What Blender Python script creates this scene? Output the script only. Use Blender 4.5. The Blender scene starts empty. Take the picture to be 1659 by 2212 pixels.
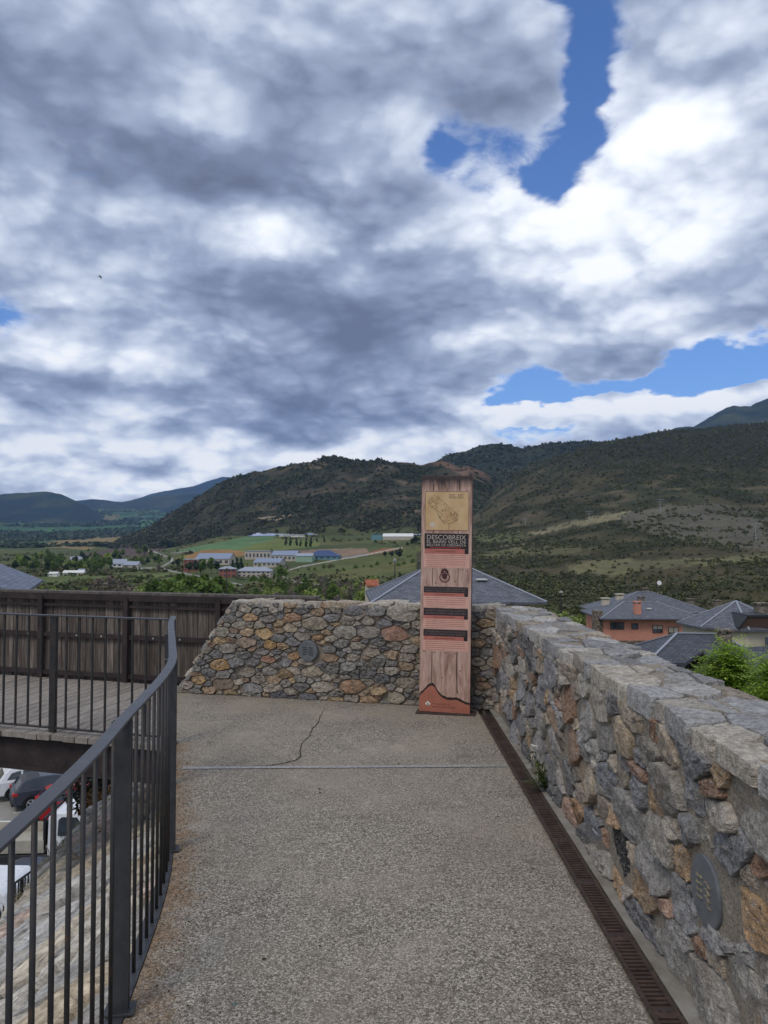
import bpy, bmesh, math, random
import numpy as np
from mathutils import Vector, Matrix, noise

R = math.radians
SC = bpy.context.scene
COL = SC.collection
rng = random.Random(7)

# ------------------------------------------------------------------ camera
F_PX, CX, CY = 1662.0, 829.5, 1106.0
PITCH, YAW, EYE = R(2.1), math.atan(4.5 / 1662.0), 1.6
cam_d = bpy.data.cameras.new('camera')
cam_d.sensor_fit = 'VERTICAL'
cam_d.sensor_height = 24.0
cam_d.lens = 24.0 * F_PX / 2212.0
cam_d.clip_start = 0.05
cam_d.clip_end = 60000.0
cam = bpy.data.objects.new('camera', cam_d)
COL.objects.link(cam)
cam.location = (0, 0, EYE)
cam.rotation_euler = (R(90) + PITCH, 0, -YAW)
SC.camera = cam
SC.view_settings.view_transform = 'Standard'
SC.view_settings.look = 'None'
SC.view_settings.exposure = 0.0
SC.view_settings.gamma = 1.0
SC.cycles.max_bounces = 6
SC.cycles.diffuse_bounces = 3
SC.cycles.volume_bounces = 0


def ray(x, y):
    a = (x - CX) / F_PX
    b = (CY - y) / F_PX
    fy = math.cos(PITCH) - b * math.sin(PITCH)
    fz = math.sin(PITCH) + b * math.cos(PITCH)
    return (a * math.cos(YAW) + fy * math.sin(YAW), -a * math.sin(YAW) + fy * math.cos(YAW), fz)


def at_z(x, y, z):
    d = ray(x, y)
    t = (z - EYE) / d[2]
    return Vector((d[0] * t, d[1] * t, z))


def at_y(x, y, Y):
    d = ray(x, y)
    t = Y / d[1]
    return Vector((d[0] * t, Y, EYE + d[2] * t))


def srgb(r, g, b):
    def f(c):
        c /= 255.0
        return c / 12.92 if c <= 0.04045 else ((c + 0.055) / 1.055) ** 2.4
    return (f(r), f(g), f(b), 1.0)


# ------------------------------------------------------------------ node helper
class NT:
    def __init__(self, tree):
        self.t = tree
        self.n = tree.nodes
        self.n.clear()

    def link(self, a, b):
        self.t.links.new(a, b)

    def put(self, sock, v):
        if isinstance(v, bpy.types.NodeSocket):
            self.link(v, sock)
        elif v is not None:
            try:
                sock.default_value = v
            except Exception:
                sock.default_value = tuple(v)[:3]

    def node(self, kind, **kw):
        n = self.n.new(kind)
        for k, v in kw.items():
            setattr(n, k, v)
        return n

    def m(self, op, a, b=None, c=None, clamp=False):
        n = self.node('ShaderNodeMath', operation=op, use_clamp=clamp)
        self.put(n.inputs[0], a)
        if b is not None:
            self.put(n.inputs[1], b)
        if c is not None:
            self.put(n.inputs[2], c)
        return n.outputs[0]

    def v(self, op, a, b=None):
        n = self.node('ShaderNodeVectorMath', operation=op)
        self.put(n.inputs[0], a)
        if b is not None:
            if op == 'SCALE':
                self.put(n.inputs[3], b)
            else:
                self.put(n.inputs[1], b)
        return n.outputs[1] if op in ('DOT_PRODUCT', 'LENGTH', 'DISTANCE') else n.outputs[0]

    def xyz(self, x=0.0, y=0.0, z=0.0):
        n = self.node('ShaderNodeCombineXYZ')
        for i, q in enumerate((x, y, z)):
            self.put(n.inputs[i], q)
        return n.outputs[0]

    def sep(self, v):
        n = self.node('ShaderNodeSeparateXYZ')
        self.put(n.inputs[0], v)
        return n.outputs

    def mixc(self, f, a, b, blend='MIX'):
        n = self.node('ShaderNodeMix', data_type='RGBA', blend_type=blend)
        self.put(n.inputs[0], f)
        self.put(n.inputs[6], a)
        self.put(n.inputs[7], b)
        return n.outputs[2]

    def noise(self, vec, scale=5.0, detail=4.0, rough=0.55, dist=0.0, lac=2.0):
        n = self.node('ShaderNodeTexNoise')
        self.put(n.inputs['Vector'], vec)
        n.inputs['Scale'].default_value = scale
        n.inputs['Detail'].default_value = detail
        n.inputs['Roughness'].default_value = rough
        n.inputs['Distortion'].default_value = dist
        n.inputs['Lacunarity'].default_value = lac
        return n.outputs[0]

    def noisec(self, vec, scale=5.0, detail=4.0, rough=0.55):
        n = self.node('ShaderNodeTexNoise')
        self.put(n.inputs['Vector'], vec)
        n.inputs['Scale'].default_value = scale
        n.inputs['Detail'].default_value = detail
        n.inputs['Roughness'].default_value = rough
        return n.outputs[1]

    def vor(self, vec, scale=5.0, feature='F1', out=0, rand=1.0):
        n = self.node('ShaderNodeTexVoronoi', feature=feature)
        self.put(n.inputs['Vector'], vec)
        n.inputs['Scale'].default_value = scale
        n.inputs['Randomness'].default_value = rand
        return n.outputs[out]

    def ramp(self, f, stops, interp='LINEAR'):
        n = self.node('ShaderNodeValToRGB')
        n.color_ramp.interpolation = interp
        e = n.color_ramp.elements
        while len(e) < len(stops):
            e.new(0.5)
        for q, (p, c) in zip(e, stops):
            q.position = p
            q.color = c if len(c) == 4 else (*c, 1)
        self.put(n.inputs[0], f)
        return n.outputs[0]

    def maprange(self, f, a, b, c=0.0, d=1.0, smooth=False):
        n = self.node('ShaderNodeMapRange')
        n.interpolation_type = 'SMOOTHSTEP' if smooth else 'LINEAR'
        self.put(n.inputs[0], f)
        for i, q in enumerate((a, b, c, d)):
            self.put(n.inputs[i + 1], q)
        return n.outputs[0]

    def bump(self, h, strength=0.5, dist=0.01, normal=None):
        n = self.node('ShaderNodeBump')
        n.inputs['Strength'].default_value = strength
        n.inputs['Distance'].default_value = dist
        self.put(n.inputs['Height'], h)
        if normal is not None:
            self.link(normal, n.inputs['Normal'])
        return n.outputs[0]

    def attr(self, name, out=0):
        n = self.node('ShaderNodeAttribute', attribute_name=name)
        return n.outputs[out]

    def geo(self, out=0):
        return self.node('ShaderNodeNewGeometry').outputs[out]

    def obj(self):
        return self.node('ShaderNodeTexCoord').outputs['Object']

    def uv(self):
        return self.node('ShaderNodeTexCoord').outputs['UV']


def mat(name, fn, rough=0.8, metal=0.0, spec=0.3):
    """fn(nt) -> colour or (colour, normal) or (colour, normal, roughness)"""
    m = bpy.data.materials.new(name)
    m.use_nodes = True
    nt = NT(m.node_tree)
    out = nt.node('ShaderNodeOutputMaterial')
    p = nt.node('ShaderNodeBsdfPrincipled')
    nt.link(p.outputs[0], out.inputs[0])
    p.inputs['Roughness'].default_value = rough
    p.inputs['Metallic'].default_value = metal
    p.inputs['Specular IOR Level'].default_value = spec
    r = fn(nt) if callable(fn) else fn
    if not isinstance(r, tuple) or (isinstance(r, tuple) and isinstance(r[0], float)):
        r = (r,)
    nt.put(p.inputs['Base Color'], r[0])
    if len(r) > 1 and r[1] is not None:
        nt.link(r[1], p.inputs['Normal'])
    if len(r) > 2 and r[2] is not None:
        nt.put(p.inputs['Roughness'], r[2])
    return m


# ------------------------------------------------------------------ mesh helper
class MB:
    """collects shapes, build() links them as ONE mesh object"""
    def __init__(self):
        self.v, self.f, self.c, self.uvs = [], [], [], {}
        self.mi = []
        self.col = None
        self.cur = 0

    def addv(self, pts, col=None):
        n = len(self.v)
        for p in pts:
            self.v.append(tuple(p))
            self.c.append(col or self.col or (1, 1, 1, 1))
        return n

    def face(self, idx, uv=None):
        if uv is not None:
            self.uvs[len(self.f)] = uv
        self.f.append(tuple(idx))
        self.mi.append(self.cur)

    def poly(self, pts, col=None, uv=None):
        n = self.addv(pts, col)
        self.face(range(n, n + len(pts)), uv)

    def box(self, c, s, rot=0.0, col=None, M=None):
        x, y, z = s[0] / 2, s[1] / 2, s[2] / 2
        ps = [Vector((i * x, j * y, k * z)) for k in (-1, 1) for j in (-1, 1) for i in (-1, 1)]
        if rot:
            ro = Matrix.Rotation(rot, 3, 'Z')
            ps = [ro @ p for p in ps]
        ps = [p + Vector(c) for p in ps]
        if M is not None:
            ps = [M @ p for p in ps]
        n = self.addv(ps, col)
        for q in ((0, 2, 3, 1), (4, 5, 7, 6), (0, 1, 5, 4), (1, 3, 7, 5), (3, 2, 6, 7), (2, 0, 4, 6)):
            self.face([n + i for i in q])

    def prism(self, pts, h, col=None, M=None):
        """closed polygon pts (3D) extruded by vector h"""
        h = Vector(h)
        a = [Vector(p) for p in pts]
        b = [p + h for p in a]
        if M is not None:
            a = [M @ p for p in a]
            b = [M @ p for p in b]
        k = len(a)
        n = self.addv(a + b, col)
        self.face(range(n, n + k))
        self.face(range(n + 2 * k - 1, n + k - 1, -1))
        for i in range(k):
            j = (i + 1) % k
            self.face((n + j, n + i, n + k + i, n + k + j))

    def beam(self, p, q, w, h, up=(0, 0, 1), col=None):
        p, q = Vector(p), Vector(q)
        d = (q - p).normalized()
        s = d.cross(Vector(up))
        if s.length < 1e-5:
            s = d.cross(Vector((0, 1, 0)))
        s.normalize()
        u = s.cross(d).normalized()
        a, b = s * (w / 2), u * (h / 2)
        n = self.addv([p - a - b, p + a - b, p + a + b, p - a + b, q - a - b, q + a - b, q + a + b, q - a + b], col)
        for f in ((0, 3, 2, 1), (4, 5, 6, 7), (0, 1, 5, 4), (1, 2, 6, 5), (2, 3, 7, 6), (3, 0, 4, 7)):
            self.face([n + i for i in f])

    def tube(self, pts, rad, seg=8, cap=True, col=None):
        pts = [Vector(p) for p in pts]
        k = len(pts)
        rs = rad if isinstance(rad, (list, tuple)) else [rad] * k
        base = []
        for i, p in enumerate(pts):
            d = (pts[min(i + 1, k - 1)] - pts[max(i - 1, 0)]).normalized()
            s = d.cross(Vector((0, 0, 1)))
            if s.length < 1e-3:
                s = Vector((1, 0, 0))
            s.normalize()
            u = s.cross(d)
            base.append(self.addv([p + (s * math.cos(2 * math.pi * j / seg) + u * math.sin(2 * math.pi * j / seg)) * rs[i] for j in range(seg)], col))
        for i in range(k - 1):
            for j in range(seg):
                j2 = (j + 1) % seg
                self.face((base[i] + j, base[i] + j2, base[i + 1] + j2, base[i + 1] + j))
        if cap:
            self.face([base[0] + j for j in range(seg)][::-1])
            self.face([base[-1] + j for j in range(seg)])

    def lathe(self, prof, seg=16, M=None, col=None):
        """profile of (r, z) about local z"""
        M = M or Matrix.Identity(4)
        base = []
        for r, z in prof:
            base.append(self.addv([M @ Vector((r * math.cos(2 * math.pi * j / seg), r * math.sin(2 * math.pi * j / seg), z)) for j in range(seg)], col))
        for i in range(len(prof) - 1):
            for j in range(seg):
                j2 = (j + 1) % seg
                self.face((base[i] + j, base[i] + j2, base[i + 1] + j2, base[i + 1] + j))
        self.face([base[0] + j for j in range(seg)][::-1])
        self.face([base[-1] + j for j in range(seg)])

    def build(self, name, mats, parent=None, smooth=False, bevel=0.0, loc=None):
        me = bpy.data.meshes.new(name)
        vs = self.v
        if loc is not None:
            l = Vector(loc)
            vs = [tuple(Vector(p) - l) for p in vs]
        me.from_pydata(vs, [], self.f)
        mats = mats if isinstance(mats, (list, tuple)) else [mats]
        for m in mats:
            me.materials.append(m)
        if len(mats) > 1:
            me.polygons.foreach_set('material_index', self.mi)
        ca = me.color_attributes.new('Col', 'FLOAT_COLOR', 'POINT')
        ca.data.foreach_set('color', np.array([(*c, 1)[:4] for c in self.c], dtype=np.float32).ravel())
        if self.uvs:
            ul = me.uv_layers.new(name='UVMap')
            for fi, uv in self.uvs.items():
                st = me.polygons[fi].loop_start
                for k, q in enumerate(uv):
                    ul.data[st + k].uv = q
        if smooth:
            me.polygons.foreach_set('use_smooth', [True] * len(me.polygons))
        me.update()
        o = bpy.data.objects.new(name, me)
        COL.objects.link(o)
        if loc is not None:
            o.location = loc
        if bevel:
            b = o.modifiers.new('bevel', 'BEVEL')
            b.width = bevel
            b.segments = 2
            b.limit_method = 'ANGLE'
        if parent is not None:
            o.parent = parent
            if loc is None:
                o.matrix_parent_inverse = parent.matrix_world.inverted() if False else Matrix.Translation(-parent.location) if parent.rotation_euler.to_matrix().is_identity else parent.matrix_basis.inverted()
        return o


def np_mesh(name, V, Fc, m, cols=None, smooth=False, quad=True):
    me = bpy.data.meshes.new(name)
    V = np.asarray(V, dtype=np.float32)
    Fc = np.asarray(Fc, dtype=np.int32)
    k = Fc.shape[1]
    me.vertices.add(len(V))
    me.vertices.foreach_set('co', V.ravel())
    me.loops.add(Fc.size)
    me.loops.foreach_set('vertex_index', Fc.ravel())
    me.polygons.add(len(Fc))
    me.polygons.foreach_set('loop_start', np.arange(0, Fc.size, k, dtype=np.int32))
    me.polygons.foreach_set('loop_total', np.full(len(Fc), k, dtype=np.int32))
    if smooth:
        me.polygons.foreach_set('use_smooth', np.ones(len(Fc), dtype=bool))
    if cols is not None:
        cc = np.ones((len(V), 4), dtype=np.float32)
        cc[:, :3] = cols
        ca = me.color_attributes.new('Col', 'FLOAT_COLOR', 'POINT')
        ca.data.foreach_set('color', cc.ravel())
    me.materials.append(m)
    me.update(calc_edges=True)
    me.validate()
    o = bpy.data.objects.new(name, me)
    COL.objects.link(o)
    return o


def tag(o, label=None, cat=None, group=None, kind=None):
    if label:
        o['label'] = label
    if cat:
        o['category'] = cat
    if group:
        o['group'] = group
    if kind:
        o['kind'] = kind
    return o


def empty(name, loc=(0, 0, 0), rz=0.0, label=None, cat=None, group=None):
    o = bpy.data.objects.new(name, None)
    COL.objects.link(o)
    o.location = loc
    o.rotation_euler = (0, 0, rz)
    o.empty_display_size = 0.1
    return tag(o, label, cat, group)


def kids(o):
    return [c for c in COL.objects if c.parent == o]


def copy_tree(o, parent=None):
    c = o.copy()
    COL.objects.link(c)
    if parent is not None:
        c.parent = parent
    for ch in list(o.children):
        copy_tree(ch, c)
    return c
# ------------------------------------------------------------------ sky and light
def azel(x, y):
    d = ray(x, y)
    return math.degrees(math.atan2(d[0], d[1])), math.degrees(math.atan2(d[2], math.hypot(d[0], d[1])))


SUN_EL, SUN_AZ = 52.0, -150.0        # azimuth clockwise from +Y
SKY_K = 0.1
# gaussian clouds banks: (x, y, rx, ry, weight) read off as directions
BRIGHT = [
    (110, 150, 260, 110, -.22), (330, 330, 270, 95, -.36), (640, 240, 110, 150, -.22), (1040, 180, 190, 150, -.24),
    (830, 380, 120, 60, -.34), (460, 400, 140, 50, -.22), (200, 465, 110, 35, -.22), (720, 640, 220, 62, -.36),
    (470, 610, 150, 45, -.26), (960, 600, 170, 50, -.24), (730, 725, 190, 45, -.38), (900, 840, 170, 45, -.32),
    (600, 865, 220, 35, -.22), (640, 935, 200, 26, -.32), (150, 832, 130, 34, -.30), (350, 1000, 90, 22, -.22),
    (60, 545, 110, 40, -.14), (1560, 70, 130, 90, -.06), (1330, 785, 80, 36, -.10),
    (1550, 620, 130, 60, -.12), (1630, 670, 70, 40, -.16), (780, 800, 330, 120, -.10), (30, 895, 60, 22, -.2),
    (20, 780, 50, 20, -.16), (1120, 750, 70, 30, -.08), (860, 480, 160, 60, -.16),
    (530, 490, 110, 48, .24), (275, 490, 70, 34, .22), (60, 400, 60, 40, .16), (470, 150, 90, 120, .13),
    (1120, 480, 160, 80, .28), (1380, 420, 210, 120, .26), (1510, 250, 160, 80, .22), (1120, 30, 50, 60, .25),
    (905, 235, 55, 80, .26), (340, 660, 80, 30, .22), (130, 745, 150, 36, .26), (70, 955, 220, 40, .34), (250, 1040, 300, 22, .3), (600, 990, 200, 22, .3), (330, 900, 200, 24, .18),
    (300, 820, 80, 22, .18), (870, 960, 170, 36, .34), (1200, 890, 260, 36, .34), (1500, 860, 210, 26, .3),
    (1050, 720, 70, 50, .18), (1250, 765, 40, 36, .22), (1450, 730, 40, 26, .2), (1240, 600, 150, 80, .12),
    (700, 540, 180, 30, .10), (380, 790, 70, 20, .14), (420, 960, 180, 14, .16), (260, 1010, 160, 14, .14),
]
COVER = [
    (1275, 20, 62, 60, -1.0), (1282, 130, 48, 80, -1.0), (1262, 240, 46, 60, -1.0), (1230, 335, 70, 44, -1.0),
    (1180, 390, 50, 34, -.9), (945, 300, 36, 34, -.9), (1000, 365, 56, 40, -.9), (1090, 345, 55, 22, -.6),
    (1210, 40, 26, 60, -.6),
    (1130, 830, 95, 36, -1.1), (1330, 838, 190, 16, -1.1), (1470, 790, 110, 40, -1.0), (1600, 780, 110, 36, -1.1),
    (1100, 870, 80, 20, -.9), (1640, 810, 80, 24, -.9), (1140, 940, 105, 18, -1.0), (990, 890, 60, 10, -.6),
    (16, 674, 30, 9, -.7), (2, 708, 14, 8, -.5), (165, 908, 60, 13, -.5), (230, 1073, 90, 7, -.5),
    (1330, 790, 66, 34, .9), (1240, 790, 30, 16, .6), (1400, 765, 40, 40, .7), (1540, 700, 160, 40, .6), (1060, 790, 40, 50, .4),
    (1300, 885, 240, 22, .8), (1560, 862, 160, 18, .8), (1120, 905, 120, 12, .6), (1000, 820, 50, 50, .5),
]


def build_world():
    w = bpy.data.worlds.new('World')
    SC.world = w
    w.use_nodes = True
    nt = NT(w.node_tree)
    out = nt.node('ShaderNodeOutputWorld')
    bg = nt.node('ShaderNodeBackground')
    bg.inputs[1].default_value = SKY_K
    nt.link(bg.outputs[0], out.inputs[0])
    sky = nt.node('ShaderNodeTexSky', sky_type='NISHITA')
    sky.sun_disc = False
    sky.sun_elevation = R(SUN_EL)
    sky.sun_rotation = R(SUN_AZ)
    sky.altitude = 1000
    sky.air_density = 1.15
    sky.dust_density = 0.3
    sky.ozone_density = 2.2
    d = nt.node('ShaderNodeTexCoord').outputs['Generated']
    x, y, z = nt.sep(d)
    az = nt.m('MULTIPLY', nt.m('ARCTAN2', x, y), 180 / math.pi)
    el = nt.m('MULTIPLY', nt.m('ARCSINE', z), 180 / math.pi)
    # the cloud deck seen in perspective
    k = nt.m('DIVIDE', 1.0, nt.m('ADD', nt.m('MAXIMUM', z, 0.0), 0.40))
    P = nt.xyz(nt.m('MULTIPLY', x, k), nt.m('MULTIPLY', y, k), nt.m('MULTIPLY', z, 1.3))
    AE = nt.xyz(az, el, 0.0)
    # warp of the layout: smaller towards the horizon
    wv = nt.v('SUBTRACT', nt.noisec(P, 3.2, 3.0, 0.55), (0.5, 0.5, 0.5))
    wamp = nt.maprange(el, 0.0, 30.0, 4.0, 11.0)
    wv = nt.v('SCALE', wv, wamp)
    wx, wy, wz = nt.sep(wv)
    AEw = nt.v('ADD', AE, nt.xyz(wx, nt.m('MULTIPLY', wy, 0.6), 0.0))
    wv2 = nt.v('SCALE', nt.v('SUBTRACT', nt.noisec(P, 11.0, 3.0, 0.6), (0.5, 0.5, 0.5)), 4.0)
    a2, b2, c2 = nt.sep(wv2)
    AEc = nt.v('ADD', nt.v('ADD', AE, nt.xyz(nt.m('MULTIPLY', wx, .35), nt.m('MULTIPLY', wy, .2), 0.0)), nt.xyz(a2, nt.m('MULTIPLY', b2, 0.55), 0.0))

    # the layout of the banks: smooth field over azimuth and elevation, factored into a few 1-D curves
    azs = np.linspace(-31, 31, 32)
    els = np.concatenate([np.linspace(-1.0, 11.0, 20), np.linspace(12.4, 40.0, 12)])

    def bank(vec, items, base):
        A, E = np.meshgrid(azs, els, indexing='ij')
        Fd = np.zeros_like(A)
        for px, py, rx, ry, wt in items:
            a, e = azel(px, py)
            sx = max(1.2, abs(azel(px + rx, py)[0] - azel(px - rx, py)[0]) / 2)
            sy = max(0.55 if e < 11 else 1.3, abs(azel(px, py - ry)[1] - azel(px, py + ry)[1]) / 2)
            Fd += wt * np.exp(-0.8 * (((A - a) / sx) ** 2 + ((E - e) / sy) ** 2))
        Fd[:, -1] = 0
        Fd[0] *= .5
        Fd[-1] *= .5
        U, S, Vt = np.linalg.svd(Fd)
        va, ve, _ = nt.sep(vec)
        ta = nt.maprange(va, float(azs[0]), float(azs[-1]))
        te = nt.maprange(ve, float(els[0]), float(els[-1]))
        acc = base
        for r in range(0, 15, 3):
            outs = []
            for t, M_, pos in ((ta, U[:, r:r + 3] * np.sqrt(S[r:r + 3]), azs), (te, (Vt[r:r + 3].T) * np.sqrt(S[r:r + 3]), els)):
                g = float(np.abs(M_).max()) or 1.0
                pp = (pos - pos[0]) / (pos[-1] - pos[0])
                rc = nt.ramp(t, [(float(p), tuple(float(0.5 + 0.5 * q / g) for q in row) + (1,)) for p, row in zip(pp, M_)])
                n = nt.node('ShaderNodeVectorMath', operation='MULTIPLY_ADD')
                nt.link(rc, n.inputs[0])
                n.inputs[1].default_value = (2 * g,) * 3
                n.inputs[2].default_value = (-g,) * 3
                outs.append(n.outputs[0])
            acc = nt.m('ADD', nt.v('DOT_PRODUCT', outs[0], outs[1]), acc)
        return acc

    L = bank(AEw, [(p[0], p[1], p[2], p[3], p[4] * (1.2 if p[4] > 0 else 1.0)) for p in BRIGHT], 0.725)
    C = bank(AEc, [(p[0], p[1], p[2], p[3], p[4] * 1.72) for p in COVER], 1.68)
    C = nt.m('MAXIMUM', C, -0.12)
    # billows: difference of density against a copy shifted upwards gives lit tops and grey bases
    def dens(v):
        f = nt.noise(v, 2.9, 6.0, 0.54, 0.0)
        w_ = nt.v('ADD', v, nt.v('SCALE', nt.xyz(f, nt.m('MULTIPLY', f, -1.3), f), 0.14))
        n = nt.node('ShaderNodeTexVoronoi', feature='F1')
        nt.put(n.inputs['Vector'], w_)
        n.inputs['Scale'].default_value = 6.0
        n.inputs['Detail'].default_value = 2.0
        n.inputs['Roughness'].default_value = 0.5
        n.inputs['Lacunarity'].default_value = 2.3
        return f, nt.m('SUBTRACT', 0.55, n.outputs[0])
    up = nt.xyz(nt.m('MULTIPLY', x, -0.03), nt.m('MULTIPLY', y, -0.08), 0.05)
    upk = nt.v('SCALE', up, nt.m('MULTIPLY', k, 0.5))
    f0, b0 = dens(P)
    f1, b1 = dens(nt.v('ADD', P, upk))
    dn = nt.m('MULTIPLY_ADD', b0, 0.30, f0)
    ds = nt.m('MULTIPLY_ADD', b1, 0.30, f1)
    emb = nt.m('SUBTRACT', dn, ds)
    # crisp puffs only where the bank is broken up; the heavy grey base stays soft
    L = nt.m('MULTIPLY_ADD', emb, 0.9, L)
    L = nt.m('MULTIPLY_ADD', nt.m('SUBTRACT', f0, 0.5), 0.5, L)
    L = nt.m('MULTIPLY_ADD', nt.m('SUBTRACT', b0, 0.1), 0.30, L)
    fine = nt.noise(P, 13.0, 5.0, 0.62, 0.3)
    L = nt.m('MULTIPLY_ADD', nt.m('SUBTRACT', fine, 0.5), 0.16, L)
    C2 = nt.m('MULTIPLY_ADD', nt.m('SUBTRACT', f0, 0.5), 1.7, C)
    C2 = nt.m('MULTIPLY_ADD', nt.m('SUBTRACT', b0, 0.1), 0.75, C2)
    C2 = nt.m('MULTIPLY_ADD', nt.m('SUBTRACT', fine, 0.5), 1.7, C2)
    alpha = nt.maprange(C2, 0.05, 0.85, 0.0, 1.0, True)
    # thin cloud edges are bright
    edge = nt.maprange(C2, 0.2, 1.0, 0.25, 0.0, True)
    L = nt.m('ADD', L, edge, clamp=True)
    def lin(c):
        s = srgb(*c)
        return (s[0] / SKY_K, s[1] / SKY_K, s[2] / SKY_K, 1)
    cloud = nt.ramp(L, [(0.0, srgb(100, 107, 126)), (0.25, srgb(121, 131, 155)), (0.5, srgb(156, 167, 190)),
                        (0.72, srgb(203, 211, 226)), (0.9, srgb(238, 243, 250)), (1.0, srgb(252, 253, 254))])
    cloud = nt.v('SCALE', cloud, nt.m('ADD', 1.24 / SKY_K, nt.m('MULTIPLY', nt.m('EXPONENT', nt.m('MULTIPLY', el, -0.25)), 0.18 / SKY_K)))
    skyc = nt.v('MULTIPLY', sky.outputs[0], (0.78, 1.04, 1.5))
    col = nt.mixc(alpha, skyc, cloud)
    nt.link(col, bg.inputs[0])
    w.cycles.sampling_method = 'MANUAL'
    w.cycles.sample_map_resolution = 512
    return sky


SKY = build_world()
sun_d = bpy.data.lights.new('sun', 'SUN')
sun_d.energy = 1.3
sun_d.angle = R(20)
sun_d.color = (1.0, 0.93, 0.83)
sun = bpy.data.objects.new('sun', sun_d)
COL.objects.link(sun)
_s = Vector((math.sin(R(SUN_AZ)) * math.cos(R(SUN_EL)), math.cos(R(SUN_AZ)) * math.cos(R(SUN_EL)), math.sin(R(SUN_EL))))
sun.rotation_euler = (-_s).to_track_quat('-Z', 'Y').to_euler()
sun.location = (0, -10, 30)
# ------------------------------------------------------------------ materials of the terrace
def stone_fn(nt):
    P = nt.obj()
    base = nt.attr('Col')
    big = nt.noise(P, 9.0, 5.0, 0.6)
    mid = nt.noise(P, 38.0, 5.0, 0.65)
    st = nt.v('MULTIPLY', P, (1.0, 1.0, 3.2))
    vein = nt.noise(st, 26.0, 5.0, 0.7, 0.6)
    c = nt.mixc(nt.maprange(big, 0.35, 0.7), base, nt.v('MULTIPLY', base, (0.72, 0.70, 0.68)))
    c = nt.mixc(nt.maprange(big, 0.62, 0.72, 0.0, 0.5), c, srgb(152, 124, 92))
    c = nt.mixc(nt.maprange(mid, 0.32, 0.68), nt.v('SCALE', c, 0.52), nt.v('SCALE', c, 1.5))
    c = nt.mixc(nt.maprange(nt.noise(P, 5.0, 6.0, 0.75), 0.52, 0.68, 0.0, 0.5), c, srgb(158, 150, 138))
    c = nt.mixc(nt.maprange(vein, 0.57, 0.66, 0.0, 0.7), c, srgb(190, 186, 180))
    spk = nt.vor(P, 130.0)
    c = nt.mixc(nt.maprange(spk, 0.12, 0.34, 0.7, 0.0), c, nt.v('SCALE', c, 0.4))
    lich = nt.noise(P, 70.0, 4.0, 0.7)
    c = nt.mixc(nt.maprange(lich, 0.57, 0.64, 0.0, 0.65), c, srgb(188, 184, 174))
    h = nt.m('MULTIPLY_ADD', mid, 0.8, nt.m('MULTIPLY_ADD', vein, 0.5, nt.noise(P, 120.0, 3.0, 0.6)))
    return c, nt.bump(h, 1.0, 0.02)


def mortar_fn(nt):
    P = nt.obj()
    n = nt.noise(P, 6.0, 4.0, 0.6)
    g = nt.noise(P, 90.0, 3.0, 0.7)
    c = nt.ramp(n, [(0.3, srgb(138, 130, 119)), (0.55, srgb(160, 149, 132)), (0.7, srgb(172, 152, 124))])
    c = nt.mixc(nt.maprange(g, 0.3, 0.7), nt.v('SCALE', c, 0.55), nt.v('SCALE', c, 1.25))
    return c, nt.bump(nt.m('ADD', g, nt.noise(P, 22.0, 4.0, 0.6)), 0.8, 0.015)


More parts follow.
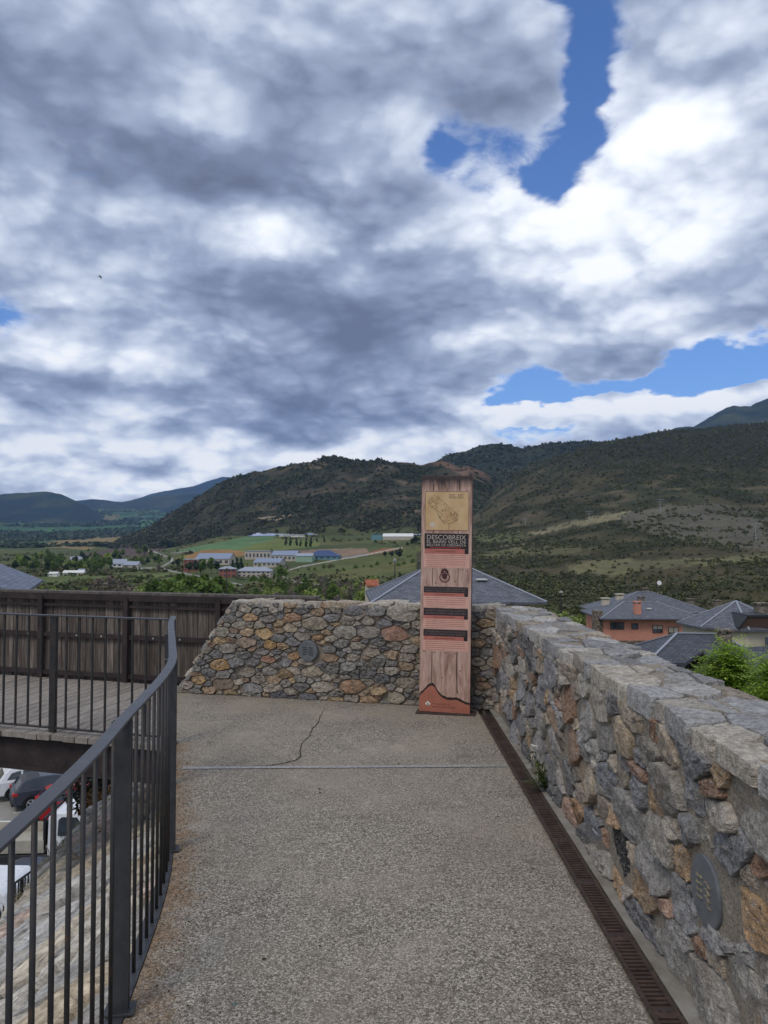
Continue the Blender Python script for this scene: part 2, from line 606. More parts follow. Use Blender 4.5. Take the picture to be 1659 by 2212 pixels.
def concrete_fn(nt):
    P = nt.obj()
    x, y, z = nt.sep(P)
    n = nt.noise(P, 1.3, 5.0, 0.62)
    n2 = nt.noise(P, 7.0, 4.0, 0.6)
    # exposed aggregate
    v1 = nt.node('ShaderNodeTexVoronoi', feature='F1')
    nt.put(v1.inputs['Vector'], P)
    v1.inputs['Scale'].default_value = 140.0
    r1 = nt.sep(v1.outputs[1])[0]
    v2 = nt.node('ShaderNodeTexVoronoi', feature='F1')
    nt.put(v2.inputs['Vector'], P)
    v2.inputs['Scale'].default_value = 270.0
    r2 = nt.sep(v2.outputs[1])[1]
    peb = nt.m('ADD', nt.m('MULTIPLY', r1, 0.55), nt.m('MULTIPLY', r2, 0.45))
    cA = nt.ramp(peb, [(0.14, srgb(70, 65, 59)), (0.38, srgb(118, 112, 103)), (0.62, srgb(147, 141, 131)), (0.86, srgb(202, 195, 184))])
    # the far bay is smoother and dustier
    far = nt.maprange(y, 5.35, 5.6)
    dust = nt.m('MULTIPLY', nt.maprange(n, 0.42, 0.66), nt.maprange(y, 1.5, 7.0, 0.15, 0.7))
    c = nt.mixc(dust, cA, nt.mixc(nt.maprange(n2, .3, .7), srgb(144, 135, 121), srgb(166, 157, 142)))
    c = nt.mixc(nt.maprange(n2, 0.56, 0.72, 0.0, 0.4), c, srgb(98, 90, 80))
    blot = nt.noise(P, 2.6, 6.0, 0.72, 0.5)
    c = nt.mixc(nt.maprange(blot, 0.56, 0.68, 0.0, 0.3), c, srgb(182, 174, 162))
    c = nt.mixc(nt.maprange(blot, 0.42, 0.32, 0.0, 0.45), c, srgb(96, 90, 82))
    wet = nt.noise(P, 0.7, 3.0, 0.5)
    c = nt.mixc(nt.maprange(wet, 0.45, 0.68, 0.0, 0.3), c, srgb(110, 100, 90))
    # rusty dirt gathered along the railing edge
    e = nt.sep(nt.attr('Col'))[0]
    d = nt.m('ADD', e, nt.m('MULTIPLY', nt.m('SUBTRACT', nt.noise(P, 5.0, 5.0, 0.7), 0.5), 0.9))
    rust = nt.mixc(nt.maprange(nt.noise(P, 60.0, 3.0, 0.7), 0.35, 0.65), srgb(78, 62, 44), srgb(160, 118, 70))
    c = nt.mixc(nt.maprange(d, 0.68, 1.05, 0.0, 0.6), c, rust)
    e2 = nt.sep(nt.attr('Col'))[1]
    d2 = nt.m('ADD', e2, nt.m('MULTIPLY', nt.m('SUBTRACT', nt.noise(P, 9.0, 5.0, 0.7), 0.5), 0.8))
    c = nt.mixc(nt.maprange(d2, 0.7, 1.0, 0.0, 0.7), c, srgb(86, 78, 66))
    c = nt.v('MULTIPLY', c, (.99, .965, .925))
    h = nt.m('ADD', nt.m('MULTIPLY', v1.outputs[0], -1.0), nt.m('MULTIPLY', nt.noise(P, 160, 3, .6), .6))
    return c, nt.bump(h, 0.28, 0.005)


def steel_fn(nt):
    P = nt.obj()
    n = nt.noise(P, 14.0, 5.0, 0.65)
    c = nt.mixc(nt.maprange(n, 0.35, 0.7), srgb(52, 53, 55), srgb(70, 71, 74))
    f = nt.noise(P, 240.0, 2.0, 0.5)
    return c, nt.bump(f, 0.12, 0.002), nt.maprange(n, 0.3, 0.7, 0.34, 0.5)


def bar_fn(nt):
    P = nt.obj()
    n = nt.noise(P, 18.0, 5.0, 0.7)
    c = nt.ramp(n, [(0.35, srgb(44, 44, 46)), (0.58, srgb(56, 53, 51)), (0.72, srgb(84, 62, 46))])
    return c, nt.bump(nt.noise(P, 200, 2, .6), 0.2, 0.002)


def rust_fn(nt):
    P = nt.obj()
    n = nt.noise(P, 12.0, 6.0, 0.7)
    c = nt.ramp(n, [(0.3, srgb(50, 40, 37)), (0.55, srgb(74, 60, 54)), (0.75, srgb(98, 78, 66))])
    return c, nt.bump(nt.noise(P, 150, 3, .6), 0.3, 0.003)


def dark_steel_fn(nt):
    P = nt.obj()
    n = nt.noise(P, 6.0, 6.0, 0.7)
    c = nt.ramp(n, [(0.3, srgb(42, 36, 36)), (0.55, srgb(58, 50, 50)), (0.75, srgb(76, 62, 56))])
    return c, nt.bump(nt.noise(P, 90, 3, .6), 0.2, 0.003)


def plank_fn(lo, mi, hi):
    def fn(nt):
        P = nt.obj()
        a = nt.attr('Col')
        st = nt.v('MULTIPLY', P, (16.0, 16.0, 1.1))
        n = nt.noise(st, 2.2, 6.0, 0.68, 0.8)
        n2 = nt.noise(nt.v('MULTIPLY', P, (5.0, 5.0, 0.8)), 1.5, 4.0, 0.6)
        c = nt.ramp(n, [(0.28, srgb(*lo)), (0.52, srgb(*mi)), (0.74, srgb(*hi))])
        c = nt.mixc(nt.maprange(n2, 0.4, 0.7, 0.0, 0.55), c, nt.v('SCALE', c, 0.5))
        c = nt.mixc(1.0, c, a, 'MULTIPLY')
        return c, nt.bump(n, 0.6, 0.006)
    return fn


def deck_fn(nt):
    P = nt.obj()
    a = nt.attr('Col')
    st = nt.v('MULTIPLY', P, (14.0, 1.4, 4.0))
    n = nt.noise(st, 3.0, 6.0, 0.7, 0.5)
    c = nt.ramp(n, [(0.28, srgb(112, 106, 100)), (0.52, srgb(146, 138, 130)), (0.74, srgb(172, 163, 153))])
    c = nt.mixc(1.0, c, a, 'MULTIPLY')
    return c, nt.bump(n, 0.5, 0.005)


M_STONE = mat('stone', stone_fn, 0.88, spec=0.25)
M_MORTAR = mat('mortar', mortar_fn, 0.95, spec=0.1)
M_CONC = mat('concrete', concrete_fn, 0.92, spec=0.15)
M_STEEL = mat('anthracite_steel', steel_fn, 0.42, spec=0.5)
M_BAR = mat('weathered_steel', bar_fn, 0.55, spec=0.4)
M_RUST = mat('brown_iron', rust_fn, 0.7, spec=0.35)
M_GIRDER = mat('dark_girder', dark_steel_fn, 0.75, spec=0.3)
M_FENCE = mat('weathered_planks', plank_fn((66, 60, 56), (112, 103, 96), (160, 150, 140)), 0.9, spec=0.15)
M_DECK = mat('deck_boards', deck_fn, 0.85, spec=0.2)

# ------------------------------------------------------------------ rubble masonry
PALETTE = [((126, 126, 128), 5), ((108, 112, 122), 5), ((142, 138, 132), 4), ((150, 134, 114), 4), ((128, 116, 102), 4),
           ((96, 98, 104), 3), ((168, 160, 148), 2), ((164, 126, 84), 2), ((140, 98, 70), 1.5), ((78, 82, 92), 1.5), ((150, 110, 92), 1.5)]


def pick_col(rg, pal=PALETTE, jit=0.12):
    t = sum(w for _, w in pal)
    r = rg.random() * t
    for c, w in pal:
        r -= w
        if r <= 0:
            break
    k = 1 + rg.uniform(-jit, jit)
    return tuple(min(255, q * k) for q in c)


def clip(poly, nx, ny, d):
    """keep the side n.p <= d"""
    out = []
    k = len(poly)
    for i in range(k):
        a, b = poly[i], poly[(i + 1) % k]
        da, db = a[0] * nx + a[1] * ny - d, b[0] * nx + b[1] * ny - d
        if da <= 0:
            out.append(a)
        if (da < 0 < db) or (db < 0 < da):
            t = da / (da - db)
            out.append((a[0] + (b[0] - a[0]) * t, a[1] + (b[1] - a[1]) * t))
    return out


def seeds_for(rg, outline, ax, sizes, fixed=(), tries=9000):
    """variable radius dart throwing in a space squeezed by ax along u"""
    us = [p[0] for p in outline]
    vs = [p[1] for p in outline]
    S = [(u / ax, v, r, c) for (u, v, r, c) in fixed]
    for r in sizes:
        for _ in range(tries // len(sizes)):
            u, v = rg.uniform(min(us), max(us)), rg.uniform(min(vs), max(vs))
            if any((u / ax - a) ** 2 + (v - b) ** 2 < (0.92 * (r + q)) ** 2 for a, b, q, _c in S):
                continue
            S.append((u / ax, v, r, None))
    return [(a * ax, b, q, c) for a, b, q, c in S]


def cells(outline, S, ax):
    out = []
    for i, (u, v, r, c) in enumerate(S):
        pl = [(p[0] / ax, p[1]) for p in outline]
        a, b = u / ax, v
        for j, (u2, v2, r2, c2) in enumerate(S):
            if i == j:
                continue
            dx, dy = u2 / ax - a, v2 - b
            dd = dx * dx + dy * dy
            if dd > (4.2 * (r + r2)) ** 2:
                continue
            # power diagram
            d = (u2 / ax) ** 2 + v2 ** 2 - a * a - b * b + r * r - r2 * r2
            pl = clip(pl, 2 * dx, 2 * dy, d)
            if len(pl) < 3:
                break
        if len(pl) >= 3:
            out.append(([(p[0] * ax, p[1]) for p in pl], r, c))
    return out


def round_poly(pl, n, cut=0.24, it=1):
    for _ in range(it):
        q = []
        k = len(pl)
        for i in range(k):
            a, b = pl[i], pl[(i + 1) % k]
            q.append((a[0] + (b[0] - a[0]) * cut, a[1] + (b[1] - a[1]) * cut))
            q.append((a[0] + (b[0] - a[0]) * (1 - cut), a[1] + (b[1] - a[1]) * (1 - cut)))
        pl = q
    k = len(pl)
    L = [math.dist(pl[i], pl[(i + 1) % k]) for i in range(k)]
    T = sum(L)
    out = []
    i, acc = 0, 0.0
    for s in range(n):
        t = T * s / n
        while acc + L[i] < t and i < k - 1:
            acc += L[i]
            i += 1
        f = (t - acc) / max(L[i], 1e-9)
        a, b = pl[i], pl[(i + 1) % k]
        out.append((a[0] + (b[0] - a[0]) * f, a[1] + (b[1] - a[1]) * f))
    return out


def add_stone(mb, pl, xf, rg, col, gap=0.012, h=0.03, depth=0.03, n=30, rough=1.0, flat=False, cut=0.09, grey=.45):
    """pl polygon in (u, v); xf(u, v, w) -> world"""
    cu = sum(p[0] for p in pl) / len(pl)
    cv = sum(p[1] for p in pl) / len(pl)
    rad = max(0.02, min(math.dist((cu, cv), p) for p in pl))
    k = max(0.45, 1 - gap / rad)
    o = round_poly([(cu + (p[0] - cu) * k, cv + (p[1] - cv) * k) for p in pl], n, cut)
    seed = Vector((rg.uniform(-50, 50), rg.uniform(-50, 50), rg.uniform(-50, 50)))
    tu, tv = rg.uniform(-0.14, 0.14) * rough, rg.uniform(-0.22, 0.22) * rough
    g_ = sum(col) / 3
    col = [(q * (1 - grey) + g_ * grey) * 1.32 * k_ + 8 for q, k_ in zip(col, (1.03, 1.0, .95))]
    col = srgb(*[q * min(1, 212 / max(col)) for q in col])
    if flat:
        rings = [(1.0, -depth), (1.01, -depth * .4), (1.0, h * 0.55), (0.98, h * 0.95), (0.88, h), (0.62, h), (0.34, h)]
    else:
        rings = [(1.02, -depth), (1.025, -depth * 0.2), (1.005, h * 0.45), (0.975, h * 0.88), (0.92, h * 1.0), (0.74, h * 1.02), (0.5, h * 1.03), (0.25, h * 1.04)]
    fac = [(rg.uniform(-.24, .24) * rough, rg.uniform(-.26, .26) * rough, rg.uniform(.35, 1.0) * h + .004) for _ in range(3)]
    base = []
    for ri, (s, w) in enumerate(rings):
        pts = []
        for (u, v) in o:
            jit = 1 + 0.10 * noise.noise(Vector((u * 14, v * 14, 0)) + seed) * rough + 0.05 * noise.noise(Vector((u * 45, v * 45, ri * .4)) + seed)
            uu, vv = cu + (u - cu) * s * jit, cv + (v - cv) * s * jit
            ww = w
            if ri >= 2:
                q = Vector((uu * 11, vv * 11, 3)) + seed
                q2 = Vector((uu * 38, vv * 38, 7)) + seed
                q3 = Vector((uu * 20, vv * 20, 11)) + seed
                if not flat:
                    ww = min([ww + .25 * h] + [h * .6 + .003 + o_ + (uu - cu) * a_ + (vv - cv) * b_ for a_, b_, o_ in fac])
                ww += rough * (0.3 * h * noise.noise(q) + 0.012 * noise.noise(q2) + 0.016 * abs(noise.noise(q3)) - .003) + (uu - cu) * tu + (vv - cv) * tv
            pts.append(xf(uu, vv, ww))
        base.append(mb.addv(pts, col))
    ww = h * 1.08 + rough * 0.4 * h * noise.noise(Vector((cu * 11, cv * 11, 3)) + seed)
    cidx = mb.addv([xf(cu, cv, ww)], col)
    m = len(o)
    for a, b in zip(base[:-1], base[1:]):
        for j in range(m):
            j2 = (j + 1) % m
            mb.face((a + j, a + j2, b + j2, b + j))
    for j in range(m):
        mb.face((base[-1] + j, base[-1] + (j + 1) % m, cidx))


def rough_sheet(mb, xf, u0, u1, v0, v1, step, amp, keep=None):
    nu, nv = max(2, int((u1 - u0) / step)), max(2, int((v1 - v0) / step))
    idx = {}
    for i in range(nu + 1):
        for j in range(nv + 1):
            u, v = u0 + (u1 - u0) * i / nu, v0 + (v1 - v0) * j / nv
            if keep:
                u, v = keep(u, v)
            w = amp * (noise.noise((u * 9, v * 9, 1.3)) + 0.6 * noise.noise((u * 30, v * 30, 5.1)))
            idx[i, j] = mb.addv([xf(u, v, w)])
    for i in range(nu):
        for j in range(nv):
            mb.face((idx[i, j], idx[i + 1, j], idx[i + 1, j + 1], idx[i, j + 1]))


def winding_fix(o, sharp=False):
    bm = bmesh.new()
    bm.from_mesh(o.data)
    bmesh.ops.recalc_face_normals(bm, faces=bm.faces)
    bm.to_mesh(o.data)
    bm.free()
    if sharp:
        o.data.set_sharp_from_angle(angle=R(30))


WALL_H = 0.98
# ---- right parapet: face at X = 1.09, running along Y
WX0, WX1, WY0, WY1 = 1.09, 1.49, 0.5, 7.36
rw = empty('stone_parapet', (1.29, 4.0, 0), 0, 'long grey rubble stone parapet running beside the floor drain', 'stone wall')
mb = MB()
rg = random.Random(21)
xr = lambda u, v, w: Vector((WX0 - w, u, v))
outl = [(WY0, 0.0), (WY1, 0.0), (WY1, WALL_H - 0.085), (WY0, WALL_H - 0.085)]


def on_r(x, y):
    d = ray(x, y)
    t = 1.06 / d[0]
    return d[1] * t, EYE + d[2] * t


def feat(x, y, r, c):
    u, v = on_r(x, y)
    return (u, v, r, c)


SPECIAL = [feat(1278, 1790, .085, (112, 122, 136)), feat(1338, 1850, .11, (44, 44, 48)), feat(1547, 1762, .05, (172, 164, 156)),
           feat(1625, 1990, .075, (188, 140, 88)), feat(1480, 1868, .055, (172, 130, 84)), feat(1240, 1750, .06, (150, 106, 66)),
           feat(1560, 1830, .06, (106, 112, 124)), feat(1640, 1760, .11, (128, 126, 122)), feat(1415, 1880, .08, (124, 124, 126)),
           feat(1190, 1548, .075, (170, 132, 98)), feat(1465, 1955, .075, (122, 126, 134)), feat(1340, 1590, .09, (160, 140, 112)),
           feat(1400, 1630, .06, (120, 116, 108)), feat(1430, 1700, .09, (128, 124, 118)), feat(1480, 1800, .05, (98, 104, 116)),
           feat(1310, 1680, .065, (98, 106, 120)), feat(1370, 1700, .05, (104, 110, 122)), feat(1440, 2040, .09, (134, 134, 132)),
           feat(1535, 1924, .12, None)]
S = seeds_for(rg, outl, 1.9, (0.10, 0.07, 0.048, 0.032, .02), SPECIAL, 6500)
for pl, r, c in cells(outl, S, 1.9):
    uu = sum(p[0] for p in pl) / len(pl)
    vv = sum(p[1] for p in pl) / len(pl)
    pu, pv = on_r(1535, 1924)
    if abs(uu - pu) < 0.09 and abs(vv - pv) < 0.06:
        continue
    add_stone(mb, pl, xr, rg, c or pick_col(rg), gap=rg.uniform(0.0, 0.008), h=rg.uniform(0.014, 0.034), depth=0.03, n=26)
o = mb.build('stonework', M_STONE, rw, smooth=True)
winding_fix(o, True)
mb = MB()
rough_sheet(mb, lambda u, v, w: xr(u, v, w + .008), WY0, WY1, 0.0, WALL_H - 0.06, 0.035, 0.008)
mb.box(((WX0 + WX1) / 2 + 0.01, (WY0 + WY1) / 2, WALL_H / 2 - 0.05 - 0.6), (WX1 - WX0 - 0.02, WY1 - WY0 - .004, WALL_H - 0.06 + 1.2))
mb.build('mortar_core', M_MORTAR, rw)
# coping slabs
mb = MB()
xt = lambda u, v, w: Vector((WX0 + v, u, WALL_H - 0.035 + w))
wob = lambda u: 0.022 * noise.noise((u * 3.1, 0, 9)) + 0.012 * noise.noise((u * 9, 4, 9))
outl = [(WY0, -0.035), (WY1 + .02, -0.035), (WY1 + .02, WX1 - WX0 + 0.03), (WY0, WX1 - WX0 + 0.03)]
rg = random.Random(5)
S = []
u = WY0
while u < WY1:
    L = rg.uniform(0.14, 0.36)
    S.append((u + L / 2, rg.uniform(0.04, 0.09), 0.09, None))
    u += L
S = S + [s for s in seeds_for(rg, [(WY0, .17), (WY1, .17), (WY1, .42), (WY0, .42)], 1.9, (0.085, 0.06, 0.04), [], 2400)]
COPE = [((126, 130, 138), 6), ((138, 140, 144), 5), ((144, 138, 128), 3), ((114, 118, 128), 4), ((150, 148, 144), 2), ((140, 126, 110), 1)]
for pl, r, c in cells(outl, S, 1.7):
    pl2 = [(p[0], p[1] + wob(p[0]) * (1.6 if p[1] < 0.0 or p[1] > .38 else 0.4)) for p in pl]
    front = min(p[1] for p in pl) < 0.0
    add_stone(mb, pl2, xt, rg, pick_col(rg, COPE), gap=rg.uniform(0.003, 0.009), h=rg.uniform(0.008, 0.03), depth=rg.uniform(0.035, 0.07) if front else 0.04, n=34, rough=0.4, flat=True, cut=0.05)
o = mb.build('coping', M_STONE, rw, smooth=True)
winding_fix(o, True)
mb = MB()
rough_sheet(mb, lambda u, v, w: Vector((WX0 + v, u, WALL_H - 0.026 + w)), WY0, WY1, 0.0, WX1 - WX0, 0.04, 0.006)
mb.build('coping_mortar', M_MORTAR, rw)

# ---- far parapet, raked at its left end
A0, A1 = Vector((-2.15, 8.18)), Vector((1.09, 7.34))
fd = (A1 - A0).normalized()
fn_ = Vector((fd.y, -fd.x))          # faces the camera
FL = (A1 - A0).length
xf_ = lambda u, v, w: Vector((A0.x + fd.x * u + fn_.x * w, A0.y + fd.y * u + fn_.y * w, v))
fw = empty('stone_parapet', (A0.x + fd.x * 1.6, A0.y + fd.y * 1.6, 0), 0, 'ochre and grey rubble parapet closing the terrace, raked at its left end', 'stone wall')
rg = random.Random(33)
mb = MB()
outl = [(0.0, 0.0), (FL, 0.0), (FL, WALL_H - 0.03), (0.63, WALL_H - 0.01)]


def on_f(x, y):
    d = ray(x, y)
    # plane through A0 with normal fn_
    t = (A0.x * fn_.x + A0.y * fn_.y) / (d[0] * fn_.x + d[1] * fn_.y)
    p = Vector((d[0] * t, d[1] * t))
    return (p - A0).dot(fd), EYE + d[2] * t


def ff(cx, cy, r, c):      # stones seen on the far wall
    u, v = on_f(368.7 + cx * 0.3333, 1253.4 + cy * 0.3333)
    return (u, v, r, c)


FS = [ff(600, 145, .062, (112, 116, 124)), ff(780, 150, .06, (158, 122, 86)), ff(1000, 150, .05, (160, 120, 72)), ff(1185, 190, .075, (104, 108, 120)),
      ff(1325, 195, .07, (112, 114, 122)), ff(1510, 210, .1, (138, 132, 124)), ff(510, 240, .045, (168, 128, 80)), ff(645, 250, .05, (112, 110, 110)),
      ff(785, 240, .05, (160, 112, 80)), ff(940, 280, .085, (134, 124, 106)), ff(615, 340, .06, (176, 140, 84)), ff(775, 310, .045, (156, 140, 112)),
      ff(1130, 335, .08, (132, 130, 126)), ff(1285, 340, .07, (124, 118, 114)), ff(1460, 345, .085, (150, 100, 80)), ff(500, 400, .065, (136, 112, 96)),
      ff(650, 425, .045, (182, 134, 66)), ff(370, 440, .055, (120, 116, 110)), ff(905, 455, .085, None), ff(1040, 500, .055, (150, 118, 88)),
      ff(1180, 500, .05, (142, 134, 124)), ff(1295, 465, .055, (132, 122, 110)), ff(640, 510, .045, (150, 96, 72)), ff(320, 550, .07, (170, 124, 66)),
      ff(490, 590, .07, (124, 118, 108)), ff(650, 585, .055, (116, 114, 114)), ff(920, 590, .065, (140, 128, 108)), ff(1050, 580, .045, (108, 110, 114)),
      ff(1180, 685, .085, (146, 104, 72)), ff(990, 690, .07, (136, 128, 116)), ff(1370, 640, .055, (86, 92, 102)), ff(1530, 660, .07, (134, 124, 110)),
      ff(185, 645, .055, (176, 134, 78)), ff(345, 670, .075, (130, 108, 92)), ff(525, 700, .075, (124, 126, 134)), ff(710, 745, .055, (74, 80, 94)),
      ff(890, 765, .06, (84, 90, 102)), ff(1280, 780, .055, (164, 124, 84)), ff(1450, 755, .07, (138, 130, 112)), ff(960, 370, .03, (160, 116, 66)),
      ff(800, 490, .035, (160, 112, 64)), ff(330, 330, .06, (124, 118, 108)), ff(370, 175, .07, (116, 118, 122))]
FS = [(u, v, r * .84, c) for u, v, r, c in FS]
S = seeds_for(rg, outl, 1.95, (0.042, 0.03, 0.02, .014), FS, 7000)
pu, pv = on_f(668, 1405)
for pl, r, c in cells(outl, S, 1.95):
    uu = sum(p[0] for p in pl) / len(pl)
    vv = sum(p[1] for p in pl) / len(pl)
    if abs(uu - pu) < 0.13 and abs(vv - pv) < 0.09:
        continue
    col = c or pick_col(rg, [((112, 112, 114), 5), ((132, 124, 114), 5), ((150, 122, 92), 1.6), ((98, 100, 108), 4), ((136, 104, 82), 1), ((160, 130, 86), .8)])
    add_stone(mb, pl, xf_, rg, col, gap=rg.uniform(0.002, 0.009), h=rg.uniform(0.014, 0.034), n=26, grey=.45, cut=.06)
o = mb.build('stonework', M_STONE, fw, smooth=True)
winding_fix(o, True)
mb = MB()
rk = lambda u, v: (max(u, 0.63 * v / WALL_H - 0.004), v)
rough_sheet(mb, lambda u, v, w: xf_(u, v, w - .001), 0.0, FL, 0.0, WALL_H - 0.03, 0.035, 0.007, rk)
pr = [xf_(0.0, 0, -0.015), xf_(FL + .3, 0, -0.015), xf_(FL + .3, WALL_H - 0.035, -0.015), xf_(0.63, WALL_H - 0.035, -0.015)]
mb.prism(pr, (-fn_.x * 0.385, -fn_.y * 0.385, 0))
mb.prism([xf_(0.0, -0.9, -0.02), xf_(FL + .3, -0.9, -0.02), xf_(FL + .3, -0.003, -0.02), xf_(0.0, -0.003, -0.02)], (-fn_.x * 0.38, -fn_.y * 0.38, 0))
mb.build('mortar_core', M_MORTAR, fw)
mb = MB()
xc = lambda u, v, w: xf_(u, WALL_H - 0.03 + w, -v)
outl = [(0.6, -0.03), (FL + .05, -0.03), (FL + .05, 0.42), (0.6, 0.42)]
S = []
u = 0.6
while u < FL:
    L = rg.uniform(0.2, 0.4)
    S.append((u + L / 2, rg.uniform(0.05, 0.12), 0.1, None))
    S.append((u + L / 2 + .1, rg.uniform(0.28, 0.34), 0.1, None))
    u += L
for pl, r, c in cells(outl, S, 1.6):
    pl2 = [(p[0], p[1] + 0.02 * noise.noise((p[0] * 6, p[1] * 3, 2))) for p in pl]
    add_stone(mb, pl2, xc, rg, pick_col(rg, [((176, 168, 156), 4), ((160, 156, 150), 4), ((150, 132, 110), 2)]), gap=0.004, h=rg.uniform(0.012, 0.035), depth=0.03, n=20, rough=0.5, flat=True, cut=0.14)
# stones set on the raked end
for k in range(7):
    t0, t1 = k / 7 + .01, (k + 1) / 7 - .01
    e = lambda t, v, w: xf_(0.63 * t - 0.845 * w, WALL_H * 0.97 * t + 0.54 * w, -v)
    add_stone(mb, [(t0, -0.02), (t1, -0.02), (t1, 0.38), (t0, 0.38)], lambda u, v, w: e(u, v, w), rg, pick_col(rg), gap=0.004, h=0.02, depth=0.03, n=20, rough=0.4, flat=True, cut=0.18)
o = mb.build('coping', M_STONE, fw, smooth=True)
winding_fix(o, True)

# ------------------------------------------------------------------ terrace floor
EDGE = [(-0.70, 0.2), (-0.735, 1.0), (-0.752, 1.55), (-0.775, 1.9), (-0.815, 2.3), (-0.862, 2.62), (-0.903, 3.0), (-0.932, 3.25), (-0.966, 3.5), (-1.018, 3.8), (-1.064, 4.0), (-1.15, 4.3), (-1.29, 4.8), (-1.46, 5.4), (-1.655, 6.14)]


def edge_x(y):
    for (a, b), (c, d) in zip(EDGE[:-1], EDGE[1:]):
        if y <= d or (c, d) == EDGE[-1]:
            return a + (c - a) * (y - b) / (d - b)


def smooth_edge(y):
    return (edge_x(y - 0.15) + 2 * edge_x(y) + edge_x(y + 0.15 if y < 5.9 else y)) / (4.0 if y >= 0 else 4.0)


def floor_left(y):
    if y <= 6.14:
        return smooth_edge(y)
    t = (y - 6.14) / (8.14 - 6.14)
    return -1.655 + (-2.15 + 1.655) * t


def wall_y(x):
    return A0.y + fd.y / fd.x * (x - A0.x) + 0.02


mb = MB()
NY, NX = 110, 44
DRX0, DRX1 = 0.902, 1.012
grid = {}
for i in range(NY + 1):
    for j in range(NX + 1):
        s = j / NX
        y = 0.2 + (8.0) * i / NY
        # rows bend so that the last one follows the wall
        xl, xr_ = None, DRX0
        yy = y
        for _ in range(3):
            xl = floor_left(min(yy, 8.14))
            xx = xl + (xr_ - xl) * s
            yy = 0.2 + (wall_y(xx) - 0.2) * i / NY
        e = max(0.0, 1 - (xx - xl) / 0.55) if yy < 6.2 else max(0, 1 - (xx - xl) / .3) * .8
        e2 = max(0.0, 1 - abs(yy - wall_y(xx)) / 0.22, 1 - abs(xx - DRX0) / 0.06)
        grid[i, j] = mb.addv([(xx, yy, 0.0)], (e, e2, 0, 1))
for i in range(NY):
    for j in range(NX):
        mb.face((grid[i, j], grid[i, j + 1], grid[i + 1, j + 1], grid[i + 1, j]))
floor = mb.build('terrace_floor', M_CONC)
floor['kind'] = 'structure'
# slab body under the sheet
mb = MB()
pl = [(floor_left(y), y) for y in np.linspace(0.2, 8.1, 34)]
pl = [(x + 0.004, y, -0.26) for x, y in pl] + [(0.90, 7.36, -0.26), (0.90, 0.2, -0.26)]
mb.prism(pl, (0, 0, 0.256))
slab = mb.build('terrace_slab', M_CONC)
slab['kind'] = 'structure'
winding_fix(slab)
# strip of smooth cement between the drain and the parapet
M_CEM = mat('pale_cement', lambda nt: (nt.mixc(nt.maprange(nt.noise(nt.obj(), 5, 5, .65), .35, .7), srgb(150, 146, 138), srgb(112, 104, 92)), nt.bump(nt.noise(nt.obj(), 60, 4, .7), .4, .006)), 0.9, spec=.15)
mb = MB()
n = 120
for i in range(n):
    for j in range(3):
        q = []
        for a, b in ((i, j), (i, j + 1), (i + 1, j + 1), (i + 1, j)):
            y = 0.4 + 6.95 * a / n
            x = DRX1 + 0.003 + (0.11) * b / 3
            z = 0.002 + (0.022 * max(0, noise.noise((y * 1.1, 3, 1)) + .25) * b / 3 if b else 0.0) + (0.006 * noise.noise((y * 8, b, 2)) if b else 0)
            q.append((x, y, z))
        mb.poly(q)
strip = mb.build('cement_strip', M_CEM, smooth=True)
strip['kind'] = 'structure'
# galvanised joint strip across the floor
M_ZINC = mat('galvanised_strip', lambda nt: (nt.mixc(nt.maprange(nt.noise(nt.obj(), 40, 5, .7), .4, .65), srgb(182, 181, 178), srgb(136, 130, 122)), nt.bump(nt.noise(nt.obj(), 120, 3, .6), .3, .003)), 0.5, 0.35)
mb = MB()
js = 30
for i in range(js):
    q = []
    for a, b in ((i, 0), (i + 1, 0), (i + 1, 1), (i, 1)):
        t = a / js
        x = -1.40 + (0.885 + 1.40) * t
        y = 5.44 + 0.045 * t
        q.append((x, y + (0.05 if b else 0.0) + 0.003 * noise.noise((x * 7, b, 3)), 0.0045))
    mb.poly(q)
o = mb.build('joint_strip', M_ZINC)
tag(o, 'pale galvanised joint strip set across the concrete terrace floor', 'joint strip')
# crack
M_DARK = mat('dark_gap', lambda nt: nt.mixc(nt.maprange(nt.noise(nt.obj(), 50, 3, .6), .4, .6), srgb(58, 52, 45), srgb(86, 78, 68)), 0.95, spec=.05)
cr = [(835 * .675 + 257.6, 0)] and [(702, 1527), (693, 1546), (688, 1560), (676, 1573), (668, 1590), (655, 1602), (648, 1618), (650, 1630), (640, 1641), (618, 1647), (590, 1652), (556, 1654), (520, 1656)]
mb = MB()
pts = []
for (a, b), (c, d) in zip(cr[:-1], cr[1:]):
    for k in range(5):
        t = k / 5
        p = at_z(a + (c - a) * t, b + (d - b) * t, 0.004)
        pts.append(p + Vector((0.016 * noise.noise((p.x * 22, p.y * 22, 1)), 0.016 * noise.noise((p.x * 22, p.y * 22, 8)), 0)))
pts[0].z = 0.004
prev = None
for i, p in enumerate(pts):
    d = (pts[min(i + 1, len(pts) - 1)] - pts[max(i - 1, 0)]).normalized()
    s = Vector((-d.y, d.x, 0)) * (0.0025 + 0.008 * abs(noise.noise((i * .37, 2, 1)))) * min(1, i / 4, (len(pts) - i) / 6)
    cur = (p - s, p + s)
    if prev:
        mb.poly([prev[0], cur[0], cur[1], prev[1]])
    prev = cur
o = mb.build('floor_crack', M_DARK)
o['kind'] = 'structure'

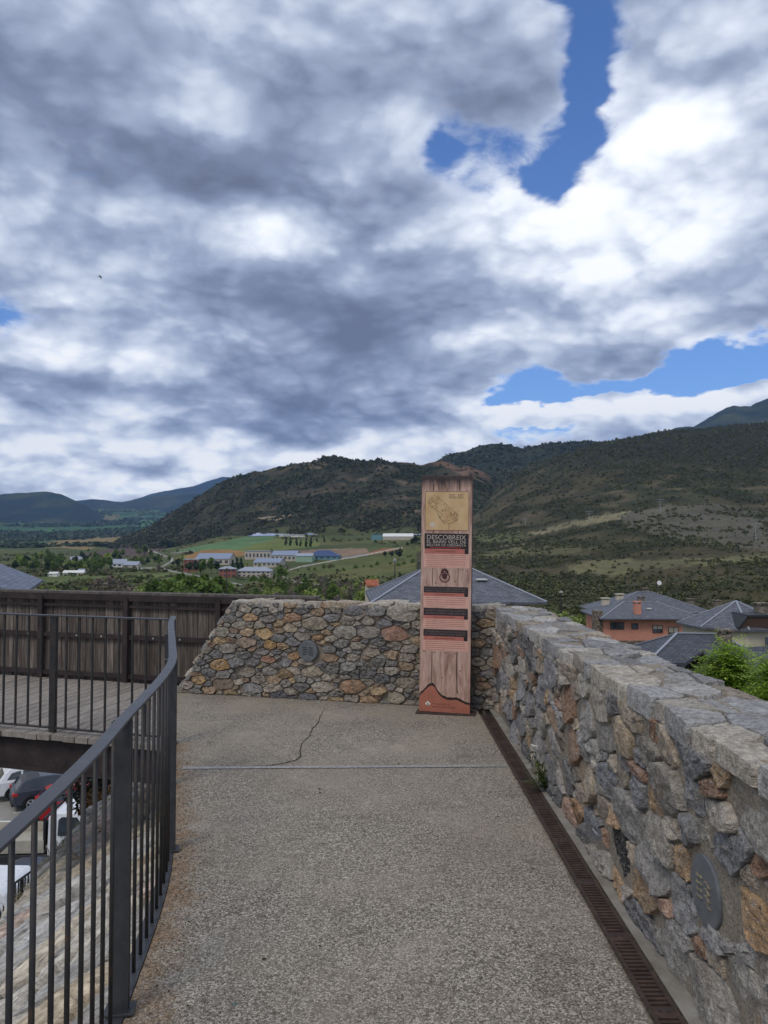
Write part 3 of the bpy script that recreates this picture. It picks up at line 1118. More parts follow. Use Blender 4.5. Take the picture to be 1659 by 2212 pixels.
# ------------------------------------------------------------------ drain channel
dr = empty('drain_channel', ((DRX0 + DRX1) / 2, 4.0, 0), 0, 'narrow rusty brown slotted drain along the foot of the long parapet', 'floor drain')
mb = MB()
mb.box(((DRX0 + DRX1) / 2, 3.77, -0.085), (DRX1 - DRX0, 6.76, 0.012))
mb.box((DRX0 + 0.003, 3.77, -0.04), (0.006, 6.76, 0.087))
mb.box((DRX1 - 0.003, 3.77, -0.04), (0.006, 6.76, 0.087))
mb.build('channel', M_DARK, dr)
yk = 0.42
while yk < 7.1:
    y1 = min(yk + 0.5, 7.14)
    mb = MB()
    z = 0.002
    for x in (DRX0 + 0.0135, DRX1 - 0.0135):
        mb.box((x, (yk + y1) / 2, z - .008), (0.014, y1 - yk - 0.004, 0.02))
    y = yk + 0.006
    k = 0
    while y < y1 - 0.006:
        mb.box(((DRX0 + DRX1) / 2, y + 0.006, z - 0.0095), (DRX1 - DRX0 - 0.041, 0.013, 0.016))
        k += 1
        y += 0.0262
    mb.box(((DRX0 + DRX1) / 2, (yk + y1) / 2, z - 0.0085), (DRX1 - DRX0 - 0.041, 0.05, 0.0165))
    g = mb.build('grate', M_RUST, dr)
    bb = MB()
    for dx in (-0.013, 0.013):
        M_ = Matrix.Translation(((DRX0 + DRX1) / 2 + dx, (yk + y1) / 2, z - .001))
        bb.lathe([(0.008, 0), (0.0075, 0.0025), (0.004, 0.003)], 10, M_)
    bb.build('bolt', M_BAR, g)
    yk += 0.5

# loose grit gathered along the slab edge and the wall foot
rg = random.Random(41)
mb = MB()
for k in range(900):
    if k < 620:
        y = rg.uniform(1.6, 6.0)
        x = smooth_edge(y) + abs(rg.gauss(0, .11)) + .01
    elif k < 780:
        x = rg.uniform(-2.0, .8)
        y = wall_y(x) - abs(rg.gauss(0, .07)) - .02
    else:
        x, y = rg.uniform(-.6, .85), rg.uniform(1.8, 7.2)
    r = rg.uniform(.0018, .006) if k < 880 else rg.uniform(.006, .011)
    ps = [Vector((x, y, .001)) + Vector((r * rg.uniform(.6, 1.3) * math.cos(a), r * rg.uniform(.6, 1.3) * math.sin(a), 0)) for a in (0, 1.26, 2.5, 3.77, 5.0)]
    tp_ = Vector((x + rg.uniform(-.3, .3) * r, y + rg.uniform(-.3, .3) * r, .001 + r * rg.uniform(.5, 1.0)))
    c = srgb(*[q * rg.uniform(.75, 1.1) for q in rg.choice([(150, 142, 130), (120, 110, 98), (164, 140, 108), (104, 84, 62)])])
    for i in range(5):
        mb.poly([ps[i], ps[(i + 1) % 5], tp_], col=c)
o = mb.build('grit', M_STONE)
o['kind'] = 'stuff'
# ------------------------------------------------------------------ railing on the slab edge
rail = empty('terrace_railing', (-1.0, 3.5, 0), 0, 'curved dark steel railing along the left edge of the terrace, flat handrail on top', 'railing')


def rail_pt(y, off=0.0, z=0.0):
    t = Vector((smooth_edge(y + .02) - smooth_edge(y - .02), 0.04)).normalized()
    return Vector((smooth_edge(y) - t.y * off, y + t.x * off, z))


ys = list(np.linspace(0.45, 6.13, 60))
mb = MB()
for a, b in zip(ys[:-1], ys[1:]):
    pass
hw, ht = 0.0215, 0.010
ring = []
for y in ys:
    p, q = rail_pt(y, 0.012 + hw), rail_pt(y, 0.012 - hw)
    ring.append(mb.addv([(p.x, p.y, 1.0 - ht), (q.x, q.y, 1.0 - ht), (q.x, q.y, 1.0), (p.x, p.y, 1.0)]))
for a, b in zip(ring[:-1], ring[1:]):
    for j in range(4):
        j2 = (j + 1) % 4
        mb.face((a + j, a + j2, b + j2, b + j))
mb.face((ring[0], ring[0] + 3, ring[0] + 2, ring[0] + 1))
mb.face(tuple(ring[-1] + j for j in range(4)))
o = mb.build('handrail', M_STEEL, rail, bevel=0.002)
winding_fix(o)
mb = MB()
ring = []
for y in ys:
    p, q = rail_pt(y, 0.062), rail_pt(y, 0.002)
    ring.append(mb.addv([(p.x, p.y, -0.03), (q.x, q.y, -0.03), (q.x, q.y, 0.006), (p.x, p.y, 0.006)]))
for a, b in zip(ring[:-1], ring[1:]):
    for j in range(4):
        j2 = (j + 1) % 4
        mb.face((a + j, a + j2, b + j2, b + j))
o = mb.build('edge_plate', M_STEEL, rail)
winding_fix(o)
post_y = [1.28, 2.66, 4.02, 5.1, 6.1]


def tang(y):
    t = Vector((smooth_edge(y + .05) - smooth_edge(y - .05), 0.1, 0)).normalized()
    return t


for y in post_y:
    mb = MB()
    t = tang(y)
    s = Vector((t.y, -t.x, 0))
    for d in (-0.013, 0.013):
        c = rail_pt(y, 0.022) + t * d
        M_ = Matrix((( s.x, t.x, 0, c.x), (s.y, t.y, 0, c.y), (0, 0, 1, 0), (0, 0, 0, 1)))
        mb.box((0, 0, 0.4885), (0.064, 0.011, 0.993 - .0), M=M_)
    mb.box((0, 0, 0.010), (0.10, 0.075, 0.008), M=M_)
    mb.build('post', M_STEEL, rail, bevel=0.0015)
for a, b in zip(post_y[:-1], post_y[1:]):
    n = max(6, round((b - a) / 0.122))
    for k in range(1, n):
        y = a + (b - a) * k / n
        t = tang(y)
        c = rail_pt(y, 0.024)
        mb = MB()
        s = Vector((t.y, -t.x, 0))
        M_ = Matrix(((s.x, t.x, 0, c.x), (s.y, t.y, 0, c.y), (0, 0, 1, 0), (0, 0, 0, 1)))
        mb.tube([M_ @ Vector((0, 0, .004)), M_ @ Vector((0, 0, .985))], .0075, 8)
        mb.build('baluster', M_BAR, rail, smooth=True)

# ------------------------------------------------------------------ footbridge with plank fence
bd = Vector((-0.955, 0.297, 0)).normalized()      # along the bridge
bp = Vector((0.297, 0.955, 0)).normalized()       # across, away from the camera
C0 = Vector((-1.66, 6.16, 0))
br = empty('footbridge', C0 + bd * 2 + bp, 0, 'steel footbridge decked with grey planks leading off to the left', 'footbridge')
LB = 9.0


def bpt(u, v, z=0.0):
    p = C0 + bd * u + bp * v
    return Vector((p.x, p.y, z))


MBR = Matrix(((bd.x, bp.x, 0, C0.x), (bd.y, bp.y, 0, C0.y), (0, 0, 1, 0), (0, 0, 0, 1)))
mb = MB()
u = -0.02
rg = random.Random(3)
while u < LB:
    w = 0.125
    g = rg.uniform(0.82, 1.08)
    vend = 2.12
    v0 = -0.07 - rg.uniform(0, .02)
    # the first boards are cut along the slab edge
    mb.box((u + w / 2, (v0 + vend) / 2, -0.028 + rg.uniform(-.002, .002)), (w - 0.008, vend - v0, 0.045), M=MBR, col=(g, g, g * .99, 1))
    u += w
mb.build('deck', M_DECK, br)
mb = MB()
mb.box((LB / 2, 0.04, -0.19), (LB, 0.10, 0.25), M=MBR)
mb.box((LB / 2, 0.02, -0.31), (LB, 0.16, 0.02), M=MBR)
mb.box((LB / 2, 2.0, -0.2), (LB, 0.12, 0.27), M=MBR)
for k in range(7):
    mb.box((0.62 + 1.35 * k, -0.02, -0.19), (0.05, 0.04, 0.22), M=MBR)
for k in range(8):
    mb.box((0.3 + 1.2 * k, 1.02, -0.16), (0.08, 1.84, 0.16), M=MBR)
mb.build('girder', M_GIRDER, br)
# near side railing
brl = empty('bridge_railing', C0, 0, 'thin dark bar railing on the near side of the footbridge', 'railing')
mb = MB()
mb.box((LB / 2 + .03, 0.0, 0.967), (LB, 0.045, 0.012), M=MBR)
mb.build('top_rail', M_STEEL, brl)
mb = MB()
mb.box((LB / 2 + .1, 0.0, 0.035), (LB - .1, 0.03, 0.012), M=MBR)
mb.build('bottom_rail', M_BAR, brl)
u = 0.12
k = 0
while u < LB - .1:
    big = (k % 11 == 8)
    mb = MB()
    if big:
        mb.box((u, 0, 0.48), (0.06, 0.03, 0.958), M=MBR)
        mb.build('post', M_BAR, brl)
    else:
        mb.box((u, 0, 0.50), (0.014, 0.014, 0.92), M=MBR)
        mb.build('baluster', M_BAR, brl)
    u += 0.128
    k += 1
# fence on the far side
fc = empty('plank_fence', bpt(1.5, 2.1), 0, 'dark weathered fence of upright planks on the far side of the footbridge', 'fence')
V0 = 2.13
ue = lambda z: -0.08 - 0.60 * z / 0.98 + 0.07       # raked end against the parapet
mb = MB()
rg = random.Random(8)
u = -0.62
while u < LB:
    w = rg.uniform(0.105, 0.135)
    a, b = u + 0.004, u + w - 0.004
    g = rg.uniform(0.7, 1.12)
    top = 0.95
    pts = [(a, -0.06), (b, -0.06), (b, top), (a, top)]
    # clip by the rake
    for (n_x, n_z, d) in ((-1, -0.612, 0.01),):
        pts = clip(pts, n_x, n_z, d)
    if len(pts) >= 3:
        vo = V0 + 0.03 + rg.uniform(-.003, .003)
        mb.prism([MBR @ Vector((p[0], vo, p[1])) for p in pts], bp * 0.025, col=(g, g * .99, g * .97, 1))
    u += w
o = mb.build('planking', M_FENCE, fc)
winding_fix(o)
for z, h, d in ((0.945, 0.07, .05), (0.845, 0.03, .035), (0.50, 0.05, .04), (0.06, 0.05, .04)):
    mb = MB()
    u0 = ue(z) + .02
    mb.box(((u0 + LB) / 2, V0 + 0.026 - d / 2, z), (LB - u0, d, h), M=MBR)
    mb.build('rail', M_GIRDER, fc)
bolts = MB()
for k in range(26):
    M_ = Matrix.Translation(MBR @ Vector((-0.1 + k * 0.34, V0 - 0.014, 0.5))) @ Matrix.Rotation(R(90), 4, 'X')
    bolts.lathe([(0.012, 0), (0.011, 0.006), (0.005, 0.008)], 8, M_)
bolts.build('bolt_heads', M_ZINC, fc)
for k in range(7):
    mb = MB()
    mb.box((0.78 + 1.17 * k, V0 - 0.02, 0.475), (0.06, 0.045, 0.95), M=MBR)
    mb.build('post', M_GIRDER, fc)
mb = MB()
a, b = MBR @ Vector((0.012, V0 - .02, 0.0)), MBR @ Vector((-0.6, V0 - .02, 0.99))
mb.beam(a, b, 0.07, 0.03, up=bd)
mb.build('raked_edge', M_GIRDER, fc)
mb = MB()
M_CAP = mat('grey_cap_board', plank_fn((70, 66, 62), (104, 98, 92), (138, 130, 120)), 0.9, spec=.15)
mb.box((LB / 2 - .05, V0 + 0.075, 0.994), (LB + .6, 0.17, 0.025), M=MBR)
mb.build('cap_board', M_CAP, fc)

# ------------------------------------------------------------------ stone slope under the railing
SL = math.atan(0.70)
def slope_edge(y):
    return -0.84 - (0.1 * (y - 7) if y > 7 else 0)


def slope_xf(t, y, w):
    x0 = slope_edge(y)
    T = t
    bulge = 0.10 * noise.noise((t * .9, y * .9, 4)) + 0.05 * noise.noise((t * 2.6, y * 2.6, 6))
    ww = w + bulge
    return Vector((x0 - T * math.cos(SL) - ww * math.sin(SL), y, -0.06 - T * math.sin(SL) + ww * math.cos(SL) * .9))


def slope_fn(nt):
    P = nt.obj()
    base = nt.attr('Col')
    r = nt.v('ADD', nt.v('SCALE', P, 1.0), nt.v('SCALE', nt.noisec(P, 2.0, 3, .5), .35))
    st = nt.node('ShaderNodeMapping')
    st.inputs['Rotation'].default_value = (0, 0, R(-28))
    st.inputs['Scale'].default_value = (1.2, 7.5, 7.5)
    nt.link(r, st.inputs[0])
    n = nt.noise(st.outputs[0], 2.4, 6.0, 0.68, 0.4)
    m_ = nt.noise(P, 16.0, 5.0, 0.65)
    c = nt.mixc(nt.maprange(n, 0.36, 0.64), nt.v('SCALE', base, 0.55), nt.v('SCALE', base, 1.4))
    c = nt.mixc(nt.maprange(m_, 0.35, 0.68, 0, .6), c, nt.v('SCALE', c, 0.6))
    c = nt.mixc(nt.maprange(nt.noise(P, 2.3, 4, .6), 0.54, 0.7, 0, .35), c, srgb(166, 142, 106))
    return c, nt.bump(nt.m('ADD', n, nt.m('MULTIPLY', m_, .5)), 1.0, 0.03)


M_SLOPE = mat('slope_stone', slope_fn, 0.9, spec=.2)
se = empty('stone_revetment', (-1.8, 4.0, -0.6), 0, 'sloping revetment of long pale stone slabs falling away below the curved railing', 'stone revetment')
rg = random.Random(77)
mb = MB()
outl = [(-0.02, -0.4), (3.15, -0.4), (3.15, 13.0), (-0.02, 13.0)]
# squeezed along the slope and sheared so that the courses run uphill to the right
SH = 0.42
S = seeds_for(rg, [(0, -2.0), (3.15, -2.0), (3.15, 13.6), (0, 13.6)], 3.6, (0.13, 0.095, 0.065, .045), [], 6400)
PAL_S = [((152, 148, 140), 5), ((142, 144, 146), 5), ((160, 148, 126), 3), ((130, 136, 146), 3), ((168, 146, 110), 1), ((120, 120, 122), 2), ((164, 134, 124), 1)]
for pl, r, c in cells([(0, -2.0), (3.15, -2.0), (3.15, 13.6), (0, 13.6)], S, 3.6):
    pl2 = [(p[0], p[1] + SH * (1.6 - p[0]) - .2) for p in pl]
    if max(p[1] for p in pl2) < 0.3:
        continue
    add_stone(mb, pl2, slope_xf, rg, pick_col(rg, PAL_S), gap=rg.uniform(0.006, 0.022), h=rg.uniform(0.01, 0.06), depth=0.06, n=26, rough=0.9, cut=0.06, grey=.6)
o = mb.build('stonework', M_SLOPE, se, smooth=True)
winding_fix(o, True)
M_EARTH = mat('earth', lambda nt: (nt.mixc(nt.maprange(nt.noise(nt.obj(), 6, 5, .7), .35, .65), srgb(50, 44, 36), srgb(92, 82, 66)), nt.bump(nt.noise(nt.obj(), 40, 4, .7), .7, .02)), 0.95, spec=.1)
mb = MB()
rough_sheet(mb, lambda u, v, w: slope_xf(u, v, w - .03), -0.02, 3.2, -0.6, 13.6, 0.14, 0.012)
mb.build('bedding', M_EARTH, se)
mb = MB()
ny = 40
for i in range(ny):
    y0, y1 = -0.6 + 14.2 * i / ny, -0.6 + 14.2 * (i + 1) / ny
    a, b = slope_xf(3.15, y0, 0), slope_xf(3.15, y1, 0)
    for k in range(8):
        f0, f1 = k / 8, (k + 1) / 8
        q = lambda p, f: Vector((p.x - 1.0 * f + .1 * noise.noise((p.y, f * 8, 1)), p.y, p.z * (1 - f) + (-12.0) * f))
        mb.poly([q(a, f0), q(b, f0), q(b, f1), q(a, f1)], col=srgb(140, 134, 124))
# inner face below the slab, and the wall beyond
for i in range(ny):
    y0, y1 = -0.6 + 14.2 * i / ny, -0.6 + 14.2 * (i + 1) / ny
    mb.poly([(slope_edge(y0) + .06, y0, -0.02), (slope_edge(y1) + .06, y1, -0.02), slope_xf(-.02, y1, 0), slope_xf(-.02, y0, 0)], col=srgb(140, 134, 124))
o = mb.build('lower_face', M_SLOPE, se)

# ------------------------------------------------------------------ wave plaques on the parapets
def plaque_fn(nt):
    P = nt.obj()
    n = nt.noise(P, 22, 5, .65)
    return nt.mixc(nt.maprange(n, .35, .7), srgb(96, 99, 102), srgb(118, 120, 122)), nt.bump(nt.noise(P, 120, 3, .6), .15, .003), nt.maprange(n, .3, .7, .4, .6)


M_PLAQ = mat('grey_metal', plaque_fn, 0.5, 0.1)
M_WAVE = mat('worn_brass', lambda nt: nt.mixc(nt.maprange(nt.noise(nt.obj(), 60, 4, .6), .4, .6), srgb(168, 154, 120), srgb(124, 118, 104)), 0.5, 0.5)
M_WAVED = mat('engraved_dark', lambda nt: nt.mixc(nt.maprange(nt.noise(nt.obj(), 60, 4, .6), .4, .6), srgb(44, 46, 50), srgb(54, 56, 60)), 0.6)


def plaque(M_, r, label, wm):
    root = empty('round_plaque', M_.to_translation(), 0, label, 'plaque', 'round metal plaques on the parapets')
    mb = MB()
    mb.lathe([(r, -0.03), (r, 0.009), (r - 0.004, 0.013), (r - .02, 0.014)], 48, M_)
    mb.build('disc', M_PLAQ, root, smooth=False)
    for i in range(4):
        mb = MB()
        for s in (-1, 1):
            pts = []
            for k in range(9):
                t = k / 8
                x = s * 0.012 + s * 0.042 * t if s > 0 else -0.012 - 0.042 * t
                pts.append(M_ @ Vector((x, 0.034 - 0.0226 * i + 0.004 * math.sin(t * 6.28) - .003 * s * t, 0.0145)))
            mb.tube(pts, 0.0045, 6)
        mb.build('wave_mark', wm, root)
    return root


u, v = on_r(1535, 1924)
Mr = Matrix.Translation((WX0 - 0.008, 2.593, 0.437)) @ Matrix.Rotation(R(-90), 4, 'Z') @ Matrix.Rotation(R(90), 4, 'X')
plaque(Mr, 0.116, 'dark round metal plaque with brassy wave marks low on the long right parapet', M_WAVE)
pu, pv = on_f(668, 1405)
c = xf_(pu, pv, 0.03)
ang = math.atan2(fd.y, fd.x)
Mf = Matrix.Translation(c) @ Matrix.Rotation(ang, 4, 'Z') @ Matrix.Rotation(R(90), 4, 'X')
plaque(Mf, 0.104, 'blue grey round metal plaque with dark wave marks centred on the far parapet', M_WAVED)

# ------------------------------------------------------------------ weed at the foot of the parapet
def leaf_mat(name, lo, hi, trans=0.25):
    m = bpy.data.materials.new(name)
    m.use_nodes = True
    nt = NT(m.node_tree)
    out = nt.node('ShaderNodeOutputMaterial')
    p = nt.node('ShaderNodeBsdfPrincipled')
    tr = nt.node('ShaderNodeBsdfTranslucent')
    mx = nt.node('ShaderNodeMixShader')
    n = nt.noise(nt.obj(), 3.0, 4.0, 0.6)
    a = nt.attr('Col')
    c = nt.mixc(nt.maprange(n, 0.3, 0.7), lo, hi)
    c = nt.mixc(1.0, c, a, 'MULTIPLY')
    nt.link(c, p.inputs['Base Color'])
    p.inputs['Roughness'].default_value = 0.6
    p.inputs['Specular IOR Level'].default_value = 0.25
    nt.link(nt.v('MULTIPLY', c, (1.3, 1.4, .6)), tr.inputs[0])
    mx.inputs[0].default_value = trans
    nt.link(p.outputs[0], mx.inputs[1])
    nt.link(tr.outputs[0], mx.inputs[2])
    nt.link(mx.outputs[0], out.inputs[0])
    return m


M_WEED = leaf_mat('weed_leaves', srgb(52, 68, 34), srgb(92, 104, 52))
M_PETAL = mat('petal', (0.7, 0.68, 0.62, 1.0), 0.7)


def blade(mb, base, dirv, L, w, droop, g, seg=3):
    s = dirv.cross(Vector((0, 0, 1)))
    s = s.normalized() if s.length > 1e-3 else Vector((1, 0, 0))
    prev = None
    for k in range(seg + 1):
        t = k / seg
        p = base + dirv * (L * t) - Vector((0, 0, droop * L * t * t))
        ww = w * (1 - t) * (0.6 + 1.6 * t) if k else w * .5
        cur = (p - s * ww / 2, p + s * ww / 2)
        if prev:
            mb.poly([prev[0], prev[1], cur[1], cur[0]], col=(g, g, g, 1))
        prev = cur


def weed(c, n, L, label, flower=False):
    root = empty('weed', c, 0, label, 'weed')
    mb = MB()
    rg = random.Random(int(c[1] * 100))
    for k in range(n):
        a = rg.uniform(0, 6.28)
        e = rg.uniform(0.25, 1.35)
        d = Vector((math.cos(a) * math.cos(e), math.sin(a) * math.cos(e), math.sin(e)))
        b = Vector(c) + Vector((rg.uniform(-.03, .02), rg.uniform(-.06, .06), rg.uniform(-.005, .015)))
        l = L * rg.uniform(0.4, 1.1)
        p = b + d * l * .4
        blade(mb, b, d, l, rg.uniform(.006, .012), rg.uniform(.1, .6), rg.uniform(.6, 1.2))
        for q in range(2):
            dd = (d + Vector((rg.uniform(-.8, .8), rg.uniform(-.8, .8), rg.uniform(-.3, .5)))).normalized()
            blade(mb, b + d * l * rg.uniform(.3, .9), dd, l * .4, rg.uniform(.008, .014), .3, rg.uniform(.6, 1.3), 2)
    mb.build('leaves', M_WEED, root)
    if flower:
        f = MB()
        for k in range(5):
            p = Vector(c) + Vector((rg.uniform(-.05, .0), rg.uniform(-.05, .05), L * rg.uniform(.9, 1.3)))
            f.lathe([(0.004, 0), (.01, .004), (.006, .01)], 6, Matrix.Translation(p))
        f.build('flowers', M_PETAL, root)


p = at_z(1175, 1710, 0)
weed((1.07, p.y + .02, 0.01), 170, 0.17, 'small bushy green weed growing between the drain and the parapet')
p = at_z(1160, 1672, 0)
weed((1.085, p.y + .0, 0.05), 50, 0.13, 'thin dry weed with tiny white flowers on the parapet foot behind the green one', True)

# ------------------------------------------------------------------ information totem
TB = Vector((0.585, 7.205, 0))
t_ang = math.atan2(-0.097, 0.478)
TW, TH, TT = 0.474, 2.2, 0.09
MT = Matrix.Translation(TB) @ Matrix.Rotation(t_ang, 4, 'Z') @ Matrix.Rotation(R(0.85), 4, 'Y')
tot = empty('information_totem', TB, 0, 'tall wood-printed information totem with map and black text bands by the parapet', 'information totem')


def tp(u, v, w=0.0):
    """u 0..1 across, v height, w out of the face"""
    return MT @ Vector(((u - 0.5) * TW, -TT / 2 - w, v))


def print_wood_fn(nt):
    P = nt.obj()
    st = nt.v('MULTIPLY', P, (9.0, 9.0, 1.2))
    n = nt.noise(st, 4.0, 6.0, 0.65, 0.9)
    n2 = nt.noise(nt.v('MULTIPLY', P, (3.0, 3.0, 0.9)), 3.0, 4.0, 0.6, 0.6)
    c = nt.ramp(n, [(0.28, srgb(150, 112, 98)), (0.5, srgb(190, 156, 140)), (0.72, srgb(212, 186, 172))])
    c = nt.mixc(nt.maprange(n2, .5, .72, 0, .55), c, srgb(96, 66, 50))
    x, y, z = nt.sep(P)
    nz = nt.noise(nt.v('MULTIPLY', P, (14.0, 14.0, 2.5)), 2.0, 4.0, .6)
    top = nt.maprange(nt.m('MULTIPLY_ADD', nt.m('SUBTRACT', nz, .5), .14, z), 2.07, 2.165)
    c = nt.mixc(nt.m('MULTIPLY', top, .93), c, srgb(44, 42, 46))
    return c, None, None


M_PW = mat('printed_wood', print_wood_fn, 0.55, spec=.35)
def flatmat(name, c, j=0.12, rough=.55):
    return mat(name, lambda nt: nt.mixc(nt.maprange(nt.noise(nt.obj(), 16, 5, .65), .3, .7), tuple(q * (1 - j) for q in c[:3]) + (1,), tuple(min(1, q * (1 + j)) for q in c[:3]) + (1,)), rough, spec=.35)


M_MAP = mat('map_print', lambda nt: nt.mixc(nt.maprange(nt.noise(nt.obj(), 7, 4, .6), .35, .7), srgb(214, 184, 140), srgb(198, 160, 114)), .55)
M_BLACK = flatmat('black_band', srgb(46, 38, 40), .2)
M_RED = flatmat('red_band', srgb(184, 112, 100))
M_PINK = flatmat('pink_text_panel', srgb(216, 168, 152), .08)
M_TERRA = flatmat('terracotta_print', srgb(172, 108, 88), .12)
M_LETTER = flatmat('letter_print', srgb(188, 178, 168), .06)
M_INKP = flatmat('faded_ink', srgb(146, 88, 76), .1)
M_INKD = flatmat('dark_ink', srgb(84, 50, 34), .15)
M_INKR = flatmat('red_ink', srgb(170, 60, 54), .1)
M_CHAR = flatmat('charred_print', srgb(52, 40, 36), .25)
M_KNOCK = flatmat('knocker_print', srgb(74, 46, 44), .25)
M_KLIGHT = flatmat('knocker_shine', srgb(176, 138, 128), .15)
M_EDGE = flatmat('totem_side', srgb(92, 62, 52), .2)
M_WHITE = flatmat('white_print', srgb(226, 222, 214), .04)

mb = MB()
mb.box((0, 0, TH / 2 + .01), (TW, TT, TH - .02), M=MT)
mb.build('core', M_EDGE, tot, bevel=0.003)


def sheet(name, mtl, u0, u1, v0, v1, w, parent=tot, th=0.0012):
    mb = MB()
    mb.prism([tp(u0, v0, w), tp(u1, v0, w), tp(u1, v1, w), tp(u0, v1, w)], MT.to_3x3() @ Vector((0, -th, 0)))
    o = mb.build(name, mtl, parent)
    winding_fix(o)
    return o


face = sheet('printed_face', M_PW, 0.004, 0.996, 0.012, TH - 0.004, 0.0)
# plank joints of the printed door
mb = MB()
def strip_on(mb, pts, wd, w=0.0016, th=.0006):
    for (a, b), (c, d) in zip(pts[:-1], pts[1:]):
        p, q = tp(a, b, w), tp(c, d, w)
        mb.beam(p, q, wd, th, up=MT.to_3x3() @ Vector((0, -1, 0)))


for u, v0, v1, wd in ((.235, 2.06, 2.13, .008), (.745, 2.06, 2.17, .006), (.235, 1.665, 1.69, .006), (.73, 1.665, 1.69, .007), (.235, 1.175, 1.342, .005), (.735, 1.175, 1.342, .005)):
    strip_on(mb, [(u, v0), (u + .003, v1)], wd)
strip_on(mb, [(.245, .57), (.24, .45), (.242, .33), (.235, .26)], .005)
strip_on(mb, [(.735, .57), (.73, .45), (.735, .33), (.745, .19)], .009)
for (u, v) in ((.085, .566), (.29, .558), (.5, .556), (.69, .556), (.8, .40), (.45, .33), (.83, 1.33), (.9, 1.32), (.3, 1.2), (.68, 1.22)):
    M_ = Matrix.Translation(tp(u, v, .0012)) @ Matrix.Rotation(t_ang, 4, 'Z') @ Matrix.Rotation(R(90), 4, 'X')
    mb.lathe([(.006, 0), (.006, .0008)], 8, M_)
mb.build('plank_joints', M_CHAR, face)


def text(body, u0, u1, v0, v1, mtl, parent, w=0.0027, name='lettering'):
    cu = bpy.data.curves.new(name, 'FONT')
    cu.body = body
    cu.resolution_u = 3
    to = bpy.data.objects.new('tmp_text', cu)
    COL.objects.link(to)
    dg = bpy.context.evaluated_depsgraph_get()
    me = bpy.data.meshes.new_from_object(to.evaluated_get(dg))
    bpy.data.objects.remove(to)
    bpy.data.curves.remove(cu)
    n = len(me.vertices)
    co = np.empty(n * 3, dtype=np.float32)
    me.vertices.foreach_get('co', co)
    co = co.reshape(-1, 3)
    mn, mx = co[:, :2].min(0), co[:, :2].max(0)
    out = np.zeros_like(co)
    for i in range(n):
        a = (co[i, 0] - mn[0]) / (mx[0] - mn[0])
        b = (co[i, 1] - mn[1]) / (mx[1] - mn[1])
        out[i] = tp(u0 + (u1 - u0) * a, v0 + (v1 - v0) * b, w)
    me.vertices.foreach_set('co', out.ravel())
    me.materials.clear()
    me.materials.append(mtl)
    me.update()
    o = bpy.data.objects.new(name, me)
    COL.objects.link(o)
    o.parent = parent
    o.matrix_parent_inverse = Matrix.Translation(-tot.location) if parent is tot else (parent_inv(parent))
    return o


def parent_inv(p):
    m = p.matrix_basis.inverted()
    q = p
    return (q.parent.matrix_basis @ q.matrix_parent_inverse @ q.matrix_basis).inverted() if q.parent else m


def build_on(mb, name, mtl, parent):
    o = mb.build(name, mtl)
    o.parent = parent
    o.matrix_parent_inverse = parent_inv(parent)
    return o


# map
mp = sheet('map_panel', M_MAP, 0.075, 0.93, 1.692, 2.052, 0.0012)
mb = MB()
for a, b in (((.075, 1.692), (.93, 1.692)), ((.075, 2.052), (.93, 2.052)), ((.93, 1.692), (.93, 2.052)), ((.075, 1.692), (.075, 2.052))):
    strip_on(mb, [a, b], .003, .0028)
rg = random.Random(4)
def mapuv(cx, cy):
    return ((cx - 332) / 868, 2.28 - 0.000549 * cy)


outl_m = [(530, 480), (610, 500), (720, 600), (860, 720), (960, 800), (940, 900), (830, 960), (740, 950), (640, 850), (580, 730), (470, 650), (450, 590)]
k = len(outl_m)
for i in range(k):
    strip_on(mb, [mapuv(*outl_m[i]), mapuv(*outl_m[(i + 1) % k])], .0018, .0028)
cnt = 0
while cnt < 150:
    cx, cy = rg.uniform(450, 960), rg.uniform(480, 960)
    ins = False
    for i in range(k):
        (x1, y1), (x2, y2) = outl_m[i], outl_m[(i + 1) % k]
        if (y1 > cy) != (y2 > cy) and cx < (x2 - x1) * (cy - y1) / (y2 - y1) + x1:
            ins = not ins
    if not ins:
        continue
    a = rg.choice([0.75, 0.75 + 1.57]) + rg.uniform(-.3, .3)
    L = rg.uniform(8, 34)
    strip_on(mb, [mapuv(cx - L * math.cos(a), cy - L * math.sin(a)), mapuv(cx + L * math.cos(a), cy + L * math.sin(a))], rg.uniform(.0008, .0022), .0028)
    cnt += 1
strip_on(mb, [mapuv(805, 950), mapuv(812, 1010), mapuv(795, 1050)], .004, .0028)
strip_on(mb, [mapuv(600, 780), mapuv(680, 900), mapuv(735, 960)], .003, .0028)
strip_on(mb, [mapuv(860, 950), mapuv(960, 880)], .002, .0028)
for cx in (810, 960):
    strip_on(mb, [mapuv(cx, 455), mapuv(cx, 530)], .003, .0028)
    for r_ in range(5):
        strip_on(mb, [mapuv(cx + 12, 462 + r_ * 16), mapuv(cx + 12 + rg.uniform(60, 120), 462 + r_ * 16)], .0022, .0028)
build_on(mb, 'map_lines', M_INKD, mp)
mb = MB()
M_ = Matrix.Translation(tp(*mapuv(525, 975), .0026)) @ Matrix.Rotation(t_ang, 4, 'Z') @ Matrix.Rotation(R(90), 4, 'X')
mb.lathe([(.026, 0), (.024, .0006)], 9, M_)
build_on(mb, 'worn_spot', flatmat('bare_patch', srgb(206, 190, 172), .06), mp)


def scribble(mb, u0, u1, v, h, rg, w=.0027, dens=1.0):
    """rows of strokes too small to read"""
    u = u0
    while u < u1:
        L = rg.uniform(.01, .035)
        strip_on(mb, [(u, v), (min(u + L, u1), v)], h, w)
        u += L + .006 / dens


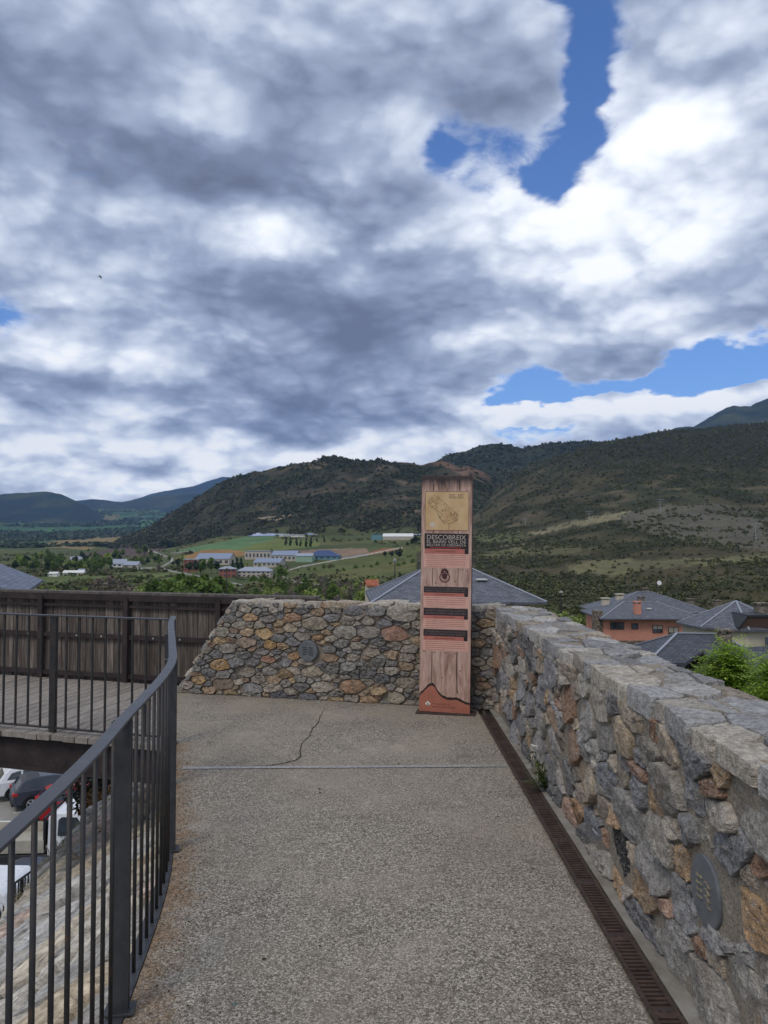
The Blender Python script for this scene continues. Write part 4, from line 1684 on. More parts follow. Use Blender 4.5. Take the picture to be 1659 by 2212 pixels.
def block(v1h, v0h, v0r, v0t, first=False):
    hb = sheet('title_band', M_BLACK, .07, .935, v0h, v1h, .0012)
    if first:
        text('DESCOBREIX', .115, .885, 1.606, 1.648, M_LETTER, hb)
        text('EL BARRI VELL DE', .115, .885, 1.571, 1.599, M_LETTER, hb)
        text('BELLVER DE CERDANYA', .115, .885, 1.543, 1.565, M_LETTER, hb)
        mb = MB()
        scribble(mb, .18, .8, 1.531, .008, rg)
        build_on(mb, 'red_small_print', M_INKR, hb)
    else:
        mb = MB()
        hh = v1h - v0h
        for row in (.68, .3):
            u = .1
            while u < .9:
                wd = rg.uniform(.006, .02)
                vv = v0h + hh * row
                strip_on(mb, [(u, vv - hh * .13), (u, vv + hh * .13)], .0026, .0027)
                if rg.random() < .6:
                    q = vv + hh * rg.choice((-.13, 0, .13))
                    strip_on(mb, [(u, q), (u + wd * .7, q)], .002, .0027)
                u += wd
        build_on(mb, 'title_print', flatmat('dim_letter_print', srgb(112, 98, 96), .1), hb)
    rb = sheet('red_band', M_RED, .075, .86, v0r, v0h - .001, .0012)
    mb = MB()
    scribble(mb, .28, .68, (v0r + v0h) / 2, (v0h - v0r) * .35, rg)
    build_on(mb, 'band_print', M_INKP, rb)
    sq = sheet('number_square', M_BLACK, .862, .935, v0r, v0h - .001, .0012)
    tb = sheet('text_panel', M_PINK, .06, .955, v0t, v0r - .001, .0012)
    mb = MB()
    n = max(4, int((v0r - v0t) / .0185))
    for i in range(n):
        v = v0r - (v0r - v0t) * (i + .75) / (n + .4)
        scribble(mb, .11, .88 if i < n - 1 else .5, v, .0042, rg)
    build_on(mb, 'small_print', M_INKP, tb)


block(1.662, 1.520, 1.474, 1.344, True)
block(1.168, 1.112, 1.080, .975)
block(.968, .902, .871, .778)
block(.772, .710, .673, .575)
# printed door knocker
def disc(mb, u, v, r0, r1, w, e=1.0, seg=28, th=.0008):
    """flat annulus"""
    c = tp(u, v, w)
    X, Z = MT.to_3x3() @ Vector((1, 0, 0)), MT.to_3x3() @ Vector((0, 0, 1))
    N = MT.to_3x3() @ Vector((0, -th, 0))
    for i in range(seg):
        a, b = 2 * math.pi * i / seg, 2 * math.pi * (i + 1) / seg
        q = lambda r, t: c + X * (r * math.cos(t)) + Z * (r * e * math.sin(t)) + N
        if r0 > 0:
            mb.poly([q(r0, a), q(r1, a), q(r1, b), q(r0, b)])
        else:
            mb.poly([c + N, q(r1, a), q(r1, b)])


kn = MB()
disc(kn, .475, 1.298, 0, .036, .0012, 1.1)
disc(kn, .475, 1.256, .036, .05, .0018)
disc(kn, .475, 1.262, 0, .024, .0018)
ko = build_on(kn, 'knocker_print', M_KNOCK, face)
kl = MB()
disc(kl, .475, 1.256, .038, .042, .0026)
disc(kl, .472, 1.309, 0, .006, .0022)
for i in range(10):
    a = math.pi * (1.15 + .7 * i / 9)
    strip_on(kl, [(.475 + .03 * math.cos(a) / TW, 1.256 + .03 * math.sin(a)), (.475 + .03 * math.cos(a + .2) / TW, 1.256 + .03 * math.sin(a + .2))], .008, .0028)
build_on(kl, 'knocker_shine', M_KLIGHT, face)
# burnt edge over the terracotta foot
cp = [(270, 1745), (300, 1710), (350, 1665), (400, 1610), (440, 1570), (480, 1545), (520, 1555), (550, 1590), (580, 1640), (610, 1690), (650, 1725), (700, 1750), (760, 1768), (820, 1770), (880, 1756), (930, 1770), (980, 1795), (1040, 1822), (1120, 1835)]
uv = [(min(.994, max(.006, (x - 285) / 835)), 1.13 - .000563 * y) for x, y in cp]
mb = MB()
N = MT.to_3x3() @ Vector((0, -.0012, 0))
for (a, b), (c, d) in zip(uv[:-1], uv[1:]):
    mb.prism([tp(a, .0135, .0012), tp(c, .0135, .0012), tp(c, d, .0012), tp(a, b, .0012)], N)
tf = mb.build('terracotta_foot', M_TERRA, tot)
winding_fix(tf)
mb = MB()
fine = []
for (a, b), (c, d) in zip(uv[:-1], uv[1:]):
    for k in range(4):
        t = k / 4
        u_, v_ = a + (c - a) * t, b + (d - b) * t
        fine.append((u_, v_ + .006 * noise.noise((u_ * 40, 1, 2))))
fine.append(uv[-1])
for i, ((a, b), (c, d)) in enumerate(zip(fine[:-1], fine[1:])):
    h0 = .016 + .014 * abs(noise.noise((a * 9, 5, 5)))
    h1 = .016 + .014 * abs(noise.noise((c * 9, 5, 5)))
    mb.poly([tp(a, b - .006, .0028), tp(c, d - .006, .0028), tp(c, d + h1, .0028), tp(a, b + h0, .0028)])
build_on(mb, 'burnt_edge', M_CHAR, face)
# town emblem and name
em = MB()
c = ((430 - 285) / 835, 1.13 - .000563 * 1855)
hx, hz = .026 / TW, .024
em.prism([tp(c[0] - hx, c[1], .0026), tp(c[0], c[1] - hz, .0026), tp(c[0] + hx, c[1], .0026), tp(c[0], c[1] + hz, .0026)], N * .5)
eo = build_on(em, 'town_emblem', M_WHITE, tf)
em = MB()
em.poly([tp(c[0] - hx * .3, c[1] - .012, .0036), tp(c[0] + hx * .3, c[1] - .012, .0036), tp(c[0] + hx * .12, c[1] + .004, .0036), tp(c[0], c[1] + .013, .0036), tp(c[0] - hx * .12, c[1] + .004, .0036)])
em.poly([tp(c[0] - hx * .16, c[1] - .026, .0036), tp(c[0] + hx * .16, c[1] - .026, .0036), tp(c[0] + hx * .05, c[1] - .014, .0036), tp(c[0] - hx * .05, c[1] - .014, .0036)])
build_on(em, 'emblem_mark', M_CHAR, tf)
text('Ajuntament de', .26, .6, 1.13 - .000563 * 1872, 1.13 - .000563 * 1838, M_CHAR, tf, .0027)
text('Bellver de Cerdanya', .26, .71, 1.13 - .000563 * 1922, 1.13 - .000563 * 1884, M_CHAR, tf, .0027)
mb = MB()
mb.box((.012, -.02, .005), (.55, .17, .01), M=Matrix.Translation(TB) @ Matrix.Rotation(t_ang, 4, 'Z'))
mb.build('base_plate', M_RUST, tot)
# ------------------------------------------------------------------ valley, hills, mountains
HOR = 1167.0
VX = 825.0


def lerp_cols(cols, x):
    """cols {x: [(Y, z)...]} -> arrays helper"""
    xs = sorted(cols)
    return xs


GCOLS = {
    -700: [(8, -12), (35, -11.2), (60, -13), (110, -21), (200, -30), (500, -34), (1000, -33), (1500, -30), (2200, -26), (3000, -18), (4000, 0), (5000, 40), (7000, 160), (9000, 330), (11500, 520)],
    0: [(8, -11.5), (35, -11.05), (60, -13), (110, -21), (200, -30), (500, -34), (1000, -33), (1500, -30), (2200, -24), (3000, -14), (4000, 6), (5000, 50), (7000, 165), (9000, 340), (11500, 530)],
    330: [(8, -11.5), (35, -11.05), (60, -13), (110, -21), (200, -30), (500, -34), (1000, -33), (1500, -28), (2000, -20), (3000, -10), (4000, 10), (5000, 55), (7000, 170), (9000, 345), (11500, 540)],
    500: [(8, -11), (35, -11.5), (60, -14), (110, -22), (200, -30), (500, -34), (700, -34), (850, -30), (1000, -23.5), (1250, -15), (1600, 10), (2200, 10), (4000, 10), (11500, 30)],
    700: [(8, -9), (35, -11), (60, -14), (110, -22), (200, -29), (500, -33), (700, -33), (850, -27), (1000, -20), (1250, -3), (1600, 12), (2200, 12), (4000, 10), (11500, 30)],
    850: [(8, -8), (35, -9), (60, -13), (110, -21), (200, -28), (500, -33), (700, -31), (850, -25), (1000, -16), (1250, 1), (1600, 14), (2200, 14), (4000, 10), (11500, 30)],
    1000: [(8, -8), (35, -9), (60, -12), (110, -19), (200, -27), (300, -29), (500, -28), (700, -22), (900, -11), (1250, 5), (1600, 14), (2200, 14), (4000, 10), (11500, 30)],
    1200: [(8, -8), (35, -9), (60, -11), (110, -15), (200, -24), (300, -31), (500, -38), (700, -45), (900, -50), (1250, -50), (11500, -50)],
    2400: [(8, -8), (35, -9), (60, -11), (110, -14), (200, -24), (300, -31), (500, -40), (700, -45), (900, -50), (1250, -50), (11500, -50)],
}
_gx = sorted(GCOLS)


def ground_z(px, Y):
    """height of the valley floor along the direction px, at depth Y (arrays)"""
    px, Y = np.broadcast_arrays(np.asarray(px, float), np.asarray(Y, float))
    zs = np.stack([np.interp(Y, [a for a, _ in GCOLS[x]], [b for _, b in GCOLS[x]]) for x in _gx])
    out = np.zeros_like(px)
    for k in range(len(_gx) - 1):
        a, b = _gx[k], _gx[k + 1]
        t = np.clip((px - a) / (b - a), 0, 1)
        t = t * t * (3 - 2 * t)
        m_ = (px >= a) & ((px < b) | (k == len(_gx) - 2))
        out = np.where(m_, zs[k] * (1 - t) + zs[k + 1] * t, out)
    return np.where(px < _gx[0], zs[0], out)


def gz(X, Y):
    return float(ground_z(VX + F_PX * X / max(Y, 1e-3), Y))


def on_ground(x, y):
    """the valley point seen in the direction (x, y)"""
    d = ray(x, y)
    lo = None
    for Y in np.geomspace(12, 11000, 700):
        p = (d[0] * Y / d[1], Y, EYE + d[2] * Y / d[1])
        if p[2] <= gz(p[0], Y):
            return Vector((p[0], Y, gz(p[0], Y)))
    Y = 1500
    return Vector((d[0] * Y / d[1], Y, gz(d[0] * Y / d[1], Y)))


def vnoise(x, y, seed=0):
    """value noise on arrays"""
    xi, yi = np.floor(x).astype(np.int64), np.floor(y).astype(np.int64)
    xf, yf = x - xi, y - yi
    u, v = xf * xf * (3 - 2 * xf), yf * yf * (3 - 2 * yf)

    def h(a, b):
        n = (a * 374761393 + b * 668265263 + seed * 1442695041) & 0xFFFFFFFF
        n = ((n ^ (n >> 13)) * 1274126177) & 0xFFFFFFFF
        return ((n ^ (n >> 16)) & 0xFFFFFF) / float(0xFFFFFF)
    return (h(xi, yi) * (1 - u) + h(xi + 1, yi) * u) * (1 - v) + (h(xi, yi + 1) * (1 - u) + h(xi + 1, yi + 1) * u) * v


def fbm(x, y, o=5, seed=0, r=0.5):
    s, a, t = 0, 1.0, 0
    for k in range(o):
        s = s + a * vnoise(x, y, seed + k)
        t += a
        a *= r
        x, y = x * 2.03 + 17.1, y * 2.03 + 5.7
    return s / t


def in_poly(px, py, poly):
    ins = np.zeros(px.shape, bool)
    k = len(poly)
    for i in range(k):
        (x1, y1), (x2, y2) = poly[i], poly[(i + 1) % k]
        if y1 == y2:
            continue
        c = ((y1 > py) != (y2 > py)) & (px < (x2 - x1) * (py - y1) / (y2 - y1) + x1)
        ins ^= c
    return ins


def near_line(px, py, pts, w):
    d = np.full(px.shape, 1e9)
    for (a, b), (c, e) in zip(pts[:-1], pts[1:]):
        vx, vy = c - a, e - b
        t = np.clip(((px - a) * vx + (py - b) * vy) / (vx * vx + vy * vy), 0, 1)
        d = np.minimum(d, np.hypot(px - a - t * vx, (py - b - t * vy) * 2.2))
    return d < w


def lin3(c):
    return np.array(srgb(*c)[:3])


def land_fn(nt):
    P = nt.geo(0)
    c = nt.attr('Col')
    a = nt.noise(P, 0.02, 6.0, 0.65)
    b = nt.noise(P, 0.25, 5.0, 0.7)
    c = nt.mixc(nt.maprange(a, 0.35, 0.65, 0, .7), nt.v('SCALE', c, 0.75), nt.v('MULTIPLY', c, (1.25, 1.22, 1.1)))
    c = nt.mixc(nt.maprange(b, 0.35, 0.65, 0, .8), nt.v('SCALE', c, 0.6), nt.v('SCALE', c, 1.2))
    return c, nt.bump(b, 0.6, 0.5)


M_LAND = mat('meadow_and_scrub', land_fn, 0.95, spec=.1)

# colours of the plots as they lie on the valley floor
MEADOW, PALEM = (100, 116, 66), (120, 126, 78)
PLOTS = [
    ([(375, 1190), (470, 1172), (560, 1153), (600, 1152), (590, 1166), (500, 1190), (430, 1195)], (104, 134, 92)),
    ([(500, 1190), (600, 1163), (690, 1170), (690, 1180), (560, 1192), (520, 1199)], (118, 128, 72)),
    ([(380, 1206), (440, 1188), (500, 1187), (548, 1196), (470, 1212)], (158, 124, 78)),
    ([(80, 1180), (130, 1166), (250, 1158), (320, 1150), (330, 1153), (250, 1170), (190, 1188)], (150, 130, 86)),
    ([(160, 1200), (230, 1188), (350, 1165), (400, 1168), (330, 1195), (240, 1206)], (104, 88, 82)),
    ([(0, 1136), (160, 1130), (300, 1120), (420, 1085), (480, 1100), (330, 1150), (120, 1165), (0, 1160)], (74, 104, 66)),
    ([(170, 1115), (260, 1112), (250, 1126), (150, 1128)], (126, 120, 82)),
    ([(280, 1128), (350, 1118), (380, 1128), (300, 1140)], (88, 128, 74)),
    ([(30, 1148), (120, 1142), (130, 1150), (40, 1156)], (84, 124, 70)),
    ([(770, 1200), (830, 1184), (905, 1186), (905, 1200), (850, 1204)], (152, 104, 78)),
    ([(560, 1200), (640, 1190), (700, 1186), (790, 1184), (800, 1196), (730, 1203), (640, 1200)], (150, 128, 108)),
    ([(735, 1204), (790, 1196), (800, 1202), (760, 1210)], (150, 146, 142)),
    ([(620, 1236), (700, 1216), (850, 1190), (905, 1180), (905, 1240), (800, 1262), (700, 1262)], (98, 104, 62)),
    ([(640, 1248), (760, 1232), (905, 1205), (905, 1225), (760, 1250)], (112, 112, 68)),
    ([(75, 1245), (330, 1240), (480, 1250), (560, 1278), (80, 1278)], (104, 116, 68)),
    ([(240, 1243), (380, 1238), (370, 1247), (250, 1252)], (116, 130, 76)),
]
ROADS = [
    ([(300, 1188), (334, 1192), (352, 1199), (371, 1206.5), (373, 1212), (360, 1219), (347, 1226), (370, 1233), (403, 1239), (463, 1251), (515, 1261.5), (562, 1273), (620, 1288)], 3.2, (170, 166, 160)),
    ([(347, 1226), (318, 1227), (300, 1228)], 3.5, (160, 158, 152)),
    ([(613, 1234), (650, 1224), (688, 1217), (746, 1206), (785, 1200), (850, 1186), (868, 1184)], 2.4, (190, 182, 170)),
    ([(606, 1241), (622, 1250), (641, 1256), (674, 1261), (717, 1268), (760, 1274)], 2.2, (168, 160, 148)),
    ([(587, 1252), (641, 1257)], 2.0, (168, 160, 148)),
    ([(372, 1195), (420, 1190)], 2.2, (156, 148, 138)),
]
pxs = np.linspace(-620, 2300, 900)
Ys = np.concatenate([np.geomspace(9, 300, 70), np.geomspace(310, 2000, 250), np.geomspace(2030, 11500, 110)])
PX, YY = np.meshgrid(pxs, Ys, indexing='ij')
ZZ = ground_z(PX, YY)
XX = YY * (PX - VX) / F_PX
ZZ = ZZ + (fbm(XX / 90, YY / 90, 4, 3) - .5) * np.clip((YY - 120) / 300, 0, 1) * 5 * np.clip(1 + (YY - 2000) / 1000, 1, 9)
PY = HOR - (ZZ - EYE) / YY * F_PX
colr = np.zeros(PX.shape + (3,))
mixn = fbm(XX / 140, YY / 140, 4, 9)
colr[:] = lin3((92, 100, 62))
colr += (mixn[..., None] - .5) * np.array([.10, .07, .02])
br_ = fbm(XX / 45, YY / 45, 4, 19)
colr = colr + np.clip(br_ - .55, 0, 1)[..., None] * np.array([.25, .12, .05])
pat = np.floor(fbm(XX / 420, YY / 700, 2, 21) * 9) % 3
far_ = (YY > 2300)
for k, c in enumerate(((78, 108, 64), (104, 122, 74), (62, 92, 56))):
    colr[far_ & (pat == k)] = lin3(c)
jx, jy = (fbm(PX / 14, PY / 6, 3, 5) - .5) * 5, (fbm(PX / 14, PY / 6, 3, 6) - .5) * 2
for poly, c in PLOTS:
    mk = in_poly(PX + jx, PY + jy, poly)
    colr[mk] = lin3(c) * (0.9 + 0.2 * fbm(XX / 30, YY / 30, 3, 4))[mk][:, None]
for pts, w, c in ROADS:
    mk = near_line(PX, PY, pts, w) & (YY > 380)
    colr[mk] = lin3(c)
colr[YY < 200] = lin3((84, 92, 56))
ni, nj = PX.shape
I = np.arange(ni * nj).reshape(ni, nj)
Fq = np.stack([I[:-1, :-1], I[1:, :-1], I[1:, 1:], I[:-1, 1:]], -1).reshape(-1, 4)
g = np_mesh('valley_ground', np.stack([XX, YY, ZZ], -1).reshape(-1, 3), Fq, M_LAND, np.clip(colr, 0.01, 1).reshape(-1, 3), True)
g['kind'] = 'structure'
# wide base sheet out to the horizon and behind the viewer
mb = MB()
mb.poly([(-30000, -30000, -62), (30000, -30000, -62), (30000, 30000, -62), (-30000, 30000, -62)], col=(.06, .08, .04, 1))
g = mb.build('ground', M_LAND)
g['kind'] = 'structure'


# ---- hills: rows from the foot to the crest, then down the far side
def hill(name, x0, x1, nx, foot, crest, Yf, Yc, nt_, amp, seed, colfn, prof=lambda t: t, rows=None, back=0.35):
    px = np.linspace(x0, x1, nx)
    if rows is None:
        T = np.concatenate([np.linspace(0, 1, nt_), 1 + np.linspace(0.04, 1, 14) * back])
        yf = np.interp(px, *zip(*foot))
        yc = np.interp(px, *zip(*crest))
        Ya = np.interp(px, *zip(*Yf))
        Yb = np.interp(px, *zip(*Yc))
        PXg, Tg = np.meshgrid(px, T, indexing='ij')
        Yg = Ya[:, None] + (Yb - Ya)[:, None] * Tg
        g = prof(np.clip(Tg, 0, 1))
        za = EYE + Ya * (HOR - yf) / F_PX
        zb = EYE + Yb * (HOR - yc) / F_PX
        pyg = yf[:, None] + (yc - yf)[:, None] * g
        Zg = EYE + Yg * (HOR - pyg) / F_PX
        dr_ = np.clip(Tg - 1, 0, 9) / back
        Zg = np.where(Tg > 1, zb[:, None] - (zb - za)[:, None] * 0.5 * dr_ ** 1.6, Zg)
    else:
        st = [r_[0] for r_ in rows]
        cx = [c for c, _ in rows[0][1]]
        T = np.concatenate([np.linspace(0, len(st) - 1, nt_), len(st) - 1 + np.linspace(0.04, 1, 14)])
        PXg, Tg = np.meshgrid(px, T, indexing='ij')
        Yg = np.interp(Tg, np.arange(len(st)), st)
        tab = np.stack([np.interp(px, [c for c, _ in r_[1]], [v for _, v in r_[1]]) for r_ in rows], -1)
        ztab = EYE + np.array(st)[None, :] * (HOR - tab) / F_PX
        Zg = np.stack([np.interp(T, np.arange(len(st)), ztab[i]) for i in range(nx)])
        dr_ = np.clip(Tg - len(st) + 1, 0, 1)
        Yg = np.where(dr_ > 0, st[-1] + dr_ * 900, Yg)
        Zg = Zg - dr_ ** 1.5 * 260
        k = np.array([1, 4, 6, 4, 1]) / 16
        for _ in range(6):
            Zp = np.pad(Zg, ((2, 2), (2, 2)), mode='edge')
            Zg2 = sum(k[i] * Zp[2:-2, i:i + Zg.shape[1]] for i in range(5))
            Zp = np.pad(Zg2, ((2, 2), (2, 2)), mode='edge')
            Zg = sum(k[i] * Zp[i:i + Zg.shape[0], 2:-2] for i in range(5))
    Xg = Yg * (PXg - VX) / F_PX
    L = amp[0]
    n1 = np.abs(fbm(Xg / L, Yg / (L * 1.6), 5, seed, .55) - .5) * 2
    n2 = fbm(Xg / (L * .22), Yg / (L * .22), 4, seed + 9) - .5
    fade = 1.0
    Zg = Zg + (n1 - .3) * amp[1] * fade + n2 * amp[2]
    PYg = HOR - (Zg - EYE) / Yg * F_PX
    cc = colfn(PXg, PYg, Xg, Yg, Zg)
    ni, nj = PXg.shape
    I = np.arange(ni * nj).reshape(ni, nj)
    Fq = np.stack([I[:-1, :-1], I[1:, :-1], I[1:, 1:], I[:-1, 1:]], -1).reshape(-1, 4)
    o = np_mesh(name, np.stack([Xg, Yg, Zg], -1).reshape(-1, 3), Fq, M_LAND, np.clip(cc, .004, 1).reshape(-1, 3), True)
    o['kind'] = 'structure'
    return Xg, Yg, Zg, PXg, PYg, cc


def blend(a, b, t):
    return a + (b - a) * np.clip(t, 0, 1)[..., None]


def col_main(px, py, X, Y, Z):
    n = fbm(X / 60, Y / 60, 5, 31)
    n2 = fbm(X / 220, Y / 220, 4, 37)
    c = np.zeros(px.shape + (3,))
    c[:] = lin3((86, 80, 64))
    c = blend(c, lin3((70, 72, 50)), (n2 - .4) * 4)
    c = blend(c, lin3((128, 112, 94)), (n - .58) * 6)
    c = blend(c, lin3((52, 58, 42)), (fbm(X / 35, Y / 35, 4, 43) - .5) * 5)
    jx_ = (fbm(px / 9, py / 5, 3, 2) - .5) * 16
    jy_ = (fbm(px / 9, py / 5, 3, 12) - .5) * 10
    mk = in_poly(px + jx_, py + jy_, [(850, 992), (930, 996), (1010, 990), (1060, 1015), (1060, 1034), (1000, 1026), (960, 1008), (860, 1003)])
    c[mk] = blend(np.broadcast_to(lin3((112, 88, 74)), c.shape), lin3((136, 112, 92)), (n - .4) * 3)[mk]
    c = blend(c, lin3((54, 58, 44)), np.minimum(.85, (fbm(X / 90, Y / 90, 4, 81) - .42) * 6))
    c = c * np.array([.92, .9, .88])
    for pts in ([(560, 1119), (585, 1122), (600, 1126)], [(570, 1118), (640, 1112), (668, 1108)], [(580, 1125), (620, 1118)]):
        c[near_line(px, py, pts, 2.4)] = lin3((172, 156, 134))
    mk = in_poly(px + jx_, py + jy_, [(585, 1140), (700, 1135), (905, 1140), (905, 1165), (600, 1158)])
    c[mk] = lin3((88, 92, 60))
    return c


A_ = hill('wooded_hill', 150, 1180, 420,
          [(150, 1192), (250, 1186), (330, 1186), (420, 1174), (480, 1166), (560, 1154), (700, 1153), (800, 1158), (900, 1153), (1050, 1150), (1180, 1150)],
          [(150, 1192), (215, 1186), (250, 1172), (300, 1147), (350, 1119), (400, 1086), (440, 1059), (480, 1037), (520, 1023), (560, 1013), (600, 1006), (640, 1001), (690, 989), (720, 985), (745, 983), (770, 989), (800, 991), (850, 995), (910, 1001), (950, 996), (1010, 1004), (1060, 1030), (1120, 1075), (1180, 1120)],
          [(150, 2200), (400, 1900), (560, 1650), (900, 1450), (1180, 1400)], [(150, 2400), (400, 2500), (700, 2300), (1180, 2100)],
          150, (170.0, 26.0, 7.0), 5, col_main, lambda t: t ** 0.92)


def col_back(px, py, X, Y, Z):
    n = fbm(X / 120, Y / 120, 4, 51)
    c = np.zeros(px.shape + (3,))
    c[:] = lin3((52, 60, 44))
    c = blend(c, lin3((80, 80, 58)), (n - .5) * 4)
    return c


C_ = hill('forest_hill', 900, 1420, 200, [(900, 1075), (1420, 1060)],
          [(900, 1010), (940, 1000), (970, 984), (1000, 972), (1030, 964), (1060, 961), (1100, 963), (1130, 969), (1160, 962), (1200, 956), (1280, 951), (1350, 960), (1420, 975)],
          [(900, 2500), (1420, 2500)], [(900, 3300), (1420, 3400)], 60, (260.0, 22.0, 8.0), 15, col_back)


def col_right(px, py, X, Y, Z):
    n = fbm(X / 45, Y / 45, 5, 61)
    n2 = fbm(X / 170, Y / 170, 4, 67)
    c = np.zeros(px.shape + (3,))
    c[:] = lin3((94, 90, 66))
    c = blend(c, lin3((74, 80, 54)), (n2 - .42) * 4)
    c = blend(c, lin3((120, 112, 88)), (n - .56) * 5)
    c = blend(c, lin3((60, 64, 46)), np.minimum(.85, (fbm(X / 55, Y / 55, 4, 91) - .43) * 6))
    c = blend(c, lin3((58, 62, 46)), (1040 - py) / 60) * np.array([.82, .77, .77])  # whole hill toned down, cloud shade put into its land colour
    jx_ = (fbm(px / 20, py / 8, 4, 2) - .5) * 60
    jy_ = (fbm(px / 20, py / 8, 4, 12) - .5) * 22
    for poly, col in (([(1140, 1152), (1200, 1139), (1280, 1119), (1340, 1108), (1440, 1098), (1440, 1112), (1330, 1124), (1250, 1137), (1160, 1156)], (150, 142, 112)),
                      ([(1330, 1112), (1440, 1092), (1560, 1088), (1659, 1104), (1700, 1190), (1560, 1185), (1440, 1160), (1360, 1140)], (106, 102, 90)),
                      ([(1220, 1222), (1330, 1206), (1420, 1208), (1560, 1205), (1659, 1195), (1659, 1212), (1420, 1226), (1340, 1240), (1240, 1240)], (128, 124, 90)),
                      ([(1030, 1150), (1130, 1150), (1130, 1172), (1030, 1172)], (104, 108, 72)),
                      ([(1030, 1192), (1180, 1178), (1300, 1180), (1250, 1192), (1100, 1205), (1030, 1204)], (112, 110, 78))):
        mk = in_poly(px + jx_ * .5, py + jy_ * .5, poly)
        c[mk] = blend(c, lin3(col), 0.35 + n * .9)[mk]
    for pts in ([(1035, 1206), (1075, 1203)], [(1165, 1146), (1260, 1120), (1330, 1110)], [(1080, 1180), (1180, 1172)], [(1110, 1185), (1170, 1174)]):
        mk = near_line(px, py + jy_ * .1, pts, 2.0)
        c[mk] = blend(c, lin3((170, 158, 132)), np.full(px.shape, .55))[mk]
    return c


def row(Y, *ys):
    return (Y, list(zip((900, 1040, 1130, 1300, 1450, 1659, 2150), ys)))


B_ = hill('scrub_hill', 900, 2150, 480, None, None, None, None, 190, (75.0, 9.0, 3.5), 25, col_right, rows=[
    row(120, 1345, 1340, 1338, 1338, 1338, 1338, 1338),
    row(200, 1335, 1320, 1312, 1312, 1315, 1316, 1316),
    row(350, 1290, 1272, 1278, 1283, 1278, 1270, 1262),
    row(500, 1262, 1235, 1245, 1236, 1222, 1210, 1200),
    row(700, 1228, 1200, 1200, 1180, 1164, 1160, 1150),
    row(950, 1196, 1172, 1158, 1125, 1100, 1100, 1095),
    row(1250, 1180, 1140, 1105, 1062, 1042, 1038, 1025),
    row(1550, 1170, 1105, 1055, 1002, 985, 970, 955),
    row(1950, 1165, 1085, 1003, 950, 921, 905, 885)])


def col_far(px, py, X, Y, Z):
    c = np.zeros(px.shape + (3,))
    c[:] = lin3((44, 56, 50))
    return blend(c, lin3((76, 82, 60)), (fbm(X / 300, Y / 300, 4, 71) - .5) * 4)


D_ = hill('low_hill', -420, 330, 160, [(-420, 1142), (0, 1142), (120, 1138), (200, 1132), (330, 1128)],
          [(-420, 1058), (-200, 1062), (0, 1066), (60, 1062), (100, 1061), (130, 1067), (155, 1077), (185, 1092), (220, 1112), (270, 1130), (330, 1134)],
          [(-420, 6700), (330, 6800)], [(-420, 8000), (330, 7800)], 50, (420.0, 34.0, 12.0), 35, col_far)
E_ = hill('far_ridge', 60, 640, 160, [(60, 1122), (640, 1122)],
          [(60, 1086), (150, 1081), (200, 1077), (240, 1081), (262, 1083), (300, 1077), (360, 1068), (420, 1064), (520, 1075), (640, 1090)],
          [(60, 8600), (640, 8600)], [(60, 10400), (640, 10400)], 40, (700.0, 40.0, 14.0), 45, col_far)
F_ = hill('far_mountain', 230, 760, 160, [(230, 1104), (760, 1104)],
          [(230, 1090), (280, 1082), (330, 1066), (370, 1056), (420, 1047), (450, 1039), (480, 1030), (540, 1030), (640, 1050), (760, 1080)],
          [(230, 11800), (760, 11800)], [(230, 14500), (760, 14500)], 40, (900.0, 70.0, 20.0), 55, col_far)
H_ = hill('high_mountain', 1440, 2150, 160, [(1440, 960), (2150, 940)],
          [(1440, 930), (1500, 920), (1530, 902), (1550, 890), (1572, 878), (1590, 872), (1606, 874), (1625, 873), (1659, 863), (1750, 830), (1900, 800), (2150, 790)],
          [(1440, 4600), (2150, 4600)], [(1440, 6500), (2150, 6500)], 50, (420.0, 60.0, 24.0), 65, col_far)

# ------------------------------------------------------------------ scrub and woods on the hills
M_SCRUB = leaf_mat('scrub_leaves', srgb(74, 80, 56), srgb(98, 100, 72), 0.15)


def clumps(name, pos, size, cols, nq, seed, label=None, flatk=1.0):
    """many rough shrubs as one mesh: every shrub is a ball of small leaf faces"""
    rs = np.random.RandomState(seed)
    n = len(pos)
    d = rs.normal(size=(n, nq, 3))
    d /= np.linalg.norm(d, axis=-1, keepdims=True)
    r = rs.uniform(.35, 1.0, (n, nq, 1)) ** .5
    lump = 0.75 + 0.5 * rs.rand(n, nq, 1)
    c = d * r * lump
    c[..., 2] = np.abs(c[..., 2]) * flatk * 1.15 - .12
    ctr = pos[:, None, :] + c * size[:, None, None]
    nrm = d + rs.normal(size=d.shape) * .45
    nrm /= np.linalg.norm(nrm, axis=-1, keepdims=True)
    a = np.cross(nrm, rs.normal(size=d.shape))
    a /= np.linalg.norm(a, axis=-1, keepdims=True)
    b = np.cross(nrm, a)
    s = size[:, None, None] * rs.uniform(.22, .42, (n, nq, 1)) * (24 / nq) ** .4
    V = np.stack([ctr - a * s - b * s * .6, ctr + a * s * .9 - b * s, ctr + a * s + b * s * .7, ctr - a * s * .6 + b * s], 2)
    V = V.reshape(-1, 3)
    Fq = np.arange(len(V)).reshape(-1, 4)
    cc = np.repeat(cols, nq * 4, axis=0) * np.repeat(rs.uniform(.8, 1.2, (n * nq, 1)), 4, axis=0)
    o = np_mesh(name, V, Fq, M_SCRUB, cc)
    o['kind'] = 'stuff'
    return o


